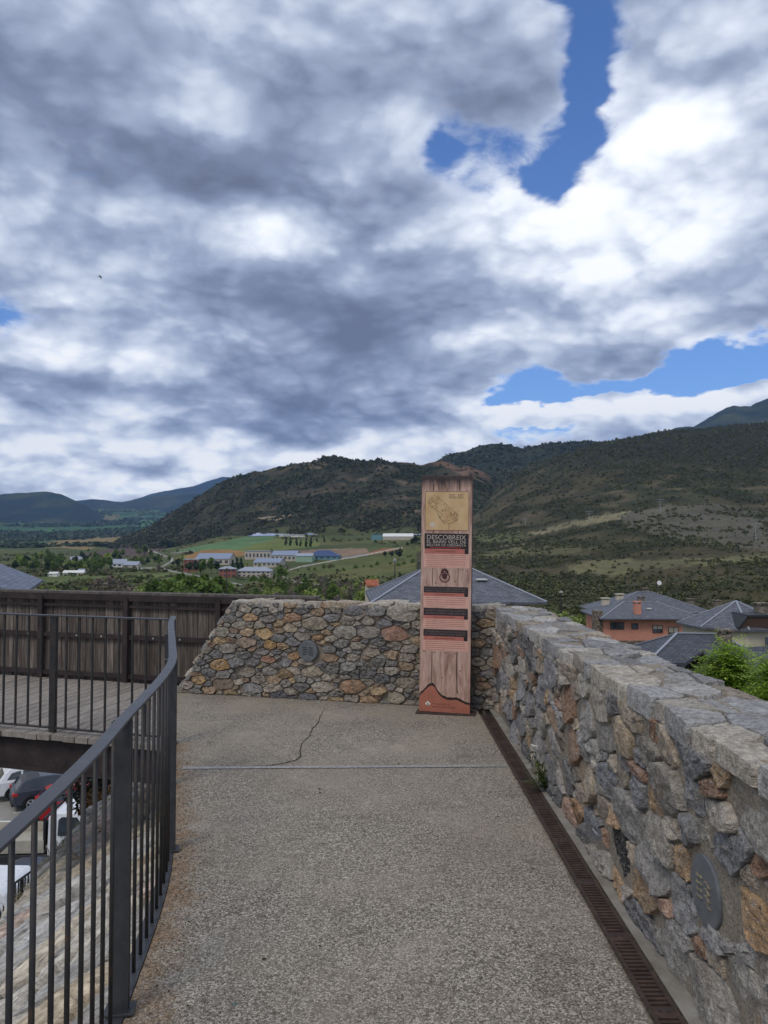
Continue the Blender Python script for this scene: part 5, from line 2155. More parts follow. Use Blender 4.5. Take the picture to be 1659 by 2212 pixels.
def scatter(H, n, seed, dens, smin, smax, crest=None):
    Xg, Yg, Zg, PXg, PYg, cc = H
    rs = np.random.RandomState(seed)
    ni, nj = Xg.shape
    P_, S_ = [], []
    lim = nj - 15
    i = rs.randint(0, ni - 1, n * 6)
    j = rs.randint(0, lim, n * 6)
    u, v = rs.rand(n * 6), rs.rand(n * 6)
    def bil(A):
        return (A[i, j] * (1 - u) + A[i + 1, j] * u) * (1 - v) + (A[i, j + 1] * (1 - u) + A[i + 1, j + 1] * u) * v
    X, Y, Z, px, py = bil(Xg), bil(Yg), bil(Zg), bil(PXg), bil(PYg)
    keep = rs.rand(n * 6) < dens(px, py, X, Y)
    idx = np.where(keep)[0][:n]
    pos = np.stack([X[idx], Y[idx], Z[idx]], -1)
    size = rs.uniform(smin, smax, len(idx)) * (0.75 + .5 * rs.rand(len(idx)))
    return pos, size, px[idx], py[idx]


def den_main(px, py, X, Y):
    d = 0.12 + 3.6 * np.clip(fbm(X / 90, Y / 90, 4, 81) - .44, 0, 1) * 2
    d = d + .8 * np.exp(-((py - 1003) / 14.) ** 2) * (px < 840)
    d = d * np.where((px > 590) & (py > 1085) & (py < 1150), 1.9, 1.0)
    d = d * np.where((px < 480) & (py > 1130), 2.2, 1.0)
    red = in_poly(px, py, [(850, 990), (930, 996), (1010, 988), (1065, 1012), (1060, 1036), (1000, 1028), (960, 1010), (860, 1005)])
    tr = near_line(px, py, [(560, 1119), (600, 1124), (640, 1112), (668, 1108)], 5)
    return np.where(red, .05, np.where(tr, .02, d * .5))


pos, size, px, py = scatter(A_, 9000, 3, den_main, 2.6, 5.6)
rs = np.random.RandomState(1)
cols = (0.55 + .4 * rs.rand(len(pos), 1)) * np.array([[.98, 1.0, .95]])
clumps('hill_woodland', pos, size, cols, 14, 7)


def den_right(px, py, X, Y):
    d = 0.14 + 4.2 * np.clip(fbm(X / 55, Y / 55, 4, 91) - .45, 0, 1) * 2
    d = d + .9 * (py < 1050) + .8 * (py > 1235)
    g1 = in_poly(px, py, [(1140, 1156), (1200, 1139), (1300, 1112), (1440, 1096), (1440, 1112), (1250, 1137), (1160, 1158)])
    g2 = in_poly(px, py, [(1220, 1224), (1330, 1206), (1420, 1208), (1340, 1240), (1240, 1240)])
    return np.where(g1 | g2, .06, d * .5)


pos, size, px, py = scatter(B_, 21000, 4, den_right, 0.65, 1.5)
size = size * (0.5 + np.clip(pos[:, 1] / 850, 0, 2.2))
rs = np.random.RandomState(2)
cols = (0.72 + .35 * rs.rand(len(pos), 1)) * np.array([[1.0, 1.0, .92]])
cols = np.where(rs.rand(len(pos), 1) < .2, cols * np.array([[1.45, 1.3, 1.15]]), cols)
clumps('hill_scrub', pos, size, cols, 22, 8)
pos, size, px, py = scatter(C_, 3000, 6, lambda px, py, X, Y: .2 + 0 * px + .8 * (fbm(X / 160, Y / 160, 3, 95) > .45), 4.5, 8)
clumps('back_woodland', pos, size, np.full((len(pos), 3), .75) * (.7 + .5 * np.random.RandomState(3).rand(len(pos), 1)), 8, 9)
# hedges and woods on the far valley floor
rs = np.random.RandomState(11)
cand = rs.uniform(size=(60000, 2))
px = -150 + cand[:, 0] * 700
Yc = np.exp(np.log(2300) + cand[:, 1] * (np.log(9000) - np.log(2300)))
X = Yc * (px - VX) / F_PX
lines = np.abs(fbm(X / 500, Yc / 800, 3, 101) - .5) < .016
woods = fbm(X / 600, Yc / 900, 4, 103) > .60
k = np.where((lines | woods) & (px < 470))[0][:5200]
pos = np.stack([X[k], Yc[k], ground_z(px[k], Yc[k]) - 1], -1)
clumps('valley_woods', pos, rs.uniform(7, 15, len(k)) * (Yc[k] / 3000) ** .3, (.55 + .5 * rs.rand(len(k), 1)) * np.array([[.9, 1.05, .9]]), 8, 12)

# rough grass, brambles and low scrub over the valley meadows
rs = np.random.RandomState(13)
px = rs.uniform(-80, 1000, 26000)
Yc = np.exp(rs.uniform(np.log(240), np.log(1700), 26000))
X = Yc * (px - VX) / F_PX
zc = ground_z(px, Yc)
pyc = HOR - (zc - EYE) / Yc * F_PX
k = fbm(X / 60, Yc / 90, 4, 111) > .535
for poly, c in PLOTS[:6] + PLOTS[9:12]:
    k &= ~in_poly(px, pyc, poly)
for pts, w, c in ROADS:
    k &= ~near_line(px, pyc, pts, w + 2.5)
k = np.where(k)[0][:7000]
pos = np.stack([X[k], Yc[k], zc[k] - .3], -1)
tone = np.array([[1.0, 1.05, .8], [1.35, 1.2, .95], [.8, .95, .7], [1.2, 1.0, .95]])[rs.randint(0, 4, len(k))]
clumps('meadow_scrub', pos, rs.uniform(.7, 2.6, len(k)) * np.where(rs.rand(len(k)) < .12, 1.8, 1.0), tone * (.7 + .5 * rs.rand(len(k), 1)), 12, 14)
# ------------------------------------------------------------------ village houses
def slate_fn(tone, w=.32, h=.2):
    def fn(nt):
        uv = nt.uv()
        b = nt.node('ShaderNodeTexBrick')
        nt.link(uv, b.inputs['Vector'])
        b.offset = 0.5
        for k, v in (('Scale', 1.0), ('Mortar Size', .018), ('Mortar Smooth', .3), ('Bias', 0.0), ('Brick Width', w), ('Row Height', h)):
            b.inputs[k].default_value = v
        b.inputs['Color1'].default_value = srgb(*[q * .86 for q in tone])
        b.inputs['Color2'].default_value = srgb(*[min(255, q * 1.12) for q in tone])
        b.inputs['Mortar'].default_value = srgb(*[q * .5 for q in tone])
        n = nt.noise(nt.obj(), .7, 5, .65)
        n2 = nt.noise(nt.v('MULTIPLY', uv, (3.0, .35, 1)), 2.0, 4, .6)
        c = nt.mixc(nt.maprange(n, .35, .7, 0, .5), b.outputs[0], nt.v('MULTIPLY', b.outputs[0], (1.35, 1.28, 1.15)))
        c = nt.mixc(nt.maprange(n2, .45, .7, 0, .45), c, nt.v('SCALE', c, .65))
        return c, nt.bump(b.outputs[1], -.5, .02), nt.maprange(n, .3, .7, .5, .75)
    return fn


def render_fn(c0, j=.1):
    def fn(nt):
        P = nt.obj()
        n = nt.noise(P, .8, 5, .65)
        n2 = nt.noise(nt.v('MULTIPLY', P, (1, 1, .18)), 2.2, 4, .6)
        c = nt.mixc(nt.maprange(n, .35, .7), srgb(*c0), srgb(*[q * (1 - j) for q in c0]))
        c = nt.mixc(nt.maprange(n2, .52, .75, 0, .35), c, srgb(*[q * .7 for q in c0]))
        return c, nt.bump(nt.noise(P, 30, 3, .6), .25, .02)
    return fn


M_SLATE = mat('slate', slate_fn((98, 101, 110)), .6, spec=.4)
M_SLATED = mat('dark_slate', slate_fn((76, 79, 88)), .6, spec=.4)
M_SLATEB = mat('large_slate', slate_fn((104, 112, 130), .5, .36), .6, spec=.4)
M_TILE = mat('clay_tile', slate_fn((176, 104, 76), .25, .3), .8)
M_ORANGE = mat('salmon_render', render_fn((208, 146, 124)), .9, spec=.15)
M_CREAM = mat('cream_render', render_fn((206, 196, 174)), .9, spec=.15)
M_TAN = mat('tan_render', render_fn((190, 166, 136)), .9, spec=.15)
M_RUBBLE = mat('rubble_render', lambda nt: (nt.mixc(nt.maprange(nt.vor(nt.obj(), 4.0), .2, .6), srgb(150, 138, 122), srgb(96, 86, 76)), nt.bump(nt.vor(nt.obj(), 4.0), -.6, .05)), .9)
M_ZCAP = flatmat('zinc_cap', srgb(150, 155, 163), .15, .5)
M_RECESS = flatmat('dark_recess', srgb(74, 56, 46), .2)  # dark colour for the dormer opening and the shaded eave recess
M_FRAMEB = flatmat('brown_window_frame', srgb(92, 56, 44), .15)
M_FRAMEW = flatmat('white_window_frame', srgb(216, 214, 208), .05)
M_BLIND = flatmat('pale_blind', srgb(170, 164, 150), .1)
M_GLASS = mat('window_glass', lambda nt: nt.mixc(nt.maprange(nt.noise(nt.obj(), 1.3, 3, .5), .4, .6), srgb(52, 58, 66), srgb(86, 94, 104)), .12, spec=.6)
M_BRICKC = mat('chimney_stone', lambda nt: (nt.mixc(nt.maprange(nt.vor(nt.obj(), 7.0), .2, .6), srgb(156, 144, 128), srgb(98, 90, 82)), nt.bump(nt.vor(nt.obj(), 7.0), -.6, .03)), .9)


class House:
    def __init__(self, name, label, cx, cy, rz, cat='house', group=None):
        self.M = Matrix.Translation((cx, cy, 0)) @ Matrix.Rotation(rz, 4, 'Z')
        self.root = empty(name, (cx, cy, 0), 0, label, cat, group)

    def P(self, x, y, z):
        return self.M @ Vector((x, y, z))

    def walls(self, w, d, zb, ze, m, name='wall'):
        self.w, self.d, self.zb, self.ze = w, d, zb, ze
        mb = MB()
        mb.box((0, 0, (zb + ze) / 2), (w, d, ze - zb), M=self.M)
        return mb.build(name, m, self.root)

    def hip(self, zr, rl, ov, m, caps=M_ZCAP, w=None, d=None, x0=0.0, y0=0.0, ze=None, th=.14, name='roof'):
        w, d = (w or self.w) / 2 + ov, (d or self.d) / 2 + ov
        ze = self.ze if ze is None else ze
        rl /= 2
        c = [Vector((x0 - w, y0 - d, ze)), Vector((x0 + w, y0 - d, ze)), Vector((x0 + w, y0 + d, ze)), Vector((x0 - w, y0 + d, ze))]
        a, b = Vector((x0 - rl, y0, zr)), Vector((x0 + rl, y0, zr))
        mb = MB()

        def plane(pts):
            e = (pts[1] - pts[0]).normalized()
            nrm = (pts[1] - pts[0]).cross(pts[2] - pts[0]).normalized()
            up = nrm.cross(e)
            mb.poly([self.M @ p for p in pts], uv=[((p - pts[0]).dot(e), (p - pts[0]).dot(up)) for p in pts])
        if rl > .05:
            plane([c[0], c[1], b, a])
            plane([c[1], c[2], b])
            plane([c[2], c[3], a, b])
            plane([c[3], c[0], a])
        else:
            for i in range(4):
                plane([c[i], c[(i + 1) % 4], a])
        dn = Vector((0, 0, -th))
        for i in range(4):
            p, q = c[i], c[(i + 1) % 4]
            mb.poly([self.M @ v for v in (p + dn, q + dn, q, p)])
        mb.poly([self.M @ (p + dn) for p in reversed(c)])
        self.roof = mb.build(name, m, self.root)
        if caps:
            mb = MB()
            prs = [(c[0], a), (c[1], b), (c[2], b), (c[3], a)] + ([(a, b)] if rl > .05 else [])
            for p, q in prs:
                mb.beam(self.M @ (p + Vector((0, 0, .03))), self.M @ (q + Vector((0, 0, .03))), .13, .05)
            build_on(mb, 'ridge_cap', caps, self.roof)
        return self.roof

    def gable(self, zr, ov, m, mwall, w=None, d=None, th=.16, caps=M_ZCAP, name='roof', x0=0, y0=0, ze=None):
        """ridge along local x"""
        w2, d2 = (w or self.w) / 2, (d or self.d) / 2
        ze = self.ze if ze is None else ze
        sl = (zr - ze) / d2
        mb = MB()
        for s in (-1, 1):
            mb.poly([self.P(x0 + s * (w2 - .003), y0 - d2, ze), self.P(x0 + s * (w2 - .003), y0 + d2, ze), self.P(x0 + s * (w2 - .003), y0, zr)])
        mb.build('gable_wall', mwall, self.root)
        mb = MB()
        W, D = w2 + ov, d2 + ov
        for s in (-1, 1):
            e, r_ = Vector((x0, y0 + s * D, ze - sl * ov + .02)), Vector((x0, y0, zr + .02))
            L = (r_ - e).length
            q = [Vector((x0 - W, e.y, e.z)), Vector((x0 + W, e.y, e.z)), Vector((x0 + W, r_.y, r_.z)), Vector((x0 - W, r_.y, r_.z))]
            up = Vector((0, 0, th))
            mb.poly([self.M @ (p + up) for p in q], uv=[(0, 0), (2 * W, 0), (2 * W, L), (0, L)])
            mb.poly([self.M @ p for p in reversed(q)])
            for i in (0, 1, 3):
                p, t = q[i], q[(i + 1) % 4]
                mb.poly([self.M @ v for v in (p, t, t + up, p + up)])
        self.roof = mb.build(name, m, self.root)
        if caps:
            mb = MB()
            mb.beam(self.P(x0 - W, y0, zr + th + .03), self.P(x0 + W, y0, zr + th + .03), .2, .06)
            build_on(mb, 'ridge_cap', caps, self.roof)
        return self.roof

    def window(self, x, z, w, h, side='front', frame=M_FRAMEB, blind=0.0, mull=1):
        if side == 'front':
            f = lambda a, b, o: self.P(x + a, -self.d / 2 - o, z + b)
        elif side == 'left':
            f = lambda a, b, o: self.P(-self.w / 2 - o, x - a, z + b)
        else:
            f = lambda a, b, o: self.P(self.w / 2 + o, x + a, z + b)
        N = f(0, 0, 1) - f(0, 0, 0)
        t = .07
        mb = MB()
        def bar(a0, b0, a1, b1, o=.06):
            mb.prism([f(a0, b0, -.02), f(a1, b0, -.02), f(a1, b1, -.02), f(a0, b1, -.02)], N * (o + .02))
        bar(-w / 2, -h / 2, w / 2, -h / 2 + t)
        bar(-w / 2, h / 2 - t, w / 2, h / 2)
        bar(-w / 2, -h / 2 + t, -w / 2 + t, h / 2 - t)
        bar(w / 2 - t, -h / 2 + t, w / 2, h / 2 - t)
        for k in range(mull):
            a = -w / 2 + w * (k + 1) / (mull + 1)
            bar(a - t / 2, -h / 2 + t, a + t / 2, h / 2 - t, .05)
        fr = mb.build('window', frame, self.root)
        winding_fix(fr)
        mb = MB()
        mb.poly([f(-w / 2 + .02, -h / 2 + .02, .02), f(w / 2 - .02, -h / 2 + .02, .02), f(w / 2 - .02, h / 2 - .02, .02), f(-w / 2 + .02, h / 2 - .02, .02)])
        build_on(mb, 'pane', M_GLASS, fr)
        if blind:
            mb = MB()
            b0 = h / 2 - t - (h - 2 * t) * blind
            mb.prism([f(-w / 2 + t, b0, .025), f(w / 2 - t, b0, .025), f(w / 2 - t, h / 2 - t, .025), f(-w / 2 + t, h / 2 - t, .025)], N * .012)
            build_on(mb, 'blind', M_BLIND, fr)
        return fr

    def chimney(self, x, y, z0, z1, w=.6, m=M_BRICKC, pot=True):
        mb = MB()
        mb.box((x, y, (z0 + z1) / 2), (w, w, z1 - z0), M=self.M)
        c = build_on(mb, 'chimney', m, self.roof)
        mb = MB()
        for dx in (-w * .4, w * .4):
            for dy in (-w * .4, w * .4):
                mb.box((x + dx, y + dy, z1 + .1), (w * .16, w * .16, .2), M=self.M)
        mb.box((x, y, z1 + .24), (w * 1.3, w * 1.3, .08), M=self.M)
        o = mb.build('chimney_cap', m)
        o.parent = self.roof
        o.matrix_parent_inverse = parent_inv(self.roof)


def facing(cx, cy, extra=0.0):
    return -math.atan2(cx, cy) + extra


# slate roofed house behind the totem
p = at_y(967, 1226, 47.5)
h = House('slate_roof_house', 'house with a broad grey slate hip roof and skylight behind the totem', p.x, p.y, R(3))
h.walls(8.3, 8.0, -11, -1.85, M_TAN)
h.hip(p.z, 2.6, .75, M_SLATE)
h.window(3.9, -3.0, .9, .7)
h.window(2.4, -3.1, .9, .9)
mb = MB()
sl = (p.z + 1.85) / 4.75
yy = -1.9
mb.box((1.75, yy, p.z + sl * yy + .07), (.62, .5, .07), M=h.M)
build_on(mb, 'skylight', M_FRAMEW, h.roof)
# small clay roof peeping out left of it
q = at_y(812, 1256, 100)
h2 = House('tiled_outhouse', 'small outbuilding with an orange clay tile roof left of the slate roof', q.x - .6, q.y, R(14))
h2.walls(1.3, 1.6, -26, q.z - .5, M_CREAM)
h2.gable(q.z + .1, .2, M_TILE, M_CREAM, caps=None)
# big slate roof on the left
A_l, B_l = at_y(80, 1257, 66.0), at_y(47, 1275, 53.4)
ez = A_l.z
dirl = Vector((B_l.x - A_l.x, B_l.y - A_l.y, 0)).normalized()
perp = Vector((dirl.y, -dirl.x, 0))
if perp.x > 0:
    perp = -perp
rp = at_y(0, 1204, 44.6)
run = 9.0
rise = 3.8
mid = Vector((A_l.x, A_l.y, 0)) + dirl * 9.6 + perp * (run - .5)
h = House('slate_gable_house', 'house with blue grey scale-like slate roof rising above the plank fence', mid.x, mid.y, math.atan2(dirl.y, dirl.x))
h.walls(18.2, 2 * (run - .5), -11, ez + .2, M_CREAM)
h.gable(ez + rise, .5, M_SLATEB, M_CREAM, caps=None)


# salmon house with its back neighbour
fl, fr_ = at_y(1307, 1340, 91), at_y(1497, 1340, 91)
ww = (fr_ - fl).length
ez = at_y(1400, 1335, 91).z
cx = (fl.x + fr_.x) / 2
h = House('salmon_house', 'salmon rendered house with brown windows under a grey slate hip roof', cx, 95.4, R(-1.5))
h.walls(ww, 8.6, -18, ez, M_ORANGE)
zr = at_y(1436, 1301, 95).z
h.hip(zr, 4.0, .95, M_SLATE, x0=.4)
for px_, py_, w_, h_, bl, ml in ((1336, 1352, 1.65, .9, 0, 1), (1374, 1353, .8, .72, 0, 0), (1423, 1359, 1.2, .95, .5, 1), (1457, 1363, 1.25, 1.0, .7, 1)):
    q = at_y(px_, py_, 91)
    h.window(q.x - cx, q.z, w_, h_, blind=bl, mull=ml)
q = at_y(1377, 1310, 92)
h.chimney(q.x - cx, -3.6, q.z - 1.6, q.z + .35, .75, M_ORANGE)
mb = MB()
q = at_y(1406, 1312, 92.5)
yl = q.y - 95.4
mb.box((q.x - cx, -2.4, ez + (zr - ez) * (5.25 - 2.4) / 5.25 + .1), (.5, .45, .12), M=h.M)
build_on(mb, 'skylight', M_FRAMEW, h.roof)
mb = MB()
mb.box((0, -.05, (-18 + at_y(1400, 1384, 91).z) / 2), (ww + .1, 8.7, at_y(1400, 1384, 91).z + 18), M=h.M)
mb.build('stone_plinth', M_RUBBLE, h.root)
q = at_y(1300, 1350, 92)
mb = MB()
mb.box((-ww / 2 - .45, -3.2, (q.z - 12) / 2 - 1.5), (.9, 1.6, (q.z + 1.4) + 18 - 1), M=h.M)
mb.build('side_wing', M_RUBBLE, h.root)

cl, cr_ = at_y(1300, 1325, 108), at_y(1545, 1330, 108)
cx = (cl.x + cr_.x) / 2
h = House('cream_house', 'cream house standing behind the salmon one, with several chimneys on its slate roof', cx, 112, R(-2))
ez = at_y(1400, 1322, 108).z
h.walls((cr_ - cl).length - 1, 9.0, -18, ez, M_CREAM)
zr = at_y(1415, 1278, 112).z
h.hip(zr, 1.9, .7, M_SLATE, x0=-.6)
for px_, y0_, y1_, yy in ((1310, 1327, 1296, -2.4), (1340, 1320, 1287, -.8), (1387, 1306, 1292, -3.2), (1394, 1290, 1274, 0.5), (1490, 1312, 1297, -1.5), (1548, 1316, 1300, .5)):
    a, b = at_y(px_, y0_, 112 + yy), at_y(px_, y1_, 112 + yy)
    h.chimney(a.x - cx, yy, a.z - .6, b.z, .95 if px_ < 1380 else .8, M_CREAM if px_ < 1350 else M_BRICKC)
q = at_y(1411, 1277, 112)
mb = MB()
mb.tube([h.P(q.x - cx + .5, 0, q.z - .3), h.P(q.x - cx + .5, 0, q.z + 1.5)], .03, 6)
for k in range(4):
    mb.beam(h.P(q.x - cx + .5 - .45, 0, q.z + .9 + .16 * k), h.P(q.x - cx + .5 + .45, 0, q.z + .9 + .16 * k), .025, .025)
build_on(mb, 'aerial', M_BAR, h.roof)
mb = MB()
mb.lathe([(.05, 0), (.3, .04), (.34, .12)], 14, Matrix.Translation(h.P(q.x - cx + .75, -.3, q.z + 1.2)) @ Matrix.Rotation(R(75), 4, 'X'))
build_on(mb, 'satellite_dish', M_FRAMEW, h.roof)

# cream house with the many-sided pyramid roof
ap = at_y(1590, 1298, 62)
h = House('pyramid_roof_house', 'cream house under a many-sided pyramid slate roof with pale hip strips', ap.x, 62, 0)
ez = at_y(1560, 1362, 57.4).z
rad = 4.55
mb = MB()
n8 = 8
ring = [(rad * math.cos(R(22.5 + 45 * k + 9)), rad * math.sin(R(22.5 + 45 * k + 9))) for k in range(n8)]
mb.prism([h.P(x * .9, y * .9, -14) for x, y in ring], (0, 0, ez + 14 - .1))
w_ = mb.build('wall', M_CREAM, h.root)
winding_fix(w_)
mb = MB()
top = Vector((0, 0, ap.z))
for k in range(n8):
    a, b = Vector((*ring[k], ez)), Vector((*ring[(k + 1) % n8], ez))
    e = (b - a).normalized()
    up = (b - a).cross(top - a).normalized().cross(e)
    mb.poly([h.M @ p for p in (a, b, top)], uv=[((p - a).dot(e), (p - a).dot(up)) for p in (a, b, top)])
    dn = Vector((0, 0, -.16))
    mb.poly([h.M @ p for p in (a + dn, b + dn, b, a)])
mb.poly([h.P(x, y, ez - .16) for x, y in reversed(ring)])
h.roof = mb.build('roof', M_SLATE, h.root)
mb = MB()
for x, y in ring:
    mb.beam(h.P(x, y, ez + .03), h.P(0, 0, ap.z + .03), .12, .05)
build_on(mb, 'ridge_cap', M_ZCAP, h.roof)
# dormer with dark opening
dc = at_y(1632, 1352, 58.6)
dx, dy = dc.x - ap.x, 58.3 - 62
MD = h.M @ Matrix.Translation((dx, dy, 0))
mb = MB()
bz, tz = ez + .05, at_y(1632, 1331, 58.4).z
mb.prism([MD @ Vector((-1.5, -.3, bz)), MD @ Vector((1.5, -.3, bz)), MD @ Vector((.85, -.3, tz)), MD @ Vector((-.85, -.3, tz))], (0, 1.6, 0))
o = build_on(mb, 'dormer_front', M_RECESS, h.roof)
winding_fix(o)
mb = MB()
for p0, p1, p2, p3 in (((-1.6, bz), (-.9, tz), None, None), ((-.95, tz), (.95, tz), None, None), ((.9, tz), (1.6, bz), None, None)):
    a, b = Vector((p0[0], -.42, p0[1])), Vector((p1[0], -.42, p1[1]))
    q = [a, b, b + Vector((0, 2.6, 0)), a + Vector((0, 2.6, 0))]
    mb.prism([MD @ v for v in q], (0, 0, .13))
o = build_on(mb, 'dormer_roof', M_SLATE, h.roof)
winding_fix(o)
q = at_y(1645, 1340, 59)
h.chimney(q.x - ap.x + .5, -1.9, q.z - 1.5, at_y(1645, 1312, 59).z, .75)
q = at_y(1659, 1388, 58)
mb = MB()
mb.box((q.x - ap.x - .1, -4.3, q.z), (.5, .1, .9), M=h.M)
mb.build('window', M_GLASS, h.root)
q = at_y(1498, 1363, 66)
mb = MB()

# dark slate house nearer
cz = at_y(1506, 1369, 42)
h = House('dark_slate_house', 'low house with dark slate hip roof just beyond the long parapet', cz.x, 42, R(-8))
ez = -4.65
h.walls(5.2, 4.6, -12, ez, M_RUBBLE)
h.hip(cz.z, 2.1, .55, M_SLATED)
mb = MB()
mb.box((.35, -2.34, ez - .45), (2.3, .06, .6), M=h.M)
mb.build('eave_shade', M_RECESS, h.root)  # dark panel standing in for the shade under the eaves
q = at_y(1573, 1385, 41)
h.chimney(q.x - cz.x - .1, -.9, q.z - 1.4, at_y(1573, 1370, 41).z, .62)
cz = at_y(1640, 1412, 35.5)
h = House('dark_slate_annexe', 'dark slate roofed annexe at the right edge behind the bright green tree', cz.x + .6, 36, R(20))
h.walls(6.5, 5.4, -12, -5.3, M_RUBBLE)
h.gable(cz.z + .1, .5, M_SLATED, M_RUBBLE, caps=None)

# ------------------------------------------------------------------ buildings down in the valley
VB = 'workshops and sheds of the valley estate'


def vbuilding(label, x0, x1, ybase, ytop, depth, wm, rm, rz=0.0, roofh=.35, roof='gable', wins=0, floors=1, fm=M_FRAMEW, name='valley_shed', cat='shed', group=None):
    c = on_ground((x0 + x1) / 2, ybase)
    w = (x1 - x0) / F_PX * c.y
    H_ = (ybase - ytop) / F_PX * c.y
    h = House(name, label, c.x, c.y + depth / 2, rz, cat, group)
    zb = c.z - 3
    ze = c.z + H_ * (1 - roofh)
    h.walls(w, depth, zb, ze, wm)
    if roof == 'gable':
        h.gable(c.z + H_, .6, rm, wm, caps=None, th=.3)
    elif roof == 'hip':
        h.hip(c.z + H_, max(1, w - depth * .8), .8, rm, caps=None, th=.3)
    else:
        mb = MB()
        mb.box((0, 0, c.z + H_ - .4), (w + .8, depth + .8, .6), M=h.M)
        h.roof = mb.build('roof', rm, h.root)
    if wins:
        for fl_ in range(floors):
            z = c.z + (ze - c.z) * (fl_ + .55) / floors
            for k in range(wins):
                x = -w / 2 + w * (k + .5) / wins
                mb = MB()
                mb.box((x, -depth / 2 - .04, z), (w / wins * .5, .1, (ze - c.z) / floors * .45), M=h.M)
                mb.build('window', M_GLASS, h.root)
    return h


M_BLUER = flatmat('blue_sheet_roof', srgb(132, 142, 160), .1, .5)
M_DBLUER = flatmat('dark_blue_sheet_roof', srgb(52, 72, 112), .12, .5)
M_GREYR = flatmat('grey_sheet_roof', srgb(150, 156, 168), .1, .5)
M_WHITER = flatmat('white_sheet_roof', srgb(222, 220, 212), .05, .5)
M_GREENW = flatmat('green_sheet', srgb(146, 172, 148), .08, .6)
M_TEALW = flatmat('teal_sheet', srgb(104, 142, 146), .1, .6)
M_BRICKW = mat('red_brick', render_fn((158, 100, 84)), .9)
M_PALEW = mat('pale_wall', render_fn((196, 186, 172)), .9)
vbuilding('long pale house with grey roof and red brick ends beside the valley road', 513, 586, 1248, 1226, 14, M_PALEW, M_GREYR, R(-6), .38, 'hip', 7, 2, name='valley_house', cat='house')
vbuilding('tall red brick house left of the long grey roofed one', 471, 506, 1249, 1224, 14, M_BRICKW, M_GREYR, R(8), .2, 'hip', 4, 2, name='valley_house', cat='house')
vbuilding('brick block of flats with balconies half hidden by trees at the road bend', 393, 424, 1234, 1208, 16, M_BRICKW, M_GREYR, R(14), .12, 'flat', 4, 3, name='valley_house', cat='flats')
vbuilding('long workshop with grey blue roof behind the roadside trees', 424, 498, 1222, 1197, 30, M_PALEW, M_BLUER, R(-5), .45, 'gable', 6, 1, group=VB)
vbuilding('tall pale workshop with grey pilasters beyond the blue roofs', 530, 586, 1209, 1190, 30, M_PALEW, M_GREYR, R(-4), .1, 'flat', 7, 1, group=VB)
vbuilding('low workshop with light blue roof in front of the pale one', 550, 608, 1224, 1207, 26, M_PALEW, M_BLUER, R(-8), .5, 'gable', 6, 1, group=VB)
vbuilding('white walled workshop with pale blue roof sheets', 588, 642, 1213, 1191, 34, M_PALEW, M_BLUER, R(-6), .42, 'gable', 6, 1, group=VB)
vbuilding('pale green gabled shed standing against the dark blue one', 640, 676, 1214, 1197, 26, M_GREENW, M_GREYR, R(-4), .3, 'gable', 0, 1, group=VB)
vbuilding('large open shed with a dark blue roof', 664, 732, 1210, 1190, 30, M_TEALW, M_DBLUER, R(-6), .62, 'hip', 5, 1, group=VB)
vbuilding('long white roofed barn on the meadow left of the totem', 828, 893, 1167, 1153, 24, M_PALEW, M_WHITER, R(-3), .45, 'gable', 0, 1, name='barn', cat='barn')
vbuilding('teal sheet metal barn left of the white roofed one', 803, 828, 1167, 1153, 24, M_TEALW, M_TEALW, R(-3), .2, 'flat', 0, 1, name='barn', cat='barn')
vbuilding('low white building above the green fields', 603, 626, 1160, 1155, 14, M_WHITER, M_WHITER, 0, .4, 'flat', 0, 1)
vbuilding('wider low white building above the green fields', 628, 658, 1161, 1155, 14, M_WHITER, M_WHITER, 0, .4, 'flat', 0, 1)
vbuilding('white farmhouse with several grey roofs left of the road', 238, 268, 1226, 1209, 16, M_WHITER, M_GREYR, R(20), .55, 'gable', 3, 1, name='farmhouse', cat='house')
vbuilding('long low grey roofed farm shed beside the white farmhouse', 266, 298, 1226, 1214, 14, M_PALEW, M_GREYR, R(-4), .6, 'gable', 2, 1, name='farm_shed')
vbuilding('low white shed at the left meadow edge', 103, 122, 1244, 1237, 9, M_WHITER, M_WHITER, R(4), .4, 'gable', 0, 1, name='farm_shed')
vbuilding('long low cream greenhouse under the left meadow trees', 136, 178, 1241, 1233, 9, M_WHITER, M_WHITER, R(6), .5, 'gable', 0, 1, name='greenhouse', cat='greenhouse')
vbuilding('tiny white hut right of the cream greenhouse', 168, 180, 1240, 1230, 8, M_WHITER, M_GREYR, 0, .4, 'gable', 1, 1, name='farm_shed')
vbuilding('grey roofed farm among the trees in the far left valley', 150, 176, 1212, 1203, 14, M_PALEW, M_GREYR, R(15), .6, 'gable', 0, 1, name='farm_shed')

# ------------------------------------------------------------------ trees
M_BARK = mat('bark', lambda nt: (nt.mixc(nt.maprange(nt.noise(nt.v('MULTIPLY', nt.obj(), (6, 6, 1)), 2, 5, .7), .35, .65), srgb(66, 56, 48), srgb(110, 98, 86)), nt.bump(nt.noise(nt.v('MULTIPLY', nt.obj(), (6, 6, 1)), 4, 5, .7), .6, .03)), .95, spec=.1)
M_LEAF_M = leaf_mat('mid_green_leaves', srgb(78, 100, 46), srgb(112, 132, 66), .3)
M_LEAF_D = leaf_mat('dark_green_leaves', srgb(46, 62, 44), srgb(70, 86, 58), .2)
M_LEAF_L = leaf_mat('pale_green_leaves', srgb(116, 132, 72), srgb(150, 158, 98), .35)
M_LEAF_B = leaf_mat('bare_twigs', srgb(104, 92, 86), srgb(134, 120, 108), .1)
M_LEAF_Y = leaf_mat('bright_green_leaves', srgb(124, 156, 58), srgb(178, 196, 92), .45)


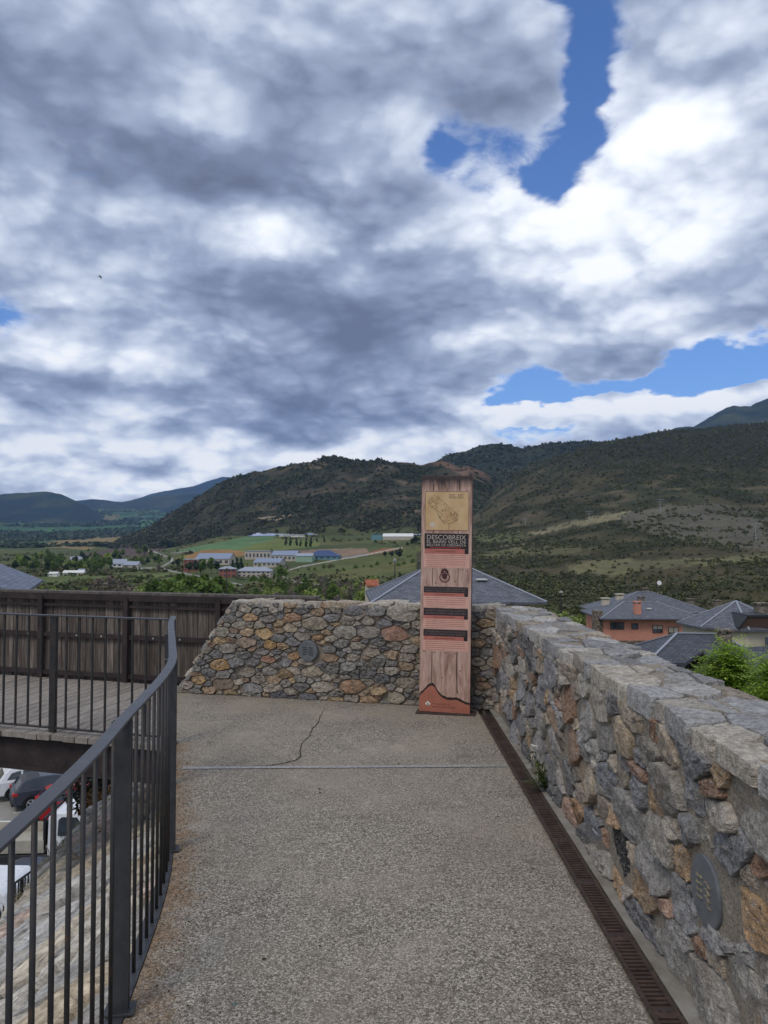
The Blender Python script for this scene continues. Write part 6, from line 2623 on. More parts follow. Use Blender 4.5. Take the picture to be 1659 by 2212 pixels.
def crown_mesh(name, H_, W_, nleaf, leaf, seed, shape='round', base=.25, nblob=9):
    rs = np.random.RandomState(seed)
    blobs = []
    for k in range(nblob):
        t = rs.rand()
        z = H_ * (base + (1 - base) * (.12 + .78 * t))
        if shape == 'cone':
            r = W_ * (1 - t) * .8 + .1 * W_
        elif shape == 'column':
            r = W_ * .55
        else:
            r = W_ * (1 - (2 * t - .85) ** 2 * .75)
        a = rs.rand() * 6.28
        rr = r * rs.uniform(.1, .62)
        blobs.append((rr * math.cos(a), rr * math.sin(a), z, max(.18 * W_, r * rs.uniform(.4, .62))))
    blobs = np.array(blobs)
    bi = rs.randint(0, nblob, nleaf)
    d = rs.normal(size=(nleaf, 3))
    d /= np.linalg.norm(d, axis=1, keepdims=True)
    rr = blobs[bi, 3:4] * rs.uniform(.35, 1.05, (nleaf, 1)) ** .5
    c = blobs[bi, :3] + d * rr * np.array([1, 1, .85])
    nrm = d * .8 + rs.normal(size=d.shape) * .6
    nrm /= np.linalg.norm(nrm, axis=1, keepdims=True)
    a = np.cross(nrm, rs.normal(size=d.shape))
    a /= np.linalg.norm(a, axis=1, keepdims=True)
    b = np.cross(nrm, a)
    s = leaf * rs.uniform(.6, 1.3, (nleaf, 1))
    V = np.stack([c - a * s * .9, c - b * s * .45, c + a * s, c + b * s * .5], 1).reshape(-1, 3)
    tone = .65 + .6 * rs.rand(nblob)
    cc = np.repeat((tone[bi] * rs.uniform(.8, 1.2, nleaf))[:, None] * np.ones((1, 3)), 4, axis=0)
    return V, np.arange(len(V)).reshape(-1, 4), cc


def tree_proto(kind, H_, W_, nleaf, leaf, lm, seed, shape='round', base=.25, limbs=5, name='tree', nblob=9):
    root = empty(name, (0, 0, 0))
    rg = random.Random(seed)
    mb = MB()
    tr = max(.05, H_ * .018)
    mb.tube([(0, 0, -.5), (.02 * H_, 0, H_ * .35), (.0, .02 * H_, H_ * .7), (0, 0, H_ * .92)], [tr * 1.3, tr, tr * .55, tr * .15], 7)
    for k in range(limbs):
        a = 6.28 * k / limbs + rg.uniform(-.4, .4)
        z = H_ * rg.uniform(.3, .6)
        L = W_ * rg.uniform(.5, .9)
        mb.tube([(0, 0, z), (L * .5 * math.cos(a), L * .5 * math.sin(a), z + L * .4), (L * math.cos(a), L * math.sin(a), z + L * .95)], [tr * .5, tr * .3, tr * .1], 5)
    mb.build('trunk', M_BARK, root)
    V, Fq, cc = crown_mesh('crown', H_, W_, nleaf, leaf, seed, shape, base, nblob)
    o = np_mesh('crown', V, Fq, lm, cc)
    o.parent = root
    return root


PROTO = {}
used_p = set()


def plant(kind, loc, s, label, cat='tree', group=None, name=None, rz=None, sz=1.0):
    p = PROTO[kind]
    o = p if kind not in used_p else copy_tree(p)
    used_p.add(kind)
    o.location = loc
    o.scale = (s, s, s * sz)
    o.rotation_euler = (0, 0, rz if rz is not None else rng.uniform(0, 6.28))
    if name:
        o.name = name
    tag(o, label, cat, group)
    return o


PROTO['round'] = tree_proto('round', 10, 4.6, 520, .8, M_LEAF_M, 1, name='broadleaf_tree')
PROTO['dark'] = tree_proto('dark', 10, 4.4, 520, .8, M_LEAF_D, 2, name='dark_tree')
PROTO['pale'] = tree_proto('pale', 10, 4.2, 420, .75, M_LEAF_L, 3, name='pale_tree')
PROTO['bare'] = tree_proto('bare', 10, 4.0, 300, .5, M_LEAF_B, 4, base=.3, limbs=9, name='bare_tree')
PROTO['poplar'] = tree_proto('poplar', 14, 2.2, 420, .75, M_LEAF_M, 5, 'column', .12, name='poplar_tree')
PROTO['conifer'] = tree_proto('conifer', 14, 4.0, 620, .9, M_LEAF_D, 6, 'cone', .05, name='conifer_tree', nblob=14)
PROTO['bush'] = tree_proto('bush', 4, 3.0, 320, .55, M_LEAF_M, 7, base=.0, limbs=3, name='bush')


def plant_px(kind, x, yb, hpx, label, cat='tree', group=None, Y=None, sz=1.0):
    if Y is None:
        c = on_ground(x, yb)
    else:
        X = Y * (x - VX) / F_PX
        c = Vector((X, Y, gz(X, Y)))
    H0 = {'round': 10, 'dark': 10, 'pale': 10, 'bare': 10, 'poplar': 14, 'conifer': 14, 'bush': 4}[kind]
    Hm = hpx * 1.2 / F_PX * c.y
    return plant(kind, c, Hm / H0 * 1.05, label, cat, group, sz=sz)


rg = random.Random(12)
for x, Y, h_ in ((322, 330, 15), (338, 300, 18), (356, 320, 17), (372, 290, 18), (390, 310, 20), (408, 300, 19), (424, 285, 20), (441, 300, 20), (458, 290, 18), (472, 310, 19), (487, 320, 17)):
    c = Vector((Y * (x - VX) / F_PX, Y, 0))
    c.z = gz(c.x, c.y)
    plant('round', c, h_ / 10, 'big leafy green tree in the row just above the plank fence', 'tree', 'green trees rising above the plank fence')
for x, Y, h_ in ((92, 400, 11), (120, 420, 10), (150, 380, 10), (185, 360, 12), (215, 380, 16), (240, 400, 17), (262, 380, 15), (285, 350, 13), (306, 370, 13)):
    c = Vector((Y * (x - VX) / F_PX, Y, 0))
    c.z = gz(c.x, c.y)
    k = 'bare' if 190 < x < 300 else 'pale'
    plant(k, c, h_ / 10, 'purplish bare tree on the meadow above the plank fence' if k == 'bare' else 'pale budding tree at the near edge of the left meadow', 'tree', 'bare trees on the left meadow' if k == 'bare' else 'pale trees at the left meadow edge')
for k in range(70):
    x = rg.uniform(30, 250)
    yb = 1238 - rg.random() ** 1.5 * 28 - max(0, (70 - x) * .1)
    kd = rg.choice(['round', 'round', 'pale', 'round', 'dark'])
    lab = {'round': 'leafy green tree in the grove behind the low white sheds', 'pale': 'pale green tree in the grove behind the low white sheds', 'dark': 'dark green tree in the grove behind the low white sheds'}[kd]
    plant_px(kd, x, yb, rg.uniform(13, 21), lab, 'tree', 'grove behind the low white sheds: ' + kd)
for x, yb, h_, kd in ((408, 1240, 22, 'dark'), (424, 1241, 26, 'dark'), (440, 1240, 26, 'round'), (456, 1239, 28, 'round'), (470, 1238, 22, 'dark'), (384, 1226, 17, 'dark'), (374, 1224, 10, 'dark'), (394, 1220, 17, 'pale'), (366, 1214, 12, 'round')):
    plant_px(kd, x, yb, h_, {'dark': 'dark green tree beside the brick flats at the road bend', 'round': 'leafy green tree between the brick flats and the tall brick house', 'pale': 'pale tree above the brick flats at the road bend'}[kd], 'tree', 'trees by the road bend: ' + kd)
plant_px('poplar', 433, 1253, 38, 'slim poplar standing on the near side of the valley road')
for x, yb, h_ in ((503, 1230, 18), (512, 1232, 24), (521, 1231, 22)):
    plant_px('conifer', x, yb, h_, 'dark conifer behind the tall red brick house', 'tree', 'conifers behind the tall brick house')
for x, yb, h_, kd in ((592, 1262, 26, 'poplar'), (606, 1258, 30, 'round'), (616, 1252, 20, 'pale'), (548, 1258, 12, 'bush'), (565, 1262, 13, 'bush'), (580, 1266, 15, 'bush'), (534, 1226, 10, 'pale'), (560, 1228, 9, 'pale'), (600, 1238, 18, 'bare'), (622, 1240, 16, 'bare')):
    plant_px(kd, x, yb, h_, {'poplar': 'slim poplar at the right end of the long valley house', 'round': 'leafy tree at the right end of the long valley house', 'pale': 'pale blossoming tree among the valley workshops', 'bush': 'green bush below the long valley house', 'bare': 'bare tree at the fork of the valley tracks'}[kd], 'bush' if kd == 'bush' else 'tree', 'planting round the valley houses: ' + kd)
for k in range(70):
    x = rg.uniform(545, 815)
    Y = rg.uniform(260, 540)
    kd = rg.choice(['round', 'pale', 'bare', 'bush', 'bush', 'pale'])
    c = Vector((Y * (x - VX) / F_PX, Y, 0))
    c.z = gz(c.x, c.y)
    s = rg.uniform(.7, 1.35) * (1.6 if kd == 'bush' else .9)
    plant(kd, c, s, {'round': 'leafy green tree just above the far parapet', 'pale': 'pale budding tree just above the far parapet', 'bare': 'bare grey tree just above the far parapet', 'bush': 'low green bush just above the far parapet'}[kd], 'bush' if kd == 'bush' else 'tree', 'thicket above the far parapet: ' + kd)
for x, yb, h_ in ((618, 1180, 16), (628, 1181, 17), (640, 1181, 16), (650, 1182, 14), (662, 1183, 18), (672, 1183, 19), (684, 1172, 10), (700, 1172, 11)):
    plant_px('conifer', x, yb, h_, 'dark conifer in the clump above the workshop yards', 'tree', 'conifer clump above the workshops')
for x, yb, h_ in ((340, 1183, 10), (352, 1184, 14), (362, 1184, 15), (372, 1183, 12), (384, 1182, 9)):
    plant_px('dark', x, yb, h_, 'dark tree at the foot of the wooded hill by the road', 'tree', 'dark trees by the road below the hill')
for k in range(44):
    x = rg.uniform(190, 345)
    yb = rg.uniform(1190, 1236)
    kd = rg.choice(['round', 'bush', 'bare', 'dark'])
    plant_px(kd, x, yb, rg.uniform(6, 14), {'round': 'small leafy tree around the white farmhouse', 'bush': 'bush around the white farmhouse', 'bare': 'bare tree around the white farmhouse', 'dark': 'dark tree around the white farmhouse'}[kd], 'bush' if kd == 'bush' else 'tree', 'planting round the white farmhouse: ' + kd)
for k in range(14):
    x = 648 + k * 19 + rg.uniform(-6, 6)
    yb = 1234 - (x - 640) * .06 + rg.uniform(-3, 6)
    plant_px(rg.choice(['bush', 'bush']), x, yb, rg.uniform(4, 8), 'bush in the hedge across the right hand meadow', 'bush', 'hedge on the right hand meadow')
for x, yb, h_ in ((862, 1210, 22), (892, 1180, 14), (900, 1179, 18), (880, 1182, 9), (832, 1205, 12), (846, 1206, 14)):
    plant_px('dark', x, yb, h_, 'dark tree on the slope just left of the totem', 'tree', 'dark trees left of the totem')
for x, Y, h_ in ((1195, 118, 4.5), (1222, 112, 5.0), (1250, 116, 4.2)):
    c = Vector((Y * (x - VX) / F_PX, Y, -13.5))
    plant('pale', c, h_ / 10, 'yellow green tree between the totem house and the salmon house', 'tree', 'yellow green trees left of the salmon house')

# bright green tree close behind the long parapet
def near_tree(c, H_, W_, n, seed, label):
    root = empty('leafy_tree', c, 0, label, 'tree')
    rs = np.random.RandomState(seed)
    rg = random.Random(seed)
    mb = MB()
    mb.tube([(c[0], c[1], c[2]), (c[0] + .1, c[1], c[2] + H_ * .45), (c[0], c[1] + .1, c[2] + H_ * .9)], [.16, .12, .03], 8)
    V, cc = [], []
    sprays = []
    for k in range(90):
        a = rg.uniform(0, 6.28)
        t = 1 - .24 * rg.random() ** 1.1
        r = W_ * min(1, ((1.01 - t) / .24)) ** .6 * rg.uniform(.3, 1.0)
        z = c[2] + H_ * t
        e = Vector((c[0] + r * math.cos(a), c[1] + r * math.sin(a), z))
        s = Vector((c[0], c[1], c[2] + H_ * (t - .1)))
        m_ = s.lerp(e, .55) + Vector((0, 0, .12))
        mb.tube([s, m_, e], [.035, .018, .006], 5)
        sprays.append((s, m_, e))
    mb.build('trunk', M_BARK, root)
    per = n // len(sprays)
    for s, m_, e in sprays:
        tone = rg.uniform(.7, 1.25)
        for q in range(per // 9):
            t = rg.uniform(.35, 1.06)
            b = (s.lerp(m_, t * 2) if t < .5 else m_.lerp(e, (t - .5) * 2)) + Vector((rg.gauss(0, .14), rg.gauss(0, .14), rg.gauss(0, .1)))
            d = Vector((rg.gauss(0, 1), rg.gauss(0, 1), rg.gauss(-.1, .5))).normalized()
            L = rg.uniform(.2, .34)
            up = Vector((0, 0, 1))
            sd = d.cross(up).normalized()
            for j in range(9):
                o_ = b + d * (L * (j // 2 + 1) / 5) - Vector((0, 0, .1 * L * (j / 8) ** 2))
                sgn = 1 if j % 2 else -1
                ld = (sd * sgn + d * .45 - up * .15).normalized() if j < 8 else d
                ll = .075 * rg.uniform(.8, 1.2)
                wv = ld.cross(up).normalized() * .018
                V += [o_, o_ + ld * ll * .5 + wv, o_ + ld * ll, o_ + ld * ll * .5 - wv]
                k_ = tone * rg.uniform(.85, 1.15)
                cc += [(k_, k_, k_)] * 4
    V = np.array([tuple(v) for v in V])
    o = np_mesh('crown', V, np.arange(len(V)).reshape(-1, 4), M_LEAF_Y, np.array(cc))
    o.parent = root
    o.matrix_parent_inverse = Matrix.Translation(-Vector(c))
    return root


q = at_y(1576, 1396, 14)
near_tree((q.x, q.y, -9.0), q.z + 9.0, .95, 46000, 5, 'bright green feathery tree top showing over the long parapet')
q = at_y(1690, 1412, 12.5)
near_tree((q.x, q.y, -9.0), q.z + 9.0, .8, 34000, 6, 'second bright green feathery tree cut off by the right picture edge')


# ------------------------------------------------------------------ masts and lamp posts
def on_hill(H, x, y):
    d = (H[3] - x) ** 2 + (H[4] - y) ** 2
    d = np.where(np.arange(H[0].shape[1])[None, :] < H[0].shape[1] - 15, d, 1e9)
    i = np.unravel_index(np.argmin(d), d.shape)
    return Vector((H[0][i], H[1][i], H[2][i]))


M_POLE = flatmat('grey_pole', srgb(150, 150, 146), .1)
for x, yb, hpx, lab in ((1274, 1131, 28, 'steel power mast at the left end of the pale track on the hill'), (1428, 1108, 32, 'wide armed steel power mast on the crest of the grey knoll'), (1134, 1136, 16, 'small power mast beyond the totem, low on the scrub hill'), (1634, 1170, 40, 'faint power mast on the scrub slope at the far right')):
    c = on_hill(B_, x, yb)
    Hm = hpx / F_PX * c.y
    root = empty('power_mast', c, 0, lab, 'power mast')
    mb = MB()
    mb.tube([c - Vector((0, 0, 1)), c + Vector((0, 0, Hm))], [.5, .28], 6)
    mb.build('pole', M_POLE, root)
    mb = MB()
    for z, w_ in ((.93, 4.6), (.78, 3.4)):
        mb.beam(c + Vector((-w_, 0, Hm * z)), c + Vector((w_, 0, Hm * z)), .28, .28)
        for s in (-1, -.5, .5, 1):
            mb.beam(c + Vector((s * w_, 0, Hm * z)), c + Vector((s * w_, 0, Hm * z - 1.2)), .2, .2)
    mb.build('crossarm', M_POLE, root)


def lamp_post(x, ytop, ybot, Y, lab, w=.12):
    a, b = at_y(x, ybot, Y), at_y(x, ytop, Y)
    root = empty('lamp_post', a, 0, lab, 'lamp post')
    mb = MB()
    mb.tube([a, b], [w, w * .6], 6)
    mb.build('pole', M_BAR, root)
    mb = MB()
    mb.lathe([(w * 1.6, 0), (w * 2.6, .18), (w * 1.2, .42)], 8, Matrix.Translation(b))
    mb.build('lamp_head', M_POLE, root)


lamp_post(490, 1230, 1305, 140, 'thin dark lamp post rising beside the left end of the far parapet')
lamp_post(1212, 1282, 1345, 130, 'thin wooden pole between the totem house and the salmon house', .16)
lamp_post(853, 1215, 1262, 75, 'slim pole standing behind the slate roof left of the totem', .06)

# ------------------------------------------------------------------ car park below the terrace
LOT = -10.98
M_ASPH = mat('asphalt', lambda nt: (nt.mixc(nt.maprange(nt.noise(nt.obj(), 1.2, 6, .65), .35, .65), srgb(134, 132, 126), srgb(158, 155, 147)), nt.bump(nt.noise(nt.obj(), 60, 3, .6), .3, .01)), .95, spec=.15)
M_LINE = flatmat('road_paint', srgb(220, 220, 214), .08, .8)
mb = MB()
mb.poly([(-60, 14, LOT), (-8, 14, LOT), (-8, 58, LOT), (-60, 58, LOT)])
g = mb.build('parking_lot', M_ASPH)
g['kind'] = 'structure'
HD = R(30)
hv, pv = Vector((math.cos(HD), math.sin(HD), 0)), Vector((math.sin(HD), -math.cos(HD), 0))
O_ = Vector((-16.3, 35.2, LOT))
mb = MB()
for k in range(-3, 4):
    c = O_ + pv * (2.2 * k - 1.05) - hv * .2
    w_ = pv * .05
    mb.poly([c - w_ + Vector((0, 0, .005)), c + w_ + Vector((0, 0, .005)), c + w_ + hv * 4.6 + Vector((0, 0, .005)), c - w_ + hv * 4.6 + Vector((0, 0, .005))])
for y in (34.9,):
    mb.poly([(-40, y, LOT + .006), (-15.4, y, LOT + .006), (-15.4, y + .14, LOT + .006), (-40, y + .14, LOT + .006)])
g = mb.build('parking_lines', M_LINE)
g['kind'] = 'structure'


def carpaint(name, c, rough=.25):
    return mat(name, lambda nt: (nt.mixc(nt.maprange(nt.noise(nt.obj(), 3, 4, .6), .4, .7, 0, .25), c, tuple(q * .8 for q in c[:3]) + (1,))), rough, spec=.5)


P_WHITE = carpaint('white_paint', srgb(226, 228, 230))
P_DARK = carpaint('dark_grey_paint', srgb(58, 64, 76))
P_RED = carpaint('red_paint', srgb(170, 34, 38))
P_NAVY = carpaint('navy_paint', srgb(46, 54, 72))
M_TYRE = flatmat('tyre_rubber', srgb(30, 30, 32), .15, .9)
M_RIM = flatmat('alloy_rim', srgb(176, 178, 182), .08, .35)
M_TRIM = flatmat('black_trim', srgb(32, 33, 36), .1, .6)
M_TAIL = flatmat('tail_light_red', srgb(176, 44, 42), .2, .2)
M_CGLASS = mat('car_glass', lambda nt: nt.mixc(nt.maprange(nt.noise(nt.obj(), .8, 3, .5), .4, .6), srgb(34, 40, 46), srgb(58, 66, 74)), .08, spec=.7)
M_HEAD = flatmat('head_light', srgb(200, 206, 210), .05, .15)


def car(M_, paint, label, L=4.2, W=1.76, H_=1.47, name='parked_car', estate=False, group='cars in the car park below'):
    root = empty(name, M_.to_translation(), 0, label, 'car', group)
    low = [(.06, .3), (.0, .5), (.04, .74), (.1, .97), (.5, .985), (2.0, .97), (3.0, .93), (3.5, .86), (3.95, .74), (4.15, .6), (4.2, .42), (4.14, .26), (3.0, .22), (1.2, .22)]
    sx = L / 4.2
    def solid(name, pr, wb, wt, zsplit, m, bev):
        mb = MB()
        ys = lambda z: (wb + (wt - wb) * max(0, (z - zsplit[0]) / (zsplit[1] - zsplit[0]))) / 2
        a = [M_ @ Vector((x * sx, -ys(z), z)) for x, z in pr]
        b = [M_ @ Vector((x * sx, ys(z), z)) for x, z in pr]
        n = mb.addv(a + b)
        k = len(pr)
        mb.face(range(n, n + k))
        mb.face(range(n + 2 * k - 1, n + k - 1, -1))
        for i in range(k):
            j = (i + 1) % k
            mb.face((n + j, n + i, n + k + i, n + k + j))
        o = mb.build(name, m, root, bevel=bev, smooth=False)
        winding_fix(o)
        return o
    body = solid('body', low, W, W * .97, (.5, 1.0), paint, .07)
    rr = .32 if not estate else .18
    gh = [(.14, .93), (rr + .1, 1.30), (rr + .32, H_ - .06), (1.2, H_), (1.9, H_ - .01), (2.25, H_ - .09), (3.08, .90)]
    solid('cabin', gh, W * .955, W * .72, (.93, H_), paint, .05)
    yside = lambda z, o: (W * .955 + (W * .72 - W * .955) * (z - .93) / (H_ - .93)) / 2 + o
    for s in (-1, 1):
        for q in ([(.52, 1.02), (.72, 1.3), (.95, 1.35), (1.12, 1.36), (1.12, 1.01)], [(1.2, 1.01), (1.2, 1.36), (1.85, 1.36), (2.1, 1.31), (2.68, 1.0)]):
            mb = MB()
            mb.poly([M_ @ Vector((x * sx, s * yside(z, .006), z)) for x, z in q])
            mb.build('side_window', M_CGLASS, root)
    def endglass(nm, p0, p1, nrm):
        mb = MB()
        o = Vector((nrm[0], 0, nrm[1])) * .008
        (x0, z0), (x1, z1) = p0, p1
        w0, w1 = yside(z0, -.12), yside(z1, -.1)
        mb.poly([M_ @ (Vector((x0 * sx, -w0, z0)) + o), M_ @ (Vector((x0 * sx, w0, z0)) + o), M_ @ (Vector((x1 * sx, w1, z1)) + o), M_ @ (Vector((x1 * sx, -w1, z1)) + o)])
        mb.build(nm, M_CGLASS, root)
    endglass('rear_window', (.14 + (rr - .04) * .16, .99), (rr + .1, 1.30), (-.88, .4))
    endglass('windscreen', (2.98, .96), (2.30, H_ - .12), (.55, .83))
    for x in (.82, 3.38):
        for s in (-1, 1):
            MW = M_ @ Matrix.Translation((x * sx, s * (W / 2 - .1), .315)) @ Matrix.Rotation(R(-90 * s), 4, 'X')
            mb = MB()
            mb.lathe([(.19, -.09), (.3, -.095), (.315, -.06), (.315, .07), (.3, .105), (.215, .105)], 22, MW)
            ty = mb.build('wheel', M_TYRE, root)
            mb = MB()
            mb.lathe([(.055, .06), (.055, .1), (.03, .105)], 8, MW)
            for k in range(5):
                a = 6.283 * k / 5
                mb.beam(MW @ Vector((.04 * math.cos(a), .04 * math.sin(a), .098)), MW @ Vector((.2 * math.cos(a), .2 * math.sin(a), .098)), .06, .02, up=MW.to_3x3() @ Vector((0, 0, 1)))
            nn = 20
            for i in range(nn):
                a, b = 6.283 * i / nn, 6.283 * (i + 1) / nn
                mb.poly([MW @ Vector((r_ * math.cos(t), r_ * math.sin(t), .107)) for r_, t in ((.19, a), (.222, a), (.222, b), (.19, b))])
            build_on(mb, 'rim', M_RIM, ty)
            mb = MB()
            pts = [M_ @ Vector(((x + .40 * math.cos(t)) * sx, s * (W / 2 + .004), .315 + .40 * math.sin(t))) for t in np.linspace(-.1, math.pi + .1, 14)]
            mb.poly(pts)
            mb.build('wheel_arch', M_TRIM, root)
    for s in (-1, 1):
        mb = MB()
        mb.box((.13 * sx, s * (W / 2 - .13), .82), (.24, .24, .17), M=M_)
        mb.build('tail_light', M_TAIL, root, bevel=.03)
        mb = MB()
        mb.box((3.98 * sx, s * (W / 2 - .2), .66), (.3, .34, .16), M=M_)
        mb.build('headlight', M_HEAD, root, bevel=.03)
        mb = MB()
        mb.box((2.62 * sx, s * (W / 2 + .09), 1.0), (.12, .18, .12), M=M_)
        mb.build('mirror', M_TRIM, root, bevel=.02)
    mb = MB()
    mb.box((.03 * sx, 0, .36), (.1, W * .9, .14), M=M_)
    mb.build('bumper', M_TRIM, root, bevel=.02)
    return root


def carM(c, hd):
    return Matrix.Translation(c) @ Matrix.Rotation(hd, 4, 'Z')


base = O_ - hv * .55 - pv * .0
base = O_ + Vector((0.0, 1.1, 0)) + Vector((-math.cos(HD) * .82, -math.sin(HD) * .82, 0)) + Vector((-math.sin(HD), math.cos(HD), 0)) * .85
car(carM(base + Vector((-1.5, 1.35, 0)), HD), P_WHITE, 'white hatchback at the far end of the row seen through the railing', L=4.4, H_=1.56)
car(carM(base, HD), P_DARK, 'dark grey hatchback with red tail light, parked between white and red cars')
car(carM(base + Vector((2.0, -1.75, 0)), HD), P_RED, 'red hatchback parked in front of the dark grey one')
q = at_y(190, 1672, 40)
car(carM(Vector((-19.3, 44.0, LOT)), R(4)), P_WHITE, 'white car at the back whose bonnet shows above the handrail', L=4.4, H_=1.5)
car(carM(Vector((-13.4, 27.0, LOT)), R(-4)), P_NAVY, 'dark navy car parked between the white truck and the white van roof', L=4.4)

# white pick-up truck with dropside bed
MT_ = carM(Vector((-16.95, 30.6, LOT)), R(3))
tk = empty('flatbed_truck', MT_.to_translation(), 0, 'white cab flatbed truck with an empty tan dropside bed', 'truck')
mb = MB()
pr = [(4.1, .5), (4.1, 1.95), (4.35, 2.12), (5.2, 2.1), (5.45, 1.98), (5.95, 1.25), (6.25, 1.1), (6.3, .5)]
ys = lambda z: .95 if z < 1.3 else .95 - (z - 1.3) * .17
n = mb.addv([MT_ @ Vector((x, -ys(z), z)) for x, z in pr] + [MT_ @ Vector((x, ys(z), z)) for x, z in pr])
k = len(pr)
mb.face(range(n, n + k))
mb.face(range(n + 2 * k - 1, n + k - 1, -1))
for i in range(k):
    j = (i + 1) % k
    mb.face((n + j, n + i, n + k + i, n + k + j))
o = mb.build('cab', P_WHITE, tk, bevel=.06)
winding_fix(o)
for s in (-1, 1):
    mb = MB()
    mb.poly([MT_ @ Vector((x, s * (ys(z) + .007), z)) for x, z in ((4.5, 1.28), (4.5, 1.85), (4.62, 1.95), (5.2, 1.93), (5.62, 1.3))])
    mb.build('side_window', M_CGLASS, tk)
    mb = MB()
    mb.box((5.5, s * 1.08, 1.35), (.1, .16, .3), M=MT_)
    mb.build('mirror', M_TRIM, tk, bevel=.02)
    for x in (.9, 5.3):
        MW = MT_ @ Matrix.Translation((x, s * .86, .36)) @ Matrix.Rotation(R(-90 * s), 4, 'X')
        mb = MB()
        mb.lathe([(.2, -.1), (.35, -.1), (.36, .08), (.33, .11), (.2, .11)], 20, MW)
        ty = mb.build('wheel', M_TYRE, tk)
        mb = MB()
        mb.lathe([(.2, .08), (.19, .115), (.08, .1)], 16, MW)
        build_on(mb, 'rim', M_RIM, ty)
mb = MB()
mb.poly([MT_ @ Vector((x, y, z)) for x, y, z in ((5.9, -.78, 1.33), (5.9, .78, 1.33), (5.5, .72, 1.97), (5.5, -.72, 1.97))])
mb.build('windscreen', M_CGLASS, tk)
mb = MB()
mb.box((5.9, 0, 1.13), (.7, 1.6, .05), M=MT_)
mb.box((2.0, 0, .72), (4.0, 2.0, .1), M=MT_)
M_BED = mat('tan_bed', lambda nt: nt.mixc(nt.maprange(nt.noise(nt.obj(), 3, 5, .65), .35, .65), srgb(158, 152, 138), srgb(180, 174, 160)), .8)
mb = MB()
mb.box((2.0, 0, .72), (4.0, 2.0, .1), M=MT_)
for s in (-1, 1):
    mb.box((2.0, s * .99, .95), (4.0, .05, .38), M=MT_)
mb.box((.03, 0, .95), (.05, 1.9, .38), M=MT_)
mb.build('bed', M_BED, tk)
mb = MB()
for s in (-.9, .9):
    mb.box((4.0, s, 1.35), (.08, .08, 1.2), M=MT_)
mb.box((4.0, 0, 1.92), (.08, 1.9, .08), M=MT_)
mb.box((4.0, 0, 1.3), (.04, 1.8, .9), M=MT_)
mb.build('headboard', M_TRIM, tk)
mb = MB()
mb.box((3.0, 0, .5), (5.8, .9, .2), M=MT_)
mb.build('chassis', M_TRIM, tk)
# white van with ribbed roof, nearest
q0, q1 = at_z(78, 1868, LOT + 2.5), at_z(70, 1914, LOT + 2.5)
MV = carM(Vector((q0.x - 5.1, (q0.y + q1.y) / 2, LOT)), R(-2))
vn = empty('white_van', MV.to_translation(), 0, 'white van with a ribbed roof, the vehicle nearest the terrace', 'van')
mb = MB()
pr = [(0, .4), (0, 2.35), (.1, 2.5), (4.85, 2.5), (5.05, 2.38), (5.45, 1.3), (5.9, 1.05), (5.95, .4)]
n = mb.addv([MV @ Vector((x, -.96 + .05 * (z > 2), z)) for x, z in pr] + [MV @ Vector((x, .96 - .05 * (z > 2), z)) for x, z in pr])
k = len(pr)
mb.face(range(n, n + k))
mb.face(range(n + 2 * k - 1, n + k - 1, -1))
for i in range(k):
    j = (i + 1) % k
    mb.face((n + j, n + i, n + k + i, n + k + j))
o = mb.build('body', P_WHITE, vn, bevel=.05)
winding_fix(o)
mb = MB()
for y in np.linspace(-.72, .72, 7):
    mb.box((2.45, y, 2.505), (4.6, .07, .03), M=MV)
mb.build('roof_ribs', P_WHITE, vn, bevel=.01)
for s in (-1, 1):
    mb = MB()
    mb.poly([MV @ Vector((x, s * .966, z)) for x, z in ((4.2, 1.35), (4.2, 2.1), (4.9, 2.1), (5.3, 1.35))])
    mb.build('side_window', M_CGLASS, vn)
    for x in (1.0, 4.9):
        MW = MV @ Matrix.Translation((x, s * .86, .34)) @ Matrix.Rotation(R(-90 * s), 4, 'X')
        mb = MB()
        mb.lathe([(.2, -.1), (.33, -.1), (.34, .08), (.3, .115), (.1, .11)], 18, MW)
        mb.build('wheel', M_TYRE, vn)

# dark hedge, stair rail and dry growth at the foot and brow of the revetment
M_DRY = leaf_mat('dry_leaves', srgb(92, 66, 46), srgb(132, 96, 62), .2)
M_DARKB = leaf_mat('dark_olive_leaves', srgb(44, 46, 34), srgb(66, 64, 46), .15)  # leaves of the dark brown bush, dark in themselves
M_STRAW = leaf_mat('dry_grass_blades', srgb(120, 108, 80), srgb(164, 150, 116), .2)


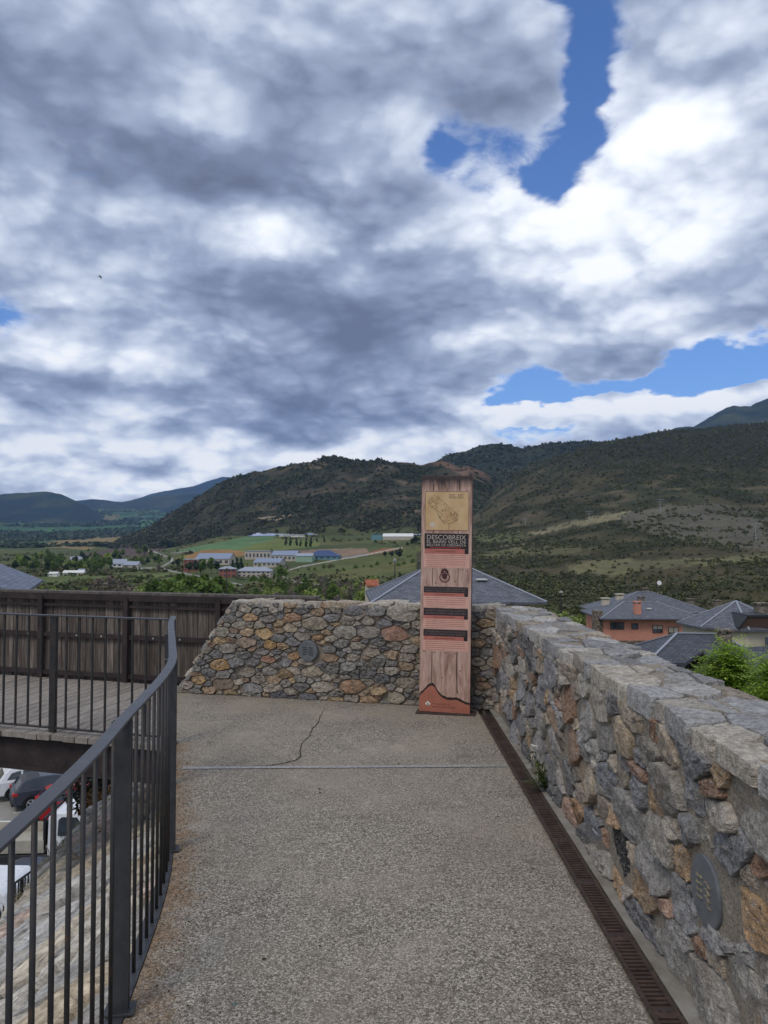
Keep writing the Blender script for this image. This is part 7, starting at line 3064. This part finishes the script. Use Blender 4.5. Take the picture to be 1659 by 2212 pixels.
def bush(c, r, n, leaf, m, label, seed, cat='bush', flat=.8):
    root = empty('bush', c, 0, label, cat)
    rs = np.random.RandomState(seed)
    d = rs.normal(size=(n, 3))
    d /= np.linalg.norm(d, axis=1, keepdims=True)
    k = .6 + .4 * np.sin(d[:, :1] * 5 + seed) * np.sin(d[:, 1:2] * 4 + 1)
    ctr = d * r * rs.uniform(.3, 1, (n, 1)) ** .5 * (.75 + .35 * k) * np.array([1, 1, flat])
    nr = d + rs.normal(size=d.shape) * .7
    nr /= np.linalg.norm(nr, axis=1, keepdims=True)
    a = np.cross(nr, rs.normal(size=d.shape))
    a /= np.linalg.norm(a, axis=1, keepdims=True)
    b = np.cross(nr, a)
    s = leaf * rs.uniform(.6, 1.3, (n, 1))
    V = np.stack([ctr - a * s, ctr - b * s * .4, ctr + a * s, ctr + b * s * .4], 1).reshape(-1, 3)
    cc = np.repeat(rs.uniform(.6, 1.25, (n, 1)) * np.ones((1, 3)), 4, axis=0)
    o = np_mesh('foliage', V, np.arange(len(V)).reshape(-1, 4), m, cc)
    o.parent = root
    mb = MB()
    for k in range(7):
        t = d[k]
        mb.tube([(0, 0, -r * flat), (t[0] * r * .5, t[1] * r * .5, t[2] * r * .3), (t[0] * r * .85, t[1] * r * .85, abs(t[2]) * r * flat * .8)], [.02 * r + .004, .012 * r + .003, .003], 5)
    o = mb.build('stems', M_BARK)
    o.parent = root
    return root


q = at_y(222, 1700, 11.0)
bush(q, .55, 1500, .05, M_DARKB, 'dark brown bush at the top of the revetment under the footbridge', 3)
q = at_y(215, 1742, 10.2)
bush(q, .28, 700, .035, M_DRY, 'rusty dry bush on the brow of the revetment below the footbridge', 4)
for px_, py_, Y_, lab, k in ((8, 1936, 17.2, 'dark conifer-like shrub below the white van at the left edge', 'dark'), (52, 1928, 18.6, 'dark shrub standing under the stair handrail', 'dark')):
    q = at_y(px_, py_, Y_)
    plant(k, (q.x, q.y, LOT), (q.z - LOT) / 9.6, lab, 'shrub', name='tall_shrub')
a, b, c = at_y(26, 1912, 19.5), at_y(68, 1882, 20.5), at_y(80, 1890, 20.9)
sr = empty('stair_handrail', a, 0, 'black stair handrail in front of the white van', 'handrail')
mb = MB()
mb.tube([a, b, c], .03, 6)
mb.build('rail', M_TRIM, sr)
for k in range(7):
    t = k / 6
    p = a.lerp(b, t)
    mb = MB()
    mb.tube([p, p - Vector((0, 0, .95))], .02 if k != 3 else .05, 5)
    mb.build('baluster', M_TRIM, sr)
mb = MB()
for p, q in ((a, b), (b, c)):
    n_ = 5
    for t in range(n_):
        u0, u1 = p.lerp(q, t / n_), p.lerp(q, (t + 1) / n_)
        zt = min(u0.z, u1.z) - .96
        mb.prism([(u0.x, u0.y - .12, LOT), (u1.x, u1.y - .12, LOT), (u1.x + .5, u1.y + 1.0, LOT), (u0.x + .5, u0.y + 1.0, LOT)], (0, 0, zt - LOT))
stp = mb.build('stone_stairs', M_EARTH)
winding_fix(stp)
tag(stp, 'dark stone stairs climbing from the car park under the black handrail', 'stairs')
# dry grass along the brow of the slope
mb = MB()
rg = random.Random(9)
for k in range(900):
    y = rg.uniform(4.5, 11.5)
    cl = noise.noise((y * 2.2, 0, 3))
    if cl < -.05:
        continue
    b = slope_xf(rg.uniform(2.95, 3.2), y, 0.01)
    d = Vector((rg.gauss(-.25, .4), rg.gauss(0, .4), 1)).normalized()
    blade(mb, b, d, rg.uniform(.08, .26), .008, rg.uniform(.2, .8), rg.uniform(.6, 1.2), 3)
o = mb.build('dry_grass', M_STRAW)
o['kind'] = 'stuff'

# ------------------------------------------------------------------ bird
q = at_y(217, 598, 110)
bd_ = empty('bird', q, 0, 'small black bird gliding alone under the clouds at left', 'bird')
M_BIRD = flatmat('black_feathers', srgb(26, 26, 30), .2)
mb = MB()
mb.tube([q + Vector((.24, 0, -.02)), q + Vector((.16, 0, 0)), q + Vector((0, 0, 0)), q + Vector((-.16, 0, .0)), q + Vector((-.3, 0, .02))], [.01, .045, .07, .05, .015], 8)
mb.prism([q + Vector((-.05, -.03, .03)), q + Vector((.1, -.03, .03)), q + Vector((-.02, -.30, .12)), q + Vector((-.16, -.44, .1))], (0, 0, .015))
mb.prism([q + Vector((-.05, .03, .03)), q + Vector((.1, .03, .03)), q + Vector((.03, .30, -.14)), q + Vector((-.1, .44, -.2))], (0, 0, .015))
mb.prism([q + Vector((-.26, -.03, .01)), q + Vector((-.26, .03, .01)), q + Vector((-.42, .07, .02)), q + Vector((-.42, -.07, .02))], (0, 0, .012))
o = mb.build('body', M_BIRD, bd_)
winding_fix(o)

# ------------------------------------------------------------------ air
hz = bpy.data.materials.new('haze')
hz.use_nodes = True
nt = NT(hz.node_tree)
out = nt.node('ShaderNodeOutputMaterial')
pv_ = nt.node('ShaderNodeVolumePrincipled')
pv_.inputs['Color'].default_value = (0.30, 0.54, 1.0, 1)
pv_.inputs['Density'].default_value = 3.6e-5
nt.link(pv_.outputs[0], out.inputs['Volume'])
mb = MB()
mb.box((0, 6000, 1150), (26000, 18500, 2432))
o = mb.build('haze', hz)
o['kind'] = 'stuff'
